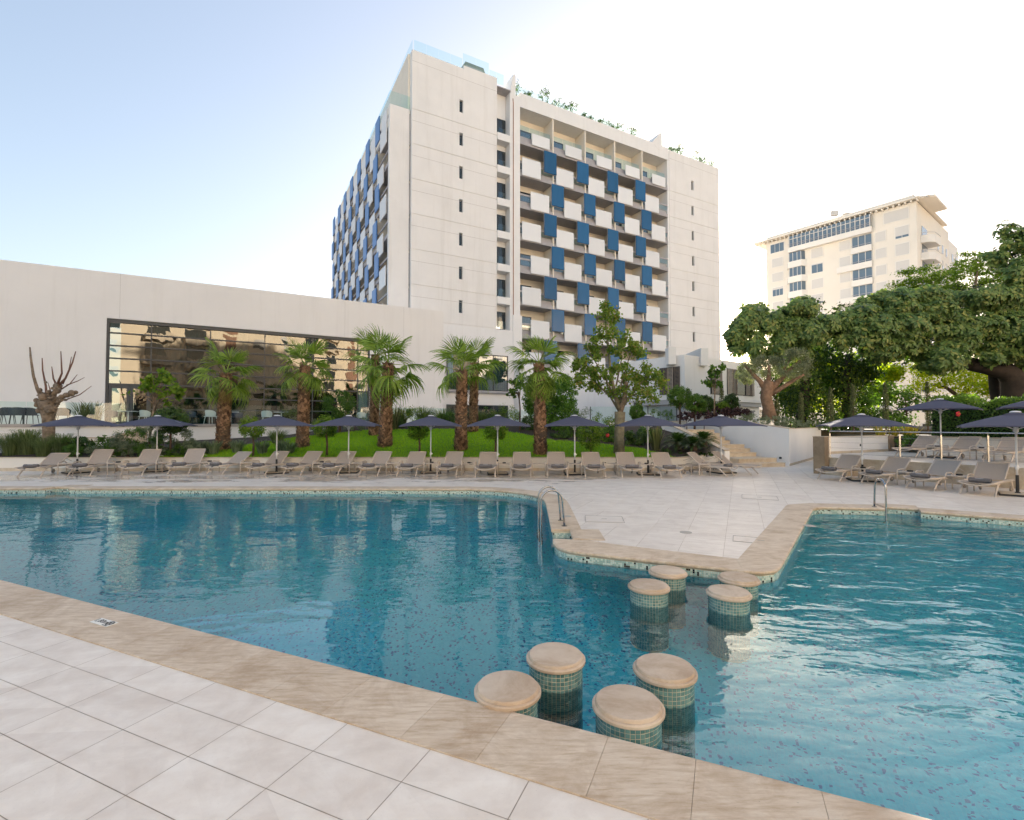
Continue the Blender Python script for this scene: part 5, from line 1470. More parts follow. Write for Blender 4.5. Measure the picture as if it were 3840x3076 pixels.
# ------------------------------------------------------------------ shrubs and grasses in the beds
def shrub(px, py, wpx, hpx, Y, label, m, leaf=.07, n=900, name='shrub', cat='shrub', grp=None, zb=None, aspect=.5, shell=.45, crs=.3):
    c = at_y(px, py, Y); rx = wpx / 2 * Y / CAM_F; rz = hpx / 2 * Y / CAM_F; zb = mound(c.x, Y) if zb is None else zb
    t = thing(name, label, cat, (c.x, Y, zb), 0, grp)
    MB().tube([(0, 0, -.05), (.02, .01, max(.1, c.z - zb))], [.03, .012], 5).build('stem', BARK, t)
    lo = max(0, (c.z - rz - zb)); cz = c.z - zb
    P, Nn = clumps((0, 0, cz), (rx, rx * .8, rz), n, 22, crs * min(rx, rz), shell); P[:, 2] = np.maximum(P[:, 2], .03)
    crown('foliage', t, [leaf_geo(P, Nn, leaf, aspect)], m); return t
def blades(px, base_y, wpx, hpx, Y, label, m, n=220, width=.012, name='ornamental_grass', cat='grass', grp=None, zb=None, arch=.6, spread=None):
    c = at_y(px, base_y, Y); h = hpx * Y / CAM_F; w = wpx / 2 * Y / CAM_F; zb = mound(c.x, Y) if zb is None else zb
    V, F = [], []
    for i in range(n):
        a = random.uniform(0, 6.283); rr = random.random() ** .5 * w * .35; out = random.uniform(.15, 1) * w; hh = h * random.uniform(.6, 1.05); o = len(V)
        bx, by = math.cos(a) * rr, math.sin(a) * rr; qx, qy = -math.sin(a) * width, math.cos(a) * width
        for s, wd in ((0, 1), (.4, .9), (.75, .6), (1, .05)):
            x = bx + math.cos(a) * out * s ** 1.6; y = by + math.sin(a) * out * s ** 1.6; z = hh * (s - arch * .45 * s ** 3)
            V += [(x - qx * wd, y - qy * wd, z), (x + qx * wd, y + qy * wd, z)]
        F += [(o + 2 * k, o + 2 * k + 1, o + 2 * k + 3, o + 2 * k + 2) for k in range(3)]
    me_ = bpy.data.meshes.new(name); me_.from_pydata(V, [], F); me_.materials.append(m)
    o = link(name, me_, None, (c.x, Y, zb - .02)); return tag(o, label, cat, grp)
# left bed: feathery grasses, then leafy shrubs
for i, px in enumerate((-40, 40, 110, 165, 230, 90)):
    blades(px, 1700, 130, 130 + 20 * (i % 3), 20.0 + .25 * (i % 3), ('feathery grass clump at the very end of the bed', 'feathery grass clump under the first parasol edge', 'feathery grass clump just left of the pollarded trunk', 'feathery grass clump against the pollarded trunk', 'feathery grass clump right of the pollarded trunk', 'tall feathery grass clump in front of the dark terrace table')[i], L_GRASSY, 420, .006, grp='feathery grasses at the left end of the bed', arch=1.1)
GS = 'leafy shrubs under the terrace wall'
for i, (px, py, w, h, m, lf) in enumerate(((250, 1668, 90, 70, L_MID, .07), (320, 1672, 90, 66, L_DARK, .08), (390, 1670, 90, 75, L_MID, .07), (450, 1665, 80, 90, L_SILVER, .06), (510, 1650, 90, 120, L_MID, .06), (560, 1645, 90, 120, L_SILVER, .055), (610, 1660, 80, 100, L_MID, .06), (690, 1650, 80, 110, L_SILVER, .055))):
    shrub(px, py, w, h, 20.3 + .35 * (i % 3), ('mid green shrub right of the pollarded trunk', 'dark low shrub left of the first parasol pole', 'mid green shrub behind the second lounger', 'silvery shrub behind the first parasol edge', 'tall mid green shrub below the sloping stone wall end', 'tall silvery shrub left of the young bright tree', 'mid green shrub at the trunk of the dark round tree', 'silvery shrub right of the dark round tree')[i], m, lf, 2300, grp=GS)
for i, (px, py, w, h, m) in enumerate(((280, 1690, 80, 50, L_MID), (355, 1690, 80, 46, L_SILVER), (425, 1692, 80, 44, L_MID), (480, 1685, 80, 60, L_SILVER), (535, 1690, 80, 50, L_MID), (585, 1690, 80, 55, L_SILVER), (660, 1690, 80, 55, L_MID), (720, 1680, 70, 60, L_SILVER))):
    shrub(px, py, w, h, 19.75 + .15 * (i % 2), ('low green bush left of the first parasol pole', 'low silvery bush behind the second lounger head', 'low green bush between the second and third loungers', 'low silvery bush left of the third lounger head', 'low green bush behind the third lounger head', 'low silvery bush left of the second parasol pole', 'low green bush right of the second parasol pole', 'low silvery bush at the left tip of the lawn')[i], m, .055, 1500, grp=GS)
for i, (px, y, h) in enumerate(((715, 1700, 85), (760, 1695, 80), (800, 1690, 90), (890, 1680, 85), (985, 1660, 90), (1060, 1650, 85), (1085, 1640, 70))):
    blades(px, y, 90, h, 20.4 + .3 * (i % 2), ('blue-green grass clump at the left tip of the lawn', 'blue-green grass clump behind the fourth lounger', 'blue-green grass clump touching the first palm trunk', 'blue-green grass clump just right of the first palm trunk', 'blue-green grass clump behind the first lime tree', 'blue-green grass clump below the parasol between the first palms', 'blue-green grass clump left of the middle palm trunk')[i], L_SILVER, 200, .011, grp='blue-green grass clumps along the lawn edge', arch=.9)
GB = 'mixed shrubs behind the lawn'
for i, (px, py, w, h, Y, m, lf) in enumerate(((1120, 1570, 120, 80, 24.0, L_GRASSY, .06), (1190, 1590, 90, 60, 24.5, L_SILVER, .06), (1330, 1585, 110, 60, 25.5, L_SILVER, .06), (1480, 1590, 100, 90, 26.0, L_DARK, .08), (1545, 1570, 110, 90, 26.3, L_LIME, .07), (1620, 1585, 110, 80, 26.5, L_MID, .07), (1690, 1580, 90, 80, 26.6, L_MID, .07), (1830, 1575, 100, 90, 26.5, L_MID, .07), (1900, 1575, 110, 100, 26.0, L_LIME, .07), (1985, 1600, 90, 90, 24.5, L_DARK, .08),
        (2150, 1620, 100, 90, 23.2, L_MID, .08), (2190, 1590, 120, 110, 24.5, L_SILVER, .06), (2260, 1600, 110, 120, 23.8, L_LIME, .075), (2300, 1640, 90, 90, 22.5, L_MID, .09), (2380, 1650, 110, 90, 22.0, L_DARK, .1), (2440, 1640, 90, 100, 22.3, L_MID, .1), (2100, 1640, 80, 60, 22.8, L_DARK, .07))):
    shrub(px, py, w, h, Y, ('olive shrub behind the middle palm trunk', 'silvery shrub left of the clipped ball bush', 'silvery low shrub right of the clipped ball bush', 'dark shrub right of the large hanging palm', 'lime shrub behind the narrow parasol', 'mid green shrub between lime shrub and palm pair', 'mid green shrub at the foot of the palm pair', 'mid green shrub right of the palm pair', 'lime shrub left of the big ficus bush', 'dark shrub at the foot of the slim tree',
        'mid green shrub at the right foot of the big ficus bush', 'silvery shrub between ficus bush and plane tree', 'tall lime shrub behind the bushy lime tree', 'hibiscus shrub left of the plane trunk', 'dark glossy shrub right of the plane trunk', 'glossy shrub behind the sword-leaved flax', 'dark low shrub at the lawn edge under the ficus bush')[i], m, lf, 2000, grp=GB)
for i, (px, y, w, h, Y) in enumerate(((1500, 1600, 120, 95, 26.5), (1590, 1595, 110, 100, 26.8), (1660, 1600, 120, 90, 27.0), (1800, 1600, 110, 80, 26.8), (1040, 1600, 100, 70, 23.2), (1870, 1600, 100, 80, 26.8))):
    blades(px, y, w, h, Y, ('tall grass beside the dark flax at the window edge', 'tall grass behind the narrow parasol', 'tall grass left of the palm pair', 'tall grass right of the palm pair', 'tall grass behind the first lime tree', 'tall grass left of the slim light-leaved tree')[i], L_GRASSY, 260, .012, grp='tall grasses behind the lawn', arch=.5)
for (px, y, w, h, Y, lab) in ((1475, 1605, 90, 110, 25.2, 'dark sword-leaved flax right of the large hanging palm'), (2459, 1680, 90, 105, 20.9, 'sword-leaved flax beside the plane tree under a parasol')):
    blades(px, y, w, h, Y, lab, L_FLAX, 42, .035, 'flax_plant', 'plant', arch=.12)
# yuccas on the terrace, left
for (px, py, w, h, Y, lab) in ((310, 1590, 110, 90, 23.5, 'spiky yucca on the terrace left of the window'), (350, 1590, 120, 95, 24.0, 'spiky yucca on the terrace right of its twin at the window edge')):
    blades(px, py, w, h, Y, lab, L_FLAX, 70, .022, 'yucca', 'plant', zb=1.95, arch=.35)
# sago palms
def sago(px, py, Y, rpx, label, n=44, zb=None):
    c = at_y(px, py, Y); r_ = rpx * Y / CAM_F; zb = mound(c.x, Y) if zb is None else zb
    t = thing('sago_palm', label, 'cycad', (c.x, Y, zb), 0, 'sago palms by the stairs')
    MB().tube([(0, 0, 0), (0, 0, .28)], [.16, .13], 10).build('trunk', BARK, t, smooth='all')
    for k in range(n):
        az = k * 2.39996; el = math.radians(72 - 70 * (k / n)); V, F = [], []; q = 11
        mid = []
        for i in range(q):
            s = i / (q - 1); mid.append(Vector((0, math.cos(el) * r_ * s * (1 - .05 * s), math.sin(el) * r_ * s - .42 * r_ * s ** 2.2)))
        for i in range(1, q):
            for sd_ in (-1, 1):
                w = r_ * .20 * math.sin(math.pi * min(1, .12 + .86 * i / q)); d = (mid[i] - mid[i - 1]).normalized(); tip = mid[i] + Vector((sd_ * w, d.y * w * .5, .30 * w + d.z * w * .4)); o = len(V); hw = .017
                V += [mid[i] - d * hw, mid[i] + d * hw, tip + d * .002]; F.append((o, o + 1, o + 2))
                o = len(V); m2 = mid[i - 1].lerp(mid[i], .5); tip2 = m2 + Vector((sd_ * w, d.y * w * .5, .30 * w + d.z * w * .4)); V += [m2 - d * hw, m2 + d * hw, tip2]; F.append((o, o + 1, o + 2))
        me_ = bpy.data.meshes.new('frond'); me_.from_pydata(V, [], F); me_.materials.append(L_OLIVE if k % 5 == 0 else L_DARK)
        o = link('frond', me_, t, (0, 0, .26), (0, 0, az))
sago(2545, 1690, 20.9, 78, 'large sago palm left of the garden stairs')
sago(2640, 1705, 20.9, 66, 'smaller sago palm at the foot of the sloping stair wall', zb=.85)
sago(2600, 1705, 20.4, 60, 'sago palm between its two taller neighbours by the stairs', zb=.7)
for i, (px, py) in enumerate(((2490, 1700), (2540, 1712), (2590, 1715), (2650, 1712))):
    shrub(px, py, 80, 34, 20.1 + .25 * i, ('dark ground cover below the sword-leaved flax', 'dark ground cover below the large sago palm', 'dark ground cover below the middle sago palm', 'dark ground cover at the foot of the stair side wall')[i], L_DARK, .06, 700, 'ground_cover', 'shrub', 'ground cover by the stairs', zb=.5)
# hibiscus flowers
FLOW = mat('hibiscus_red', (.55, .02, .03), .5)
def flower(p, r_, label):
    t = thing('hibiscus_flower', label, 'flower', p)
    for k in range(5):
        a = k * 1.2566; mb = MB(); c = Vector((math.cos(a), -.25, math.sin(a))) * r_ * .55
        mb.ball(c, r_ * .5, 7, 4, (1, .35, 1)); mb.build('petal', FLOW, t, smooth='all')
    MB().tube([(0, 0, 0), (0, -r_, .01)], r_ * .1, 5).build('stamen', mat('stamen', (.6, .4, .05)), t)
flower(at_y(2278, 1633, 21.8), .09, 'red hibiscus flower left of the plane tree trunk')
flower(at_y(3592, 1553, 18.9), .10, 'red hibiscus flower in the hedge behind the upper parasol')

# ------------------------------------------------------------------ upper right garden
ZU = 1.50
for (px, py, r_, bx, lab, m, Y) in ((2549, 1490, 43, 2549, 'round clipped tree nearest the slatted corner window of the wing', L_MID, 27.0), (2606, 1512, 38, 2604, 'round clipped tree between two others below the white wing', L_MID, 26.6), (2645, 1518, 34, 2644, 'low round clipped tree beside the slim young tree', L_DARK, 27.2), (2740, 1510, 30, 2740, 'dark round clipped bush left of the cafe sign', L_DARK, 28.0), (2710, 1527, 24, 2710, 'small bright clipped ball in front of the cafe wing', L_LIME, 27.5), (2390, 1545, 30, 2390, 'round clipped bush behind the glass beside the plane tree', L_MID, 29.5)):
    ball_tree(px, py, r_, Y, bx, 1570, lab, m, .085, 3000, 'clipped ball bushes', .95, .05, ZU)
b_ = Vector((*at_y(2678, 1560, 26.0).xy, ZU))
simple_tree('young_tree', 'slim young tree with two tiers of round leaves before the white wing', 'tree', b_, [((0, 0, -.1), .045), ((0, 0, 1.0), .04), (tuple(rel(2684, 1400, 26, b_)), .02)], [(tuple(rel(2690, 1375, 26, b_)), (.42, .4, .3)), (tuple(rel(2672, 1405, 26, b_)), (.35, .35, .25)), (tuple(rel(2684, 1440, 26, b_)), (.6, .5, .22)), (tuple(rel(2650, 1432, 26, b_)), (.3, .3, .14))], L_MID, .14, 620, .9, BARKP, None, True, 16, .3, .4, .35)
for i, (px, py, w) in enumerate(((2575, 1560, 80), (2640, 1560, 90), (2700, 1545, 80), (2745, 1545, 90), (2790, 1550, 70))):
    shrub(px, py, w, 34, 26.0 + .2 * (i % 2), ('purple shrub under the first round clipped tree', 'purple shrub under the low round clipped tree', 'purple shrub at the slim young tree', 'purple shrub below the bright clipped ball', 'purple shrub just left of the cafe lettering')[i], L_PURPLE, .10, 520, grp='purple shrubs in the upper bed', zb=ZU, aspect=.8)
for i, (px, py, w, h) in enumerate(((2780, 1572, 80, 40), (2830, 1570, 90, 44), (2880, 1576, 80, 40), (2930, 1580, 70, 42), (2965, 1588, 80, 40), (3010, 1590, 70, 36), (3060, 1590, 80, 40), (2450, 1555, 60, 40), (2500, 1555, 60, 44))):
    shrub(px, py, w, h, (24.8, 23.9, 23.2, 22.5, 22.3, 24.4, 26.9)[i] if i < 7 else 28.5, ('lavender bush at the upper end of the planter wall', 'lavender bush left of the olive trunk', 'lavender bush at the foot of the olive trunk', 'lavender bush right of the olive trunk', 'lavender bush on the corner of the planter wall', 'lavender bush just past the planter wall corner', 'lavender bush behind the first right-hand parasol', 'leafy bush behind the landing glass next to the clipped bush', 'leafy bush behind the landing glass next to the slatted window')[i], L_SILVER if i < 7 else L_MID, .05, 1100, 'lavender_bush' if i < 7 else 'shrub', 'shrub', 'lavender bushes on the planter wall' if i < 7 else 'bushes behind the landing glass', ZU)
# olive tree
b_ = Vector((*at_y(2880, 1570, 24.5).xy, ZU)); Yo = 24.5
ol = thing('olive_tree', 'old olive tree with thick twisted trunk above the planter wall', 'tree', b_)
trunk(ol, [rel(2885, 1575, Yo, b_), rel(2882, 1530, Yo, b_), rel(2872, 1490, Yo, b_), rel(2878, 1455, Yo, b_), rel(2882, 1430, Yo, b_)], [.38, .27, .26, .27, .22], BARKO, 'trunk', 12)
for l, r0, dy in ((((2875, 1470), (2850, 1430), (2815, 1395), (2790, 1365)), .15, .3), (((2880, 1440), (2884, 1400), (2884, 1370)), .13, -.2), (((2885, 1470), (2920, 1430), (2960, 1390), (3000, 1355)), .17, 0), (((2890, 1480), (2940, 1450), (2985, 1420), (3015, 1405)), .13, -.4), (((2935, 1412), (2945, 1370), (2970, 1340)), .08, .3)):
    p = [rel(x, y, Yo + dy * k / 3, b_) for k, (x, y) in enumerate(l)]; MB().tube(p, [r0 * (1 - .55 * k / (len(p) - 1)) for k in range(len(p))], 8).build('limb', BARKO, ol, smooth='all')
parts = []
for (x, y, rx, rz, n) in ((2800, 1380, .5, .4, 900), (2790, 1420, .45, .3, 600), (2840, 1360, .5, .35, 800), (2885, 1350, .45, .35, 700), (2930, 1370, .5, .35, 800), (2985, 1330, .5, .3, 900), (3015, 1365, .4, .4, 800), (3010, 1400, .4, .3, 600), (2860, 1400, .5, .3, 600), (2950, 1400, .5, .25, 500), (2970, 1425, .4, .2, 300)):
    c = rel(x, y, Yo + random.uniform(-.6, .6), b_); P, Nn = clumps(c, (rx, rx, rz), int(n * 2.3), 16, .2, .3); parts.append(leaf_geo(P, Nn, .095, .28, -.3, 1.0, .05))
crown('crown', ol, parts, L_OLIVE)
# thin cypresses
for i, (px, y0, y1, Y) in enumerate(((3003, 1475, 1590, 25.5), (3113, 1455, 1585, 25.8), (3198, 1447, 1575, 26.0), (3319, 1440, 1590, 26.0), (3476, 1435, 1520, 27.5), (2912, 1500, 1570, 25.0), (2706, 1435, 1520, 29.5))):
    top = at_y(px, y0, Y); bt = at_y(px, y1, Y); zb = min(bt.z, 1.7); h = top.z - zb
    t = thing('cypress', ('cypress in front of the left ivy trunk', 'cypress between the two ivy trunks', 'cypress in front of the right ivy trunk', 'cypress right of the ivy trunks in the wild garden', 'cypress in front of the backlit yellow tree', 'short cypress right of the olive trunk', 'cypress behind the slim young tree at the white wing')[i], 'tree', (top.x, Y, zb), 0, 'slim cypresses in the upper garden')
    MB().tube([(0, 0, -.3), (0, 0, h * .9)], [.04, .01], 6).build('trunk', BARK, t)
    n = 1300; s = rng.random(n); a = rng.random(n) * 6.283; rr = .17 * np.sin(np.pi * np.clip(.12 + .86 * s, 0, 1)) ** .6 * np.sqrt(.3 + .7 * rng.random(n))
    P = np.c_[np.cos(a) * rr, np.sin(a) * rr, s * h]; Nn = np.c_[np.cos(a), np.sin(a), .2 + 0 * a]
    V, F = leaf_geo(P, unit(Nn), .10, .3, -2.2, .35); crown('foliage', t, [(V, F)], leaf_mat('leaf_cypress', (.045, .06, .022), (.12, .14, .06), .2, .7))

# ------------------------------------------------------------------ giant rubber fig with rosette leaves
Yf = 27.0
fb = Vector((*at_y(3800, 1500, Yf).xy, 1.3))
fig = thing('rubber_fig', 'huge spreading rubber fig with rosettes of long glossy leaves', 'tree', fb)
FB = mat('fig_bark', (.045, .033, .026), .9, var=.4, nscale=3, bumps=.6, bscale=12)
for l, r0, dy in ((((3815, 1530), (3812, 1470), (3800, 1420), (3770, 1392), (3700, 1375), (3640, 1368)), .75, 0), (((3800, 1430), (3850, 1390), (3920, 1370)), .55, .5), (((3770, 1395), (3740, 1350), (3760, 1280), (3790, 1200)), .35, .5), (((3700, 1376), (3600, 1345), (3500, 1320), (3420, 1290)), .30, -.4), (((3640, 1368), (3560, 1372), (3480, 1350), (3400, 1345)), .2, .8), (((3420, 1290), (3320, 1270), (3200, 1240), (3080, 1260)), .18, -.3), (((3200, 1240), (3050, 1250), (2900, 1240), (2800, 1260)), .12, .3)):
    p = [rel(x, y, Yf + dy * k / 3, fb) for k, (x, y) in enumerate(l)]; MB().tube(p, [r0 * (1 - .55 * k / (len(p) - 1)) for k in range(len(p))], 10).build('limb', FB, fig, smooth='all')
def rosette_mesh(n=9, L=.30, seed=0):
    r = random.Random(seed); V, F = [], []
    for k in range(n):
        a = k * 2.39996 + r.uniform(-.2, .2); el = r.uniform(-.55, .35); l = L * r.uniform(.8, 1.1); w = l * .2
        d = Vector((math.cos(a) * math.cos(el), math.sin(a) * math.cos(el), math.sin(el))); q = Vector((-math.sin(a), math.cos(a), 0)); o = len(V); up = q.cross(d) * -1
        for s, ww, dz in ((.12, .05, 0), (.35, .8, .0), (.65, 1.0, -.05), (.9, .55, -.13), (1.05, .0, -.2)):
            c = d * l * s + Vector((0, 0, dz * l))
            if ww == 0: V.append(c)
            else: V += [c - q * w * ww + up * w * ww * .25, c, c + q * w * ww + up * w * ww * .25]
        for i in range(3): b2 = o + 3 * i; F += [(b2, b2 + 1, b2 + 4, b2 + 3), (b2 + 1, b2 + 2, b2 + 5, b2 + 4)]
        b2 = o + 9; F += [(b2, b2 + 1, o + 12), (b2 + 1, b2 + 2, o + 12)]
    return V, F
ROS = []
CORE = leaf_mat('fig_bud', (.22, .17, .03), (.38, .27, .05), .2)
for sdx in range(4):
    V, F = rosette_mesh(11, .30, sdx); me_ = bpy.data.meshes.new('leaf_rosette'); nv = len(V)
    for k in range(4):
        a = k * 1.57; V += [Vector((0, 0, .02)), Vector((math.cos(a) * .05, math.sin(a) * .05, .04)), Vector((math.cos(a + .5) * .05, math.sin(a + .5) * .05, .05))]
    nf = len(F); F = F + [(nv + 3 * k, nv + 3 * k + 1, nv + 3 * k + 2) for k in range(4)]
    me_.from_pydata(V, [], F); me_.materials.append(L_FICUS); me_.materials.append(CORE)
    me_.polygons.foreach_set('material_index', [0] * nf + [1] * 4); ROS.append(me_)
LUMPS = [(2790, 1230, .9, .75), (2850, 1200, .9, .75), (2920, 1215, 1.0, .8), (2990, 1195, 1.0, .9), (3040, 1160, .8, .6), (3060, 1230, 1.1, .9), (3140, 1190, 1.1, .8), (3180, 1250, 1.2, .9), (3250, 1200, 1.2, .9), (3320, 1170, 1.2, .8), (3300, 1270, 1.3, .9), (3400, 1190, 1.3, .9), (3420, 1290, 1.4, .9), (3500, 1220, 1.4, 1.0), (3540, 1320, 1.3, .8), (3600, 1180, 1.3, .9), (3650, 1270, 1.6, 1.0), (3740, 1150, 1.5, 1.1), (3760, 1250, 1.6, 1.2), (3830, 1110, 1.5, 1.2), (3840, 1220, 1.6, 1.2), (3780, 1340, 1.2, .6), (3890, 1330, 1.3, .9), (3480, 1370, .6, .35), (3950, 1200, 2.0, 1.8), (3350, 1330, .9, .4), (2960, 1260, .9, .5), (3820, 960, 1.2, 1.4), (3880, 1000, 1.6, 2.0), (3000, 1150, .8, .4), (3330, 1130, 1.0, .5), (3450, 1130, 1.3, .6), (3560, 1120, 1.3, .6), (3680, 1100, 1.4, .7), (2770, 1260, .5, .4), (2830, 1165, .5, .35), (2830, 1290, .65, .5), (2900, 1300, .8, .6), (2985, 1310, .9, .5), (2768, 1292, .4, .35), (2860, 1340, .5, .3), (2745, 1255, .35, .3)]
SUB = []
for (x, y, rx, rz) in LUMPS:                                 # every bough ends in several uneven tufts
    for q in range(5):
        a = random.uniform(0, 6.283); f = random.uniform(.25, .85); k = random.uniform(.38, .68)
        SUB.append((x + math.cos(a) * rx * f * CAM_F / Yf, y - math.sin(a) * rz * f * CAM_F / Yf, rx * k, rz * k))
pos, nrm = [], []
for (x, y, rx, rz) in SUB:
    c = np.array(rel(x, y, Yf - .6 + random.uniform(-.5, .5), fb)) + np.array((0, random.uniform(-.9, .9) * rx, 0)); n = int(88 * rx * (rz + .25))
    d = unit(rng.normal(size=(n, 3))); d[:, 1] = np.where(rng.random(n) < .7, -np.abs(d[:, 1]), d[:, 1]); q = c + d * np.array((rx, rx * .9, rz)) * (.55 + .55 * rng.random(n) + .35 * (rng.random(n) > .9))[:, None]
    pos.append(q); nrm.append(unit(d * np.array((.8, 1.0, .7)) + np.array((0, -.45, .45))))
pos = np.concatenate(pos); nrm = np.concatenate(nrm)
order = np.argsort(pos[:, 1] - .25 * nrm[:, 2] + .15 * rng.random(len(pos)))
Vr, Fr3, Mi = [], [], []
rest_V, rest_F, o_ = [], [], 0
for rank_, i in enumerate(order):
    qn = Vector(nrm[i]).to_track_quat('Z', 'Y'); sp = random.uniform(0, 6.28); k = random.uniform(.75, 1.2)
    M = (qn.to_matrix() @ Matrix.Rotation(sp, 3, 'Z'))
    if rank_ < 300:
        o = link('leaf_rosette', ROS[i % 4], fig, Vector(pos[i]), M.to_euler(), (k, k, k))
    else:
        me_ = ROS[i % 4]; A = np.empty(len(me_.vertices) * 3); me_.vertices.foreach_get('co', A); A = A.reshape(-1, 3) @ np.array(M).T * k + pos[i]
        rest_V.append(A)
        for p in me_.polygons: rest_F.append([v + o_ for v in p.vertices])
        o_ += len(A)
me_ = bpy.data.meshes.new('crown'); me_.from_pydata(np.concatenate(rest_V), [], rest_F); me_.materials.append(L_FICUS)
o = link('crown', me_, fig); o['kind'] = 'stuff'
# inner leaves that close the crown, their colour darkened for the shade between tufts
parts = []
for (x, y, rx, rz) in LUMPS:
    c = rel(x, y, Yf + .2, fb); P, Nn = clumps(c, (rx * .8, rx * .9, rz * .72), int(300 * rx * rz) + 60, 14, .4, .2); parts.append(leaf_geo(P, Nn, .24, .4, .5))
o = crown('inner_leaves', fig, parts, leaf_mat('leaf_ficus_shade', (.014, .028, .01), (.05, .075, .026), .2), 'stuff')

# ivy-clad trunks below the crown
L_IVY = leaf_mat('leaf_ivy', (.014, .040, .008), (.06, .11, .018), .4, .45, (.20, .26, .02))
for (px, y0, y1, w, Y, lab) in ((3010, 1330, 1590, 130, 28.5, 'ivy-covered trunk right of the olive tree'), (3175, 1330, 1580, 110, 28.8, 'ivy-covered leaning trunk left of the tree gap')):
    bt = at_y(px, y1, Y); tp = at_y(px + 15, y0, Y); t = thing('ivy_trunk', lab, 'tree', (bt.x, Y, ZU), 0, 'ivy-clad trunks under the rubber fig'); h = tp.z - ZU
    trunk(t, wobble_path((0, 0, -.1), (.2, 0, h), 6, .1), [.35, .3, .28, .26, .24, .22, .2], FB)
    n = 4200; s = rng.random(n); a = rng.random(n) * 6.283; R0 = w / 2 * Y / CAM_F; rr = R0 * (.65 + .45 * rng.random(n)) * (1.0 + .22 * np.sin(s * 9 + a * 2))
    P = np.c_[np.cos(a) * rr + .2 * s, np.sin(a) * rr, s * h]; Nn = np.c_[np.cos(a), np.sin(a), .3 + 0 * a]; crown('ivy', t, [leaf_geo(P, unit(Nn), .13, .85, 1.0)], L_IVY)
for (px, y0, y1, w, Y) in ((3725, 1340, 1520, 40, 28.2), (3762, 1370, 1520, 34, 28.6)):
    bt = at_y(px + 20, y1, Y); tp = at_y(px, y0, Y); t = thing('bare_trunk', 'dark trunk farther from the thick fig trunk behind the hedge' if px < 3740 else 'dark trunk close beside the thick fig trunk behind the hedge', 'tree trunk', (bt.x, Y, 1.24), 0, 'dark leaning trunks behind the hedge')
    trunk(t, wobble_path((0, 0, -.1), (tp.x - bt.x, 0, tp.z - 1.24), 5, .05), [.32, .28, .26, .25, .24, .24], FB, 'trunk')
# loose leafy mass hanging between the ivy trunks (backlit glow painted into its leaves)
def leafy(name, label, cat, px, py, Y, blobs, m, leaf, n, trunk_px=None, zb=ZU, grp=None, aspect=.5, cl=30, crs=.3, shell=.3, bark=BARK, flat=1.0):
    b_ = Vector((*at_y(px, py, Y).xy, zb)); t = thing(name, label, cat, b_, 0, grp)
    for l, r0 in (trunk_px or []):
        p = [rel(x, y, Y, b_) for x, y in l]; MB().tube(p, [r0 * (1 - .6 * k / (len(p) - 1)) for k in range(len(p))], 7).build('limb', bark, t, smooth='all')
    parts = []; tot = sum(b2[2] * b2[3] for b2 in blobs)
    for (x, y, rx, rz) in blobs:
        c = rel(x, y, Y + random.uniform(-.5, .5) * rx, b_); k = int(n * rx * rz / tot); P, Nn = clumps(c, (rx, rx, rz), k, max(6, int(cl * rx * rz / tot * 3)), crs, shell, flat); parts.append(leaf_geo(P, Nn, leaf, aspect))
    crown('crown', t, parts, m); return t
leafy('loose_tree', 'loose leafy tree glowing yellow green between the ivy trunks', 'tree', 3090, 1570, 31.0, [(3080, 1400, .9, 1.0), (3120, 1480, .8, .9), (3150, 1360, .9, .8), (3230, 1400, .8, .6), (3060, 1500, .7, .8), (3300, 1350, .7, .4), (3150, 1560, .7, .5), (2990, 1420, .6, .6)], L_GLOW, .16, 2400, [(((3100, 1570), (3095, 1480), (3110, 1400), (3160, 1340)), .16), (((3095, 1480), (3060, 1420), (3040, 1370)), .1)], aspect=.7, crs=.35)
leafy('backlit_tree', 'bright backlit yellow tree with dark forked limbs behind the hedge', 'tree', 3590, 1520, 38.0, [(3450, 1390, 1.3, .8), (3500, 1430, 1.5, .8), (3560, 1390, 1.5, .7), (3630, 1420, 1.4, .8), (3680, 1390, 1.3, .7), (3430, 1450, .9, .6), (3610, 1470, 1.0, .5), (3530, 1370, 1.4, .5)], L_GLOW, .17, 5200, [(((3590, 1530), (3585, 1480), (3550, 1455), (3500, 1445)), .2), (((3590, 1500), (3625, 1465), (3660, 1430)), .16), (((3600, 1530), (3640, 1490), (3690, 1460)), .14), (((3550, 1455), (3530, 1420)), .1)], 1.3, aspect=.6, cl=60, crs=.45)
leafy('feathery_tree', 'feathery flat-topped tree in front of the apartment tower', 'tree', 3640, 1500, 36.0, [(3430, 1020, 1.2, .28), (3480, 1050, 1.6, .3), (3400, 1070, 1.3, .3), (3560, 1040, 1.4, .3), (3660, 980, 1.5, .3), (3620, 1010, 1.5, .28), (3700, 1020, 1.3, .3), (3500, 1100, 2.0, .45), (3360, 1110, 1.4, .35), (3650, 950, .8, .18), (3580, 1090, 1.6, .3), (3700, 1060, 1.4, .3), (3300, 1140, 1.2, .3), (3760, 1040, 1.2, .3)], leaf_mat('leaf_feather', (.07, .13, .016), (.18, .27, .035), .5, .6), .20, 12000, [(((3640, 1300), (3650, 1150), (3660, 1050), (3668, 990)), .14), (((3650, 1120), (3700, 1080), (3730, 1040)), .07), (((3640, 1250), (3560, 1150), (3480, 1080)), .1)], 1.3, aspect=.35, cl=90, crs=.5, flat=.35, bark=BARKP)
leafy('young_tree', 'leafy young tree in the gap left of the upper parasol', 'tree', 3400, 1545, 27.0, [(3390, 1480, .55, .35), (3430, 1500, .5, .35), (3360, 1500, .4, .3), (3400, 1530, .5, .25), (3330, 1450, .5, .25)], L_MID, .15, 800, [(((3400, 1560), (3398, 1520), (3390, 1480)), .05)], aspect=.7)
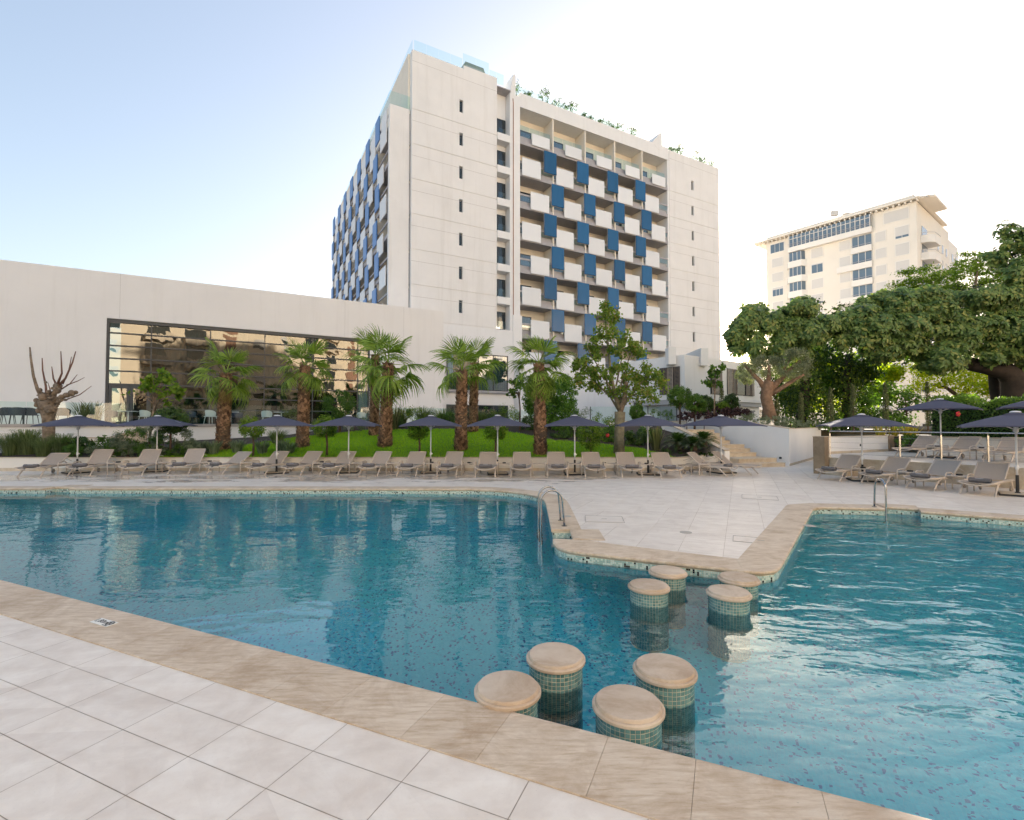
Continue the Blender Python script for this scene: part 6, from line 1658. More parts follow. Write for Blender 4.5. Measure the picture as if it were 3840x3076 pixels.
for i, (px, py, rx, rz, m) in enumerate(((3260, 1500, .7, .6, L_MID), (3300, 1560, .9, .5, L_DARK), (3370, 1570, .8, .4, L_MID), (3240, 1560, .5, .5, L_LIME), (3130, 1590, .6, .4, L_DARK))):
    leafy('garden_bush', ('mid green bush right of the right ivy trunk', 'dark bush behind the peak of the first right-hand parasol', 'mid green bush left of the yellow bromeliads', 'lime bush below the right ivy trunk', 'dark bush between the two ivy trunks')[i], 'bush', px, 1600, 28.0, [(px, py, rx, rz)], m, .14, 700, None, 1.3, 'bushes in the wild garden', .6)
# leaf mass that closes the view under the fig on the left and beyond the hedge
for i, (px, py, rx, rz, Y, lab) in enumerate(((2950, 1450, 1.6, 1.5, 33.0, 'dark leafy thicket behind the olive tree'), (3060, 1330, 1.8, 1.0, 31.5, 'dark leafy thicket hanging under the left end of the rubber fig'), (3820, 1440, 1.8, 1.0, 34.0, 'shaded thicket behind the thick fig trunk'))):
    leafy('thicket', lab, 'thicket', px, 1560, Y, [(px, py, rx, rz)], L_IVY, .2, 2600, None, 1.3, None, .6, 60, .4)
for i, (px, py, rx, rz, Y, m, lab) in enumerate(((3110, 1420, 1.3, 1.3, 30.0, L_MID, 'hanging green leaf curtain between the ivy trunks'), (3230, 1400, 1.1, .9, 30.0, L_IVY, 'hanging ivy curtain right of the ivy trunks'), (3330, 1400, .9, .5, 33.0, L_GLOW, 'yellow-green leaves hanging in the gap left of the backlit tree'), (2990, 1500, 1.2, 1.0, 31.0, L_IVY, 'ivy mass behind the olive tree'), (3740, 1450, 1.3, .7, 33.0, L_GLOW, 'yellow-green leaves glimpsed behind the dark leaning trunks'), (3290, 1480, 1.0, .6, 31.0, L_LIME, 'lime bush in the gap left of the backlit tree'))):
    leafy('hanging_foliage', lab, 'foliage', px, 1560, Y, [(px, py, rx, rz)], m, .17, 2600, None, 1.3, None, .7, 60, .4)
# hedge behind the upper sun deck
hd = thing('hedge', 'tall dense hedge with fresh green tips behind the raised sun deck', 'hedge', (18.5, 18, 1.24))
n = 26000; s = rng.random(n); t_ = rng.random(n); A0, A1 = np.array((17.6, 20.6)), np.array((22.0, 12.4)); dv = (A1 - A0) / np.linalg.norm(A1 - A0); nv = np.array((-dv[1], dv[0])); nv = nv if nv[0] > 0 else -nv
face = rng.random(n); w_ = np.where(face < .55, rng.random(n) ** 2 * .35, rng.random(n) * 1.6); zt = np.where(face < .55, rng.random(n), 1 - rng.random(n) ** 2 * .25)
top = 1.62 + .14 * np.sin(s * 23) + .10 * np.sin(s * 57 + 1)
XY = A0 + np.outer(s, A1 - A0) + np.outer(w_ + .08 * np.sin(s * 31 + zt * 7), nv)
P = np.c_[XY, zt * top] - np.array((18.5, 18, 0)); Nn = np.c_[-np.outer(np.ones(n), nv) * .8, .2 + .8 * zt]
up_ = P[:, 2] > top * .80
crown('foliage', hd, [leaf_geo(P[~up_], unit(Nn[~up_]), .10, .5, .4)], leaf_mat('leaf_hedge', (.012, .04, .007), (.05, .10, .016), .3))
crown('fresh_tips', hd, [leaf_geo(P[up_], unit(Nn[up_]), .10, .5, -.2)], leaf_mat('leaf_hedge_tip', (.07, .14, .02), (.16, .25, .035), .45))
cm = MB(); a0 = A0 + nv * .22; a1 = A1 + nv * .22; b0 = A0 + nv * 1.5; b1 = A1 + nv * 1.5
cm.prism([tuple(np.array(q) - np.array((18.5, 18))) for q in (a0, a1, b1, b0)], 0, 1.38); cm.build('dark_core', mat('hedge_core_shade', (.012, .022, .008), .95, var=.5, nscale=9, bumps=.8, bscale=30), hd)  # solid dark core, the hedge's inner shade put into its colour
# bromeliads: yellow striped spikes by the hedge
for i, px in enumerate((3300, 3350, 3400, 3425)):
    blades(px, 1612, 70, 52, 23.8 + .2 * i, ('yellow bromeliad farthest from the hedge', 'yellow bromeliad in the middle of the cluster', 'yellow bromeliad beside the hedge end', 'yellow bromeliad touching the hedge end')[i], leaf_mat('leaf_bromeliad', (.16, .16, .02), (.45, .33, .05), .35, .5), 34, .03, 'bromeliad', 'plant', 'bromeliads by the hedge', 1.24, .25)
shrub(3410, 1655, 90, 50, 21.3, 'green shrub between the brown end pier and the upper loungers', L_MID, .08, 1100, zb=.62)
# plants on the hotel roof
for i, (lx, w, h) in enumerate(((10.9, .5, .9), (12.2, .5, .5), (14.0, .7, 1.5), (15.2, .8, 1.2), (16.6, .9, .9), (17.7, .7, 1.3), (19.3, .4, .5), (20.3, .4, .5), (21.4, .7, .6), (22.8, .8, .7), (24.0, .8, .6), (26.2, .7, 1.3), (32.2, .5, .6), (33.2, .6, 1.0), (34.2, .8, 1.5), (37.0, .7, 1.4), (38.0, .8, .6), (39.2, .7, .5))):
    p = hotel.matrix_basis @ Vector((lx, .35, 35.0 if lx < 30 else 34.85)); t = thing('roof_plant', (('bushy', 'low', 'tall', 'spiky')[i % 4] + ' roof plant ' + ('beside the hotel roof fin at the stair strip', 'just right of that stair-strip fin', 'above the first balcony bay', 'above the end of the first balcony bay', 'above the second balcony bay', 'above the middle of the second bay', 'above the start of the third bay', 'above the third balcony bay', 'above the end of the third bay', 'above the third bay divider', 'above the fourth balcony bay', 'left of the right-hand roof fin', 'just right of the right-hand roof fin', 'above the left edge of the right wall', 'above the slit windows of the right wall', 'right of the slit windows of the right wall', 'near the right roof corner', 'at the right roof corner')[i]), 'plant', p, 0, 'plants along the hotel roof edge')
    MB().tube([(0, 0, -.2), (0, 0, h * .5)], [.05, .02], 5).build('stem', BARK, t)
    P, Nn = clumps((0, 0, h * .55), (w, w, h * .55), 160, 9, .25, .3); crown('foliage', t, [leaf_geo(P, Nn, .26, .25, -.6)], L_DARK)
# big trees behind the photographer, mirrored low in the pavilion window
for i, (x, y, h, lab) in enumerate(((34, -14, 9, 'dark tree mirrored at the right foot of the pavilion window'), (25, -17, 7, 'dark tree mirrored in the middle of the pavilion window'), (46, -12, 10, 'tallest dark tree mirrored at the right end of the pavilion window'))):
    t = thing('mirrored_tree', lab, 'tree', (x, y, 0), 0)
    trunk(t, wobble_path((0, 0, -.1), (0, 0, h * .6), 5, .2), [.4, .36, .33, .3, .26, .2], BARK)
    P, Nn = clumps((0, 0, h * .62), (h * .36, h * .36, h * .42), 2600, 60, h * .09, .4); crown('crown', t, [leaf_geo(P, Nn, .45, .6)], L_DARK)
# ================================================================== pool furniture
FRAME = mat('taupe_resin', (.56, .48, .41), .5)
SLING = bpy.data.materials.new('taupe_sling'); nt, N, L, b = nodes_of(SLING)
setc(b, (.30, .25, .215), .8); bump(nt, b, noise(nt, 260, 2, .5, world_pos(nt)), .3, .002)
L.new(ramp(nt, noise(nt, 320, 2, .5, world_pos(nt)), [(.35, (.34, .285, .245)), (.65, (.50, .435, .385))]), b.inputs['Base Color'])
TOWEL = mat('grey_towel', (.17, .16, .165), .98, var=.2, nscale=30, bumps=.9, bscale=220)
TOWELT = mat('towel_print', (.55, .55, .58), .9)
CANVAS = bpy.data.materials.new('navy_canvas'); nt, N, L, b = nodes_of(CANVAS)
setc(b, (.055, .06, .095), .85); L.new(ramp(nt, noise(nt, 180, 3, .6, world_pos(nt)), [(.3, (.070, .074, .118)), (.7, (.105, .11, .165))]), b.inputs['Base Color'])
tr_ = N.new('ShaderNodeBsdfTranslucent'); tr_.inputs['Color'].default_value = (.06, .065, .10, 1); mx_ = N.new('ShaderNodeMixShader'); mx_.inputs[0].default_value = .15
L.new(b.outputs[0], mx_.inputs[1]); L.new(tr_.outputs[0], mx_.inputs[2]); L.new(mx_.outputs[0], N['Material Output'].inputs['Surface'])
POLE = mat('pole_white', (.70, .70, .70), .4); BLACK = mat('black_plastic', (.02, .02, .022), .5)

def make_lounger():
    t = thing('sun_lounger', 'lounger', 'sun lounger', (0, 0, 0), 0, 'sun loungers around the pool')
    # side rails: from the front tip back to the rear foot
    for sx in (-1, 1):
        x = sx * .335
        MB().tube([(x, -.13, .335), (x, .05, .325), (x, .35, .325), (x, .9, .33), (x, 1.4, .325), (x, 1.78, .31)], [.022, .026, .03, .03, .028, .022], 8, flat=1.25).build('side_rail', FRAME, t, smooth='all')
        MB().tube([(x * 1.03, .0, .0), (x * 1.02, .06, .08), (x, .22, .24), (x, .36, .325)], [.020, .022, .028, .034], 8).build('front_leg', FRAME, t, smooth='all')
        MB().tube([(x, 1.62, .045), (x, 1.55, .2), (x, 1.45, .32)], [.022, .025, .03], 8).build('rear_leg', FRAME, t, smooth='all')
        w = MB().tube([(x - .03 * sx - .018, 1.58, .075), (x - .03 * sx + .018, 1.58, .075)], .075, 14).build('wheel', mat('wheel_grey', (.30, .26, .22), .5), t)
        MB().tube([(x - .03 * sx - .022, 1.58, .075), (x - .03 * sx + .022, 1.58, .075)], .025, 10).build('hub', FRAME, w)
    MB().tube([(-.34, -.13, .335), (-.25, -.135, .300), (-.1, -.14, .268), (0, -.14, .262), (.1, -.14, .268), (.25, -.135, .300), (.34, -.13, .335)], .017, 8).build('front_bar', FRAME, t, smooth='all')
    mb = MB(); mb.tube([(-.33, .36, .30), (.33, .36, .30)], .014, 6); mb.tube([(-.33, .95, .30), (.33, .95, .30)], .014, 6); mb.tube([(-.33, 1.76, .31), (.33, 1.76, .31)], .016, 6); mb.build('cross_bars', FRAME, t)
    # sling, slightly sagging
    mb = MB(); vs = []; nx, ny = 6, 10
    for j in range(ny + 1):
        for i in range(nx + 1):
            x = -.315 + .63 * i / nx; y = -.11 + 1.06 * j / ny; vs.append((x, y, .338 - .022 * (1 - (x / .315) ** 2)))
    mb.add(vs, [(j * (nx + 1) + i, j * (nx + 1) + i + 1, (j + 1) * (nx + 1) + i + 1, (j + 1) * (nx + 1) + i) for j in range(ny) for i in range(nx)]); mb.build('seat_sling', SLING, t, smooth='all')
    # backrest hinged at y = .95
    br = MB()
    for sx in (-1, 1): br.tube([(sx * .318, 0, 0), (sx * .318, .32, .004), (sx * .312, .66, .0)], [.022, .024, .02], 8)
    br.tube([(-.312, .66, 0), (0, .672, -.006), (.312, .66, 0)], .019, 8)
    br = br.build('backrest', FRAME, t, smooth='all'); br.location = (0, .94, .35); br.rotation_euler = (R(40), 0, 0)
    vs = []; mb = MB()
    for j in range(7):
        for i in range(nx + 1):
            x = -.305 + .61 * i / nx; vs.append((x, .01 + .65 * j / 6, .008 - .014 * (1 - (x / .305) ** 2)))
    mb.add(vs, [(j * (nx + 1) + i, j * (nx + 1) + i + 1, (j + 1) * (nx + 1) + i + 1, (j + 1) * (nx + 1) + i) for j in range(6) for i in range(nx)]); mb.build('back_sling', SLING, br, smooth='all')
    for sx in (-1, 1): MB().tube([(sx * .27, .42, -.01), (sx * .27, .60, -.33)], .010, 6).build('prop', FRAME, br)
    return t
LOUNGERS = [  # foot x, y, yaw (deg, clockwise from straight back), back angle, base z, label
    (-16.68, 16.93, -10, 36, 0, 'first lounger of the long row, past the leftmost parasol'),
    (-15.28, 17.30, -10, 50, 0, 'second lounger of the long row, right of the leftmost parasol'),
    (-13.54, 17.43, -10, 50, 0, 'lounger left of the second parasol pole, steep back'),
    (-12.11, 17.77, -8, 50, 0, 'lounger right of the second parasol pole, steep back'),
    (-10.80, 17.77, 13, 36, 0, 'low-backed lounger below the first window palm'),
    (-9.12, 17.46, 10, 40, 0, 'lounger beside the third parasol pole from the pollarded tree'),
    (-7.86, 17.46, 11, 40, 0, 'lounger between the third and fourth parasol poles, below the middle palm'),
    (-6.52, 17.41, 9.5, 40, 0, 'lounger behind which the fourth parasol pole stands'),
    (-5.09, 17.33, 7.5, 40, 0, 'lounger just right of the fourth parasol pole'),
    (-3.72, 17.21, 6, 40, 0, 'lounger just left of the fifth parasol pole'),
    (-2.30, 17.15, 6, 40, 0, 'lounger in front of the crossing palm pair'),
    (-.93, 16.95, 2, 40, 0, 'lounger touching the sixth parasol pole'),
    (.30, 16.97, 3, 40, 0, 'lounger in front of the palm with the yellow skirt'),
    (1.57, 16.97, 3, 40, 0, 'lounger left of the seventh parasol pole'),
    (2.87, 16.86, 2, 40, 0, 'lounger right of the seventh parasol pole'),
    (4.12, 16.78, 2, 40, 0, 'lounger in front of the plane tree'),
    (5.41, 16.62, 1, 40, 0, 'last straight lounger, right of the eighth parasol pole'),
    (7.67, 17.19, -45, 40, 0, 'lounger turned sideways in front of the ninth parasol'),
    (8.79, 17.74, -45, 40, 0, 'lounger turned sideways at the foot of the garden stairs'),
    (10.32, 16.00, 60.6, 40, 0, 'lounger beside the brown stone pillar'),
    (10.97, 14.91, 65, 40, 0, 'second lounger from the brown pillar below the raised deck'),
    (11.47, 13.81, 67, 40, 0, 'third lounger from the brown pillar below the raised deck'),
    (12.01, 12.68, 57, 40, 0, 'fourth lounger from the brown pillar, beside the last lower parasol'),
    (14.45, 18.03, 69, 40, .602, 'first lounger on the raised deck, without towel'),
    (15.00, 16.97, 70, 40, .602, 'second lounger on the raised deck beside its parasol pole'),
    (15.63, 15.81, 63, 40, .602, 'third lounger on the raised deck behind the railing')]
def towel_mesh():
    mb = MB(); n = 20
    prof = [(-.215, .055), (-.205, .064), (.205, .064), (.215, .055)]
    vs, fs = [], []
    for x, r_ in prof:
        for k in range(n): a = 2 * math.pi * k / n; vs.append((x, r_ * 1.12 * math.cos(a), r_ * .95 * math.sin(a)))
    for i in range(3):
        for k in range(n): fs.append((i * n + k, i * n + (k + 1) % n, (i + 1) * n + (k + 1) % n, (i + 1) * n + k))
    mb.add(vs, fs)
    for sx in (-1, 1):                       # rolled end, seen as a spiral ridge
        sp = [(sx * .214, (.008 + .0013 * k) * 1.1 * math.cos(k * .42), (.008 + .0013 * k) * math.sin(k * .42)) for k in range(36)]
        mb.tube(sp, .0055, 5); mb.add([(sx * .2125, .05 * 1.12 * math.cos(2 * math.pi * k / n), .05 * .95 * math.sin(2 * math.pi * k / n)) for k in range(n)], [tuple(range(n)) if sx > 0 else tuple(range(n - 1, -1, -1))])
    return mb.mesh('rolled_towel', TOWEL, True)
TM = towel_mesh()
pr = MB()
for k, w in enumerate((.014, .016, .012, .016, .014, .016, .012, .015)):
    x = -.075 + k * .021; pr.add([(x - w / 2, -.052, .042), (x + w / 2, -.052, .042), (x + w / 2, -.036, .0535), (x - w / 2, -.036, .0535)], [(0, 1, 2, 3)])
PRM = pr.mesh('print', TOWELT)
proto = make_lounger(); first = True
used = []
for i, (x, y, yaw, back, z, lab) in enumerate(LOUNGERS):
    o = proto if first else copy_tree(proto); first = False
    o.location = (x, y, z); o.rotation_euler = (0, 0, -R(yaw)); o['label'] = lab
    for ch in o.children:
        if ch.name.startswith('backrest'): ch.rotation_euler = (R(back), 0, 0)
    used.append(o)
    if z == 0 and i != 18:                   # every lower lounger but the last carries a towel
        c, s = math.cos(-R(yaw)), math.sin(-R(yaw)); lx, ly = random.uniform(-.04, .04), .10
        tw_ = link('rolled_towel', TM, None, (x + c * lx - s * ly, y + s * lx + c * ly, z + .383), (0, 0, -R(yaw) + random.uniform(-.06, .06)))
        tag(tw_, 'rolled grey towel on the ' + lab, 'towel', 'rolled towels on the loungers')
        tw_['label'] = ' '.join(tw_['label'].split()[:16]).rstrip(',')
        link('print', PRM, tw_, (0, -.002, .002))
# side tables with looped arms
def make_table():
    t = thing('side_table', 'table', 'side table', (0, 0, 0), 0, 'side tables between the loungers')
    tp = MB(); 
    for k in range(9): tp.rbox(-.21 + k * .0475, -.21 + k * .0475 + .038, -.20, .20, .395, .412, .004)
    tp.rbox(-.225, .225, -.225, -.201, .390, .415, .004); tp.rbox(-.225, .225, .201, .225, .390, .415, .004); tp.build('slatted_top', FRAME, t)
    for sx in (-1, 1):
        x = sx * .235
        MB().tube([(x, -.21, .0), (x, -.215, .30), (x, -.20, .43), (x, -.14, .465), (x, 0, .47), (x, .14, .465), (x, .20, .43), (x, .215, .30), (x, .21, .0)], [.017, .02, .021, .019, .018, .019, .021, .02, .017], 8).build('leg_loop', FRAME, t, smooth='all')
    return t
tb0 = make_table(); ft = True
tables = []
def between(i, j, back=.75):
    a, b_ = LOUNGERS[i], LOUNGERS[j]; mx, my = (a[0] + b_[0]) / 2, (a[1] + b_[1]) / 2; yw = R((a[2] + b_[2]) / 2)
    return mx + math.sin(yw) * back, my + math.cos(yw) * back, (a[2] + b_[2]) / 2, a[4]
pairs = [(0, 1), (1, 2), (2, 3), (3, 4), (4, 5), (6, 7), (7, 8), (8, 9), (9, 10), (10, 11), (11, 12), (12, 13), (13, 14), (14, 15), (15, 16), (19, 20), (20, 21), (21, 22), (23, 24), (24, 25)]
for n_, (i, j) in enumerate(pairs):
    x, y, yw, z = between(i, j); o = tb0 if ft else copy_tree(tb0); ft = False
    o.location = (x, y, z); o.rotation_euler = (0, 0, -R(yw)); short = LOUNGERS[j][5].split(',')[0]
    o['label'] = ('taupe side table left of the ' + short)
    if n_ in (1, 3, 5, 8, 9, 10, 14, 15, 16, 17, 18, 19):
        a = tag(MB().rbox(-.06, .06, -.045, .045, 0, .045, .006).build('ashtray', BLACK), 'small black ashtray on the table left of the ' + short, 'ashtray', 'ashtrays on the side tables')
        a['label'] = ' '.join(a['label'].split()[:16]); a.location = (x, y, z + .414); MB().box(-.045, .045, -.03, .03, .0455, .047).build('rim', DARK, a)
x, y = 6.75, 17.55
o = copy_tree(tb0); o.location = (x, y, 0); o.rotation_euler = (0, 0, R(20)); o['label'] = 'taupe side table behind the first sideways lounger'

# parasols
def make_parasol():
    t = thing('parasol', 'parasol', 'parasol', (0, 0, 0), 0, 'navy parasols')
    bs = MB().rbox(-.38, .38, -.38, .38, .0, .045, .01).build('base', BLACK, t); MB().rbox(-.34, .34, -.34, .34, .0455, .062, .006).build('stone_insert', STONE, bs)
    MB().lathe([(.055, .062), (.055, .08), (.034, .09), (.034, .52), (.02, .525)], 14).build('black_sleeve', BLACK, t, smooth=True)
    MB().tube([(0, 0, .5), (0, 0, 2.06)], .023, 12).build('pole', POLE, t, smooth='all')
    MB().lathe([(.03, .66), (.036, .68), (.036, .76), (.03, .78)], 12).build('crank_collar', POLE, t, smooth=True)
    MB().ball((.05, 0, .72), .024, 8, 6).build('crank_knob', POLE, t, smooth='all')
    MB().lathe([(.03, 1.62), (.055, 1.64), (.055, 1.70), (.045, 1.78), (.03, 1.79)], 12).build('runner', POLE, t, smooth=True)
    H2 = 1.1; n = 10
    def zc(u, v):                              # canopy height: pyramid with sagging sides
        m_ = max(abs(u), abs(v)); q = min(abs(u), abs(v)) / max(m_, 1e-6)
        return 2.13 - .33 * m_ ** 1.05 - .045 * m_ ** 2 * (1 - q ** 2) * 0 + .028 * m_ * (1 - m_) * 2 - .035 * m_ * q ** 6
    vs = []
    for j in range(2 * n + 1):
        for i in range(2 * n + 1): u, v = (i - n) / n, (j - n) / n; e = 1 - .035 * (1 - min(abs(u), abs(v)) ** 2) * max(abs(u), abs(v)); vs.append((u * H2 * e, v * H2 * e, zc(u, v)))
    w = 2 * n + 1; fs = []
    for j in range(2 * n):
        for i in range(2 * n):
            a = j * w + i
            fs += [(a, a + 1, a + w + 1), (a, a + w + 1, a + w)] if (i < n) == (j < n) else [(a, a + 1, a + w), (a + 1, a + w + 1, a + w)]
    cv = MB().add(vs, fs); me_ = cv.mesh('canopy', CANVAS); me_.polygons.foreach_set('use_smooth', [True] * len(me_.polygons)); me_.set_sharp_from_angle(angle=R(9))
    cp = link('canopy', me_, t)
    rim = [vs[i] for i in range(w)] + [vs[j * w + w - 1] for j in range(1, w)] + [vs[(w - 1) * w + i] for i in range(w - 2, -1, -1)] + [vs[j * w] for j in range(w - 2, 0, -1)]
    hm = MB(); k = len(rim); hm.add([p for p in rim] + [(p[0], p[1], p[2] - .035) for p in rim], [(i, (i + 1) % k, k + (i + 1) % k, k + i) for i in range(k)]); hm.build('hem', CANVAS, cp)
    vt = MB(); q = .24; vt.add([(-q, -q, 2.085), (q, -q, 2.085), (q, q, 2.085), (-q, q, 2.085), (0, 0, 2.155)], [(0, 1, 4), (1, 2, 4), (2, 3, 4), (3, 0, 4)]); vt.build('vent', CANVAS, cp)
    MB().lathe([(.11, 2.135), (.12, 2.145), (.09, 2.17), (.03, 2.18)], 14).build('cap', POLE, t, smooth=True)
    lb_ = MB(); lb_.add([(.62, -.30, zc(.56, .27) + .012), (.66, -.27, zc(.60, .25) + .012), (.93, -.50, zc(.85, .45) + .012), (.89, -.53, zc(.81, .48) + .012)], [(0, 1, 2, 3)]); lb_.build('white_strap', POLE, cp)
    for k in range(4):
        a = math.pi / 4 + k * math.pi / 2; c, s = math.cos(a), math.sin(a); e = H2 * 1.39
        rb_ = MB().tube([(0, 0, 2.10), (c * e * .5, s * e * .5, 1.925), (c * e, s * e, 1.745)], .010, 6).build('rib', POLE, t)
        MB().tube([(c * .04, s * .04, 1.70), (c * e * .45, s * e * .45, 1.935)], .009, 6).build('strut', POLE, rb_)
    return t
PARASOLS = [(-16.34, 18.42, 41.6 + 13, 0, 'parasol over the first two loungers, below the pollarded tree'), (-13.74, 18.95, 35.5 - 16, 0, 'parasol between the third and fourth loungers, below the window corner'),
            (-8.8, 18.32, 25.7 + 8, 0, 'parasol between the first two window palms'), (-6.19, 18.55, 18.3 - 10, 0, 'parasol between the middle palm and the large hanging palm'),
            (-3.07, 18.5, 9.4, 0, 'parasol just left of the crossing palm pair'), (-.53, 18.03, 4, 0, 'parasol between the crossing palms and the skirted palm'),
            (2.31, 18.03, -7.3 + 4, 0, 'parasol between the skirted palm and the plane tree'), (4.95, 17.84, -15.5 + 8, 0, 'parasol just right of the plane tree trunk'),
            (7.88, 18.45, -22.9 + 42, 0, 'parasol in front of the garden stairs'), (11.38, 15.92, -35.6 + 14, 0, 'parasol between the pillar and the second lower lounger'),
            (13.04, 12.66, -46 + 6, 0, 'parasol beside the fourth lower lounger, nearest the pool'), (15.75, 17.97, -41 - 6, .602, 'parasol on the raised deck in front of the hedge'), (17.35, 15.9, -47 + 5, .602, 'parasol on the raised deck behind the nearest lower parasol')]
pp = make_parasol(); fp = True
for (x, y, rot, z, lab) in PARASOLS:
    o = pp if fp else copy_tree(pp); fp = False
    o.location = (x, y, z); o.rotation_euler = (0, 0, R(rot)); o['label'] = 'navy ' + lab

# swim-up bar stools
STOOLS = [(-.03, 3.40, 'mosaic stool half hidden by the near coping, at the end of its row', 1), (.34, 3.86, 'mosaic stool farther out beside the half-hidden one', 1), (.75, 3.21, 'mosaic stool touching the near coping, largest in view', 1), (1.13, 3.67, 'mosaic stool beside the sunlit water, next to the coping stool', 1),
          (1.53, 5.52, 'mosaic stool of the left pair at the peninsula, farther from its edge', 0), (1.91, 6.05, 'mosaic stool of the left pair, close to the peninsula edge', 0), (2.33, 5.31, 'mosaic stool of the right pair at the peninsula, in front of the sunlit water', 0), (2.66, 5.79, 'mosaic stool of the right pair, close to the rounded peninsula corner', 0)]
TEALT = bpy.data.materials.new('teal_mosaic'); nt, N, L, b = nodes_of(TEALT)
L.new(ramp(nt, rand_value(nt), [(0, (.09, .20, .20)), (.5, (.14, .28, .27)), (1, (.21, .36, .33))]), b.inputs['Base Color']); b.inputs['Roughness'].default_value = .18
TEALD = bpy.data.materials.new('teal_mosaic_joined'); nt, N, L, b = nodes_of(TEALD)
L.new(ramp(nt, rand_value(nt), [(0, (.09, .20, .20)), (.5, (.14, .28, .27)), (1, (.21, .36, .33))]), b.inputs['Base Color']); b.inputs['Roughness'].default_value = .2
RS = .205; NT = 42; TSS = .030
hw = RS * math.sin(math.pi / NT) * .88; hh_ = .0132
PIECE = MB(); PIECE.add([(.0012, -hw, -hh_), (.0012, hw, -hh_), (.0012, hw, hh_), (.0012, -hw, hh_), (-.003, -hw, -hh_), (-.003, hw, -hh_), (-.003, hw, hh_), (-.003, -hw, hh_), (.0022, -hw * .85, -hh_ * .85), (.0022, hw * .85, -hh_ * .85), (.0022, hw * .85, hh_ * .85), (.0022, -hw * .85, hh_ * .85)],
    [(8, 9, 10, 11), (0, 1, 9, 8), (1, 2, 10, 9), (2, 3, 11, 10), (3, 0, 8, 11), (4, 5, 1, 0), (3, 2, 6, 7), (4, 0, 3, 7), (1, 5, 6, 2)])
PIECE = PIECE.mesh('mosaic_tile', TEALT)
for (x, y, lab, near_) in STOOLS:
    t = thing('bar_stool', lab, 'pool stool', (x, y, FLOOR_Z), random.uniform(0, 6.28), 'stools of the swim-up bar')
    F0 = -FLOOR_Z
    MB().lathe([(RS, 0), (RS, F0 + .0)], NT * 2).build('column', SANDGROUT, t, smooth=True)
    cap = MB().lathe([(.19, F0 + .0), (.222, F0 + .001), (.230, F0 + .008), (.230, F0 + .024), (.222, F0 + .032), (.212, F0 + .033), (.210, F0 + .045), (.203, F0 + .053), (.19, F0 + .055), (.0005, F0 + .055)], 48).build('seat_slab', STOOLTOP, t, smooth=True)
    rows_top = 6 if near_ else 0
    mb = MB(); A = np.empty(len(PIECE.vertices) * 3); PIECE.vertices.foreach_get('co', A); A = A.reshape(-1, 3); FP = [tuple(p.vertices) for p in PIECE.polygons]
    for r_ in range(int(F0 / TSS) - 1):
        z = F0 - .016 - r_ * TSS
        for k in range(NT):
            a = 2 * math.pi * k / NT
            if r_ < rows_top:
                link('mosaic_tile', PIECE, t, (RS * math.cos(a), RS * math.sin(a), z + random.uniform(-.0008, .0008)), (random.uniform(-.02, .02), random.uniform(-.02, .02), a))
            else:
                c, s = math.cos(a), math.sin(a); q = np.c_[A[:, 0] * c - A[:, 1] * s + RS * c, A[:, 0] * s + A[:, 1] * c + RS * s, A[:, 2] + z]; mb.add([tuple(p) for p in q], FP)
    o = mb.build('mosaic', TEALD, t); o['kind'] = 'stuff'

# pool ladders
CHROME = mat('chrome', (.40, .40, .40), .16, 1.0)
def ladder(p, yaw, label, w=.50, sides=(-1, 1)):
    t = thing('pool_ladder', label, 'pool ladder', p, yaw, 'steel pool ladders')     # local +y points to the deck
    for sx in sides:
        x = sx * w / 2; path = [(x, -.16, -.95), (x, -.17, -.3), (x, -.17, .45)]
        for k in range(1, 10): a = math.pi * k / 10; path.append((x, .025 - .195 * math.cos(a), .45 + .20 * math.sin(a)))
        path += [(x, .22, .45), (x, .24, .2), (x, .25, .008)]
        rl_ = MB().tube(path, .019, 12).build('rail', CHROME, t, smooth='all'); MB().lathe([(.05, .008), (.05, .018), (.03, .022)], 16, (x, .25)).build('flange', CHROME, rl_)
    for z in (-.25, -.5, -.75) if len(sides) > 1 else (): MB().rbox(-w / 2, w / 2, -.21, -.13, z - .02, z + .02, .006).build('rung', CHROME, t)
ladder((.68, 9.07, 0), R(-88), 'chrome pool ladder on the left side of the peninsula')
ladder((7.98, 10.62, 0), R(-8), 'chrome grab rail on the far edge of the right basin', .0, (1,))

# chairs and tables on the terrace
NAVY = mat('navy_shell', (.02, .035, .06), .45); WCH = mat('white_shell', (.58, .60, .56), .5); WTB = mat('white_table', (.72, .72, .70), .4)
def chair(m, leg):
    t = thing('terrace_chair', 'chair', 'chair', (0, 0, 0))
    MB().rbox(-.25, .25, -.24, .24, .43, .47, .015).build('seat', m, t)
    bk = MB(); vs = []
    for j in range(5):
        for i in range(11):
            a = math.pi * (.02 + .96 * i / 10); z = .46 + .34 * j / 4; rr = .27 + .03 * j / 4; hgt = z - (.14 * (1 - math.sin(a)) ** 1.5 * j / 4); vs.append((rr * math.cos(a), rr * math.sin(a) * .95 - .02, hgt))
    bk.add(vs, [(j * 11 + i, j * 11 + i + 1, (j + 1) * 11 + i + 1, (j + 1) * 11 + i) for j in range(4) for i in range(10)]); bk.build('back_shell', m, t, smooth='all')
    for sx in (-1, 1):
        for sy in (-1, 1): MB().tube([(sx * .19, sy * .18, .43), (sx * .24, sy * .24, 0)], [.018, .012], 6).build('leg', leg, t)
    return t
nav = chair(NAVY, IRON); whi = chair(WCH, WCH); nf = wf = True
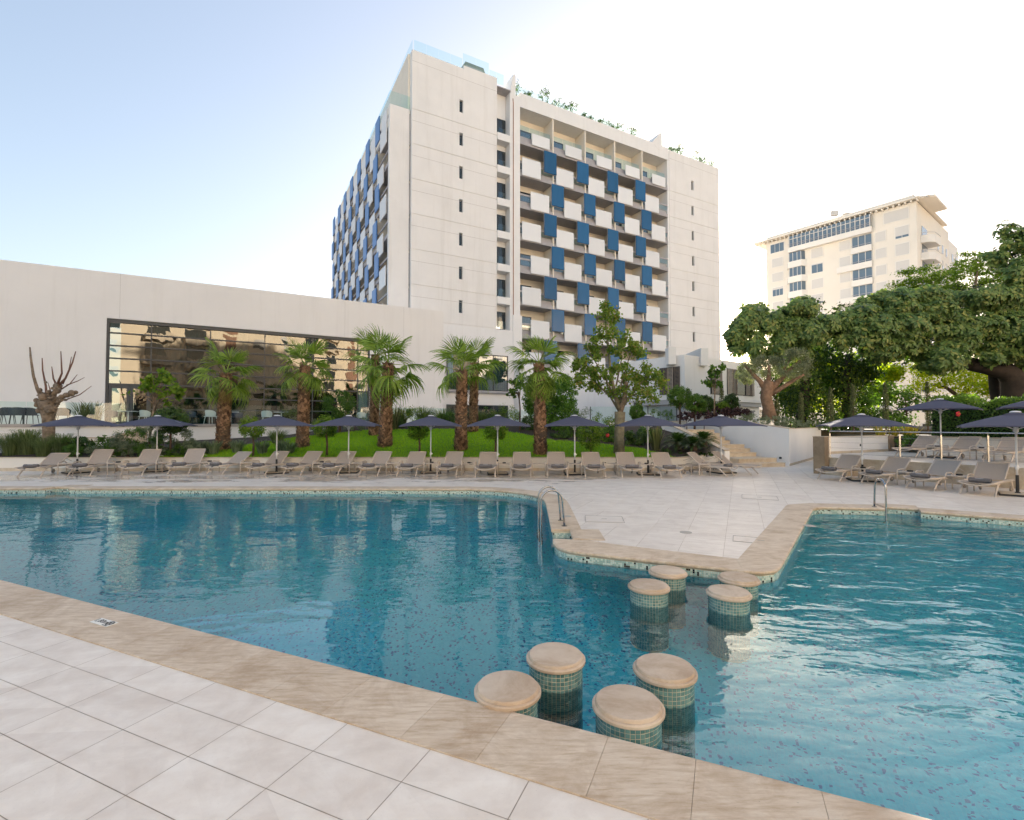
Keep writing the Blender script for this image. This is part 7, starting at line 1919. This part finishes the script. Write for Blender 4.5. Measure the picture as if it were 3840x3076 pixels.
def put_chair(kind, lx, ly, rot, lab):
    global nf, wf
    src = nav if kind else whi
    if kind: o = src if nf else copy_tree(src); nf = False
    else: o = src if wf else copy_tree(src); wf = False
    p = pav(lx, ly); o.location = (p.x, p.y, 1.802); o.rotation_euler = (0, 0, YAW + R(rot)); o['label'] = lab; o['group'] = 'navy terrace chairs' if kind else 'pale terrace chairs'
def terrace_table(lx, ly, lab, navy=False):
    p = pav(lx, ly); t = thing('terrace_table', lab, 'table', (p.x, p.y, 1.802), YAW, 'terrace tables')
    MB().rbox(-.42, .42, -.42, .42, .72, .745, .008).build('table_top', NAVY if navy else WTB, t); MB().lathe([(.25, 0), (.25, .015), (.035, .03), (.035, .71), (.15, .719)], 16).build('pedestal', IRON if navy else WTB, t, smooth=True)
def plx(px, ly):
    x, y, u = ray(px, 1580); ox = -(PAV.x * PE.x + PAV.y * PE.y); oy = -(PAV.x * PN.x + PAV.y * PN.y); dx = x * PE.x + y * PE.y; dy = x * PN.x + y * PN.y
    return ox + dx * (ly - oy) / dy
for (px, ly, rot, lab) in ((-15, -5.6, 150, 'navy chair at the far left end of the terrace'), (30, -5.5, 190, 'navy chair left of the first terrace table, back to the glass'), (62, -5.7, 200, 'navy chair between the first terrace table and the end chair'), (112, -5.4, 170, 'navy chair right of the first terrace table'), (235, -5.5, 185, 'navy chair behind the pollarded tree trunk'), (420, -2.2, 40, 'navy chair before the pavilion door'), (715, -2.6, 30, 'navy chair behind the round dark tree'), (890, -2.4, 20, 'navy chair behind the first window palm')):
    put_chair(1, plx(px, ly), ly, rot, lab)
for (px, ly, rot, lab) in ((545, -2.8, 150, 'pale chair beside the table before the pavilion door'), (790, -4.6, 150, 'pale chair left of the first window palm'), (1000, -4.8, 170, 'pale chair at the table between the window palms'), (1355, -3.6, 160, 'pale chair left of the two palm trunks at the window edge')):
    put_chair(0, plx(px, ly), ly, rot, lab)
for (px, ly, lab, nv_) in ((88, -5.0, 'dark terrace table among the navy chairs', True), (310, -4.2, 'white table beside the yuccas on the terrace', False), (480, -2.6, 'white table before the pavilion door', False), (865, -3.4, 'white table behind the first window palm', False), (1055, -4.2, 'white table between the first two window palms', False)):
    terrace_table(plx(px, ly), ly, lab, nv_)
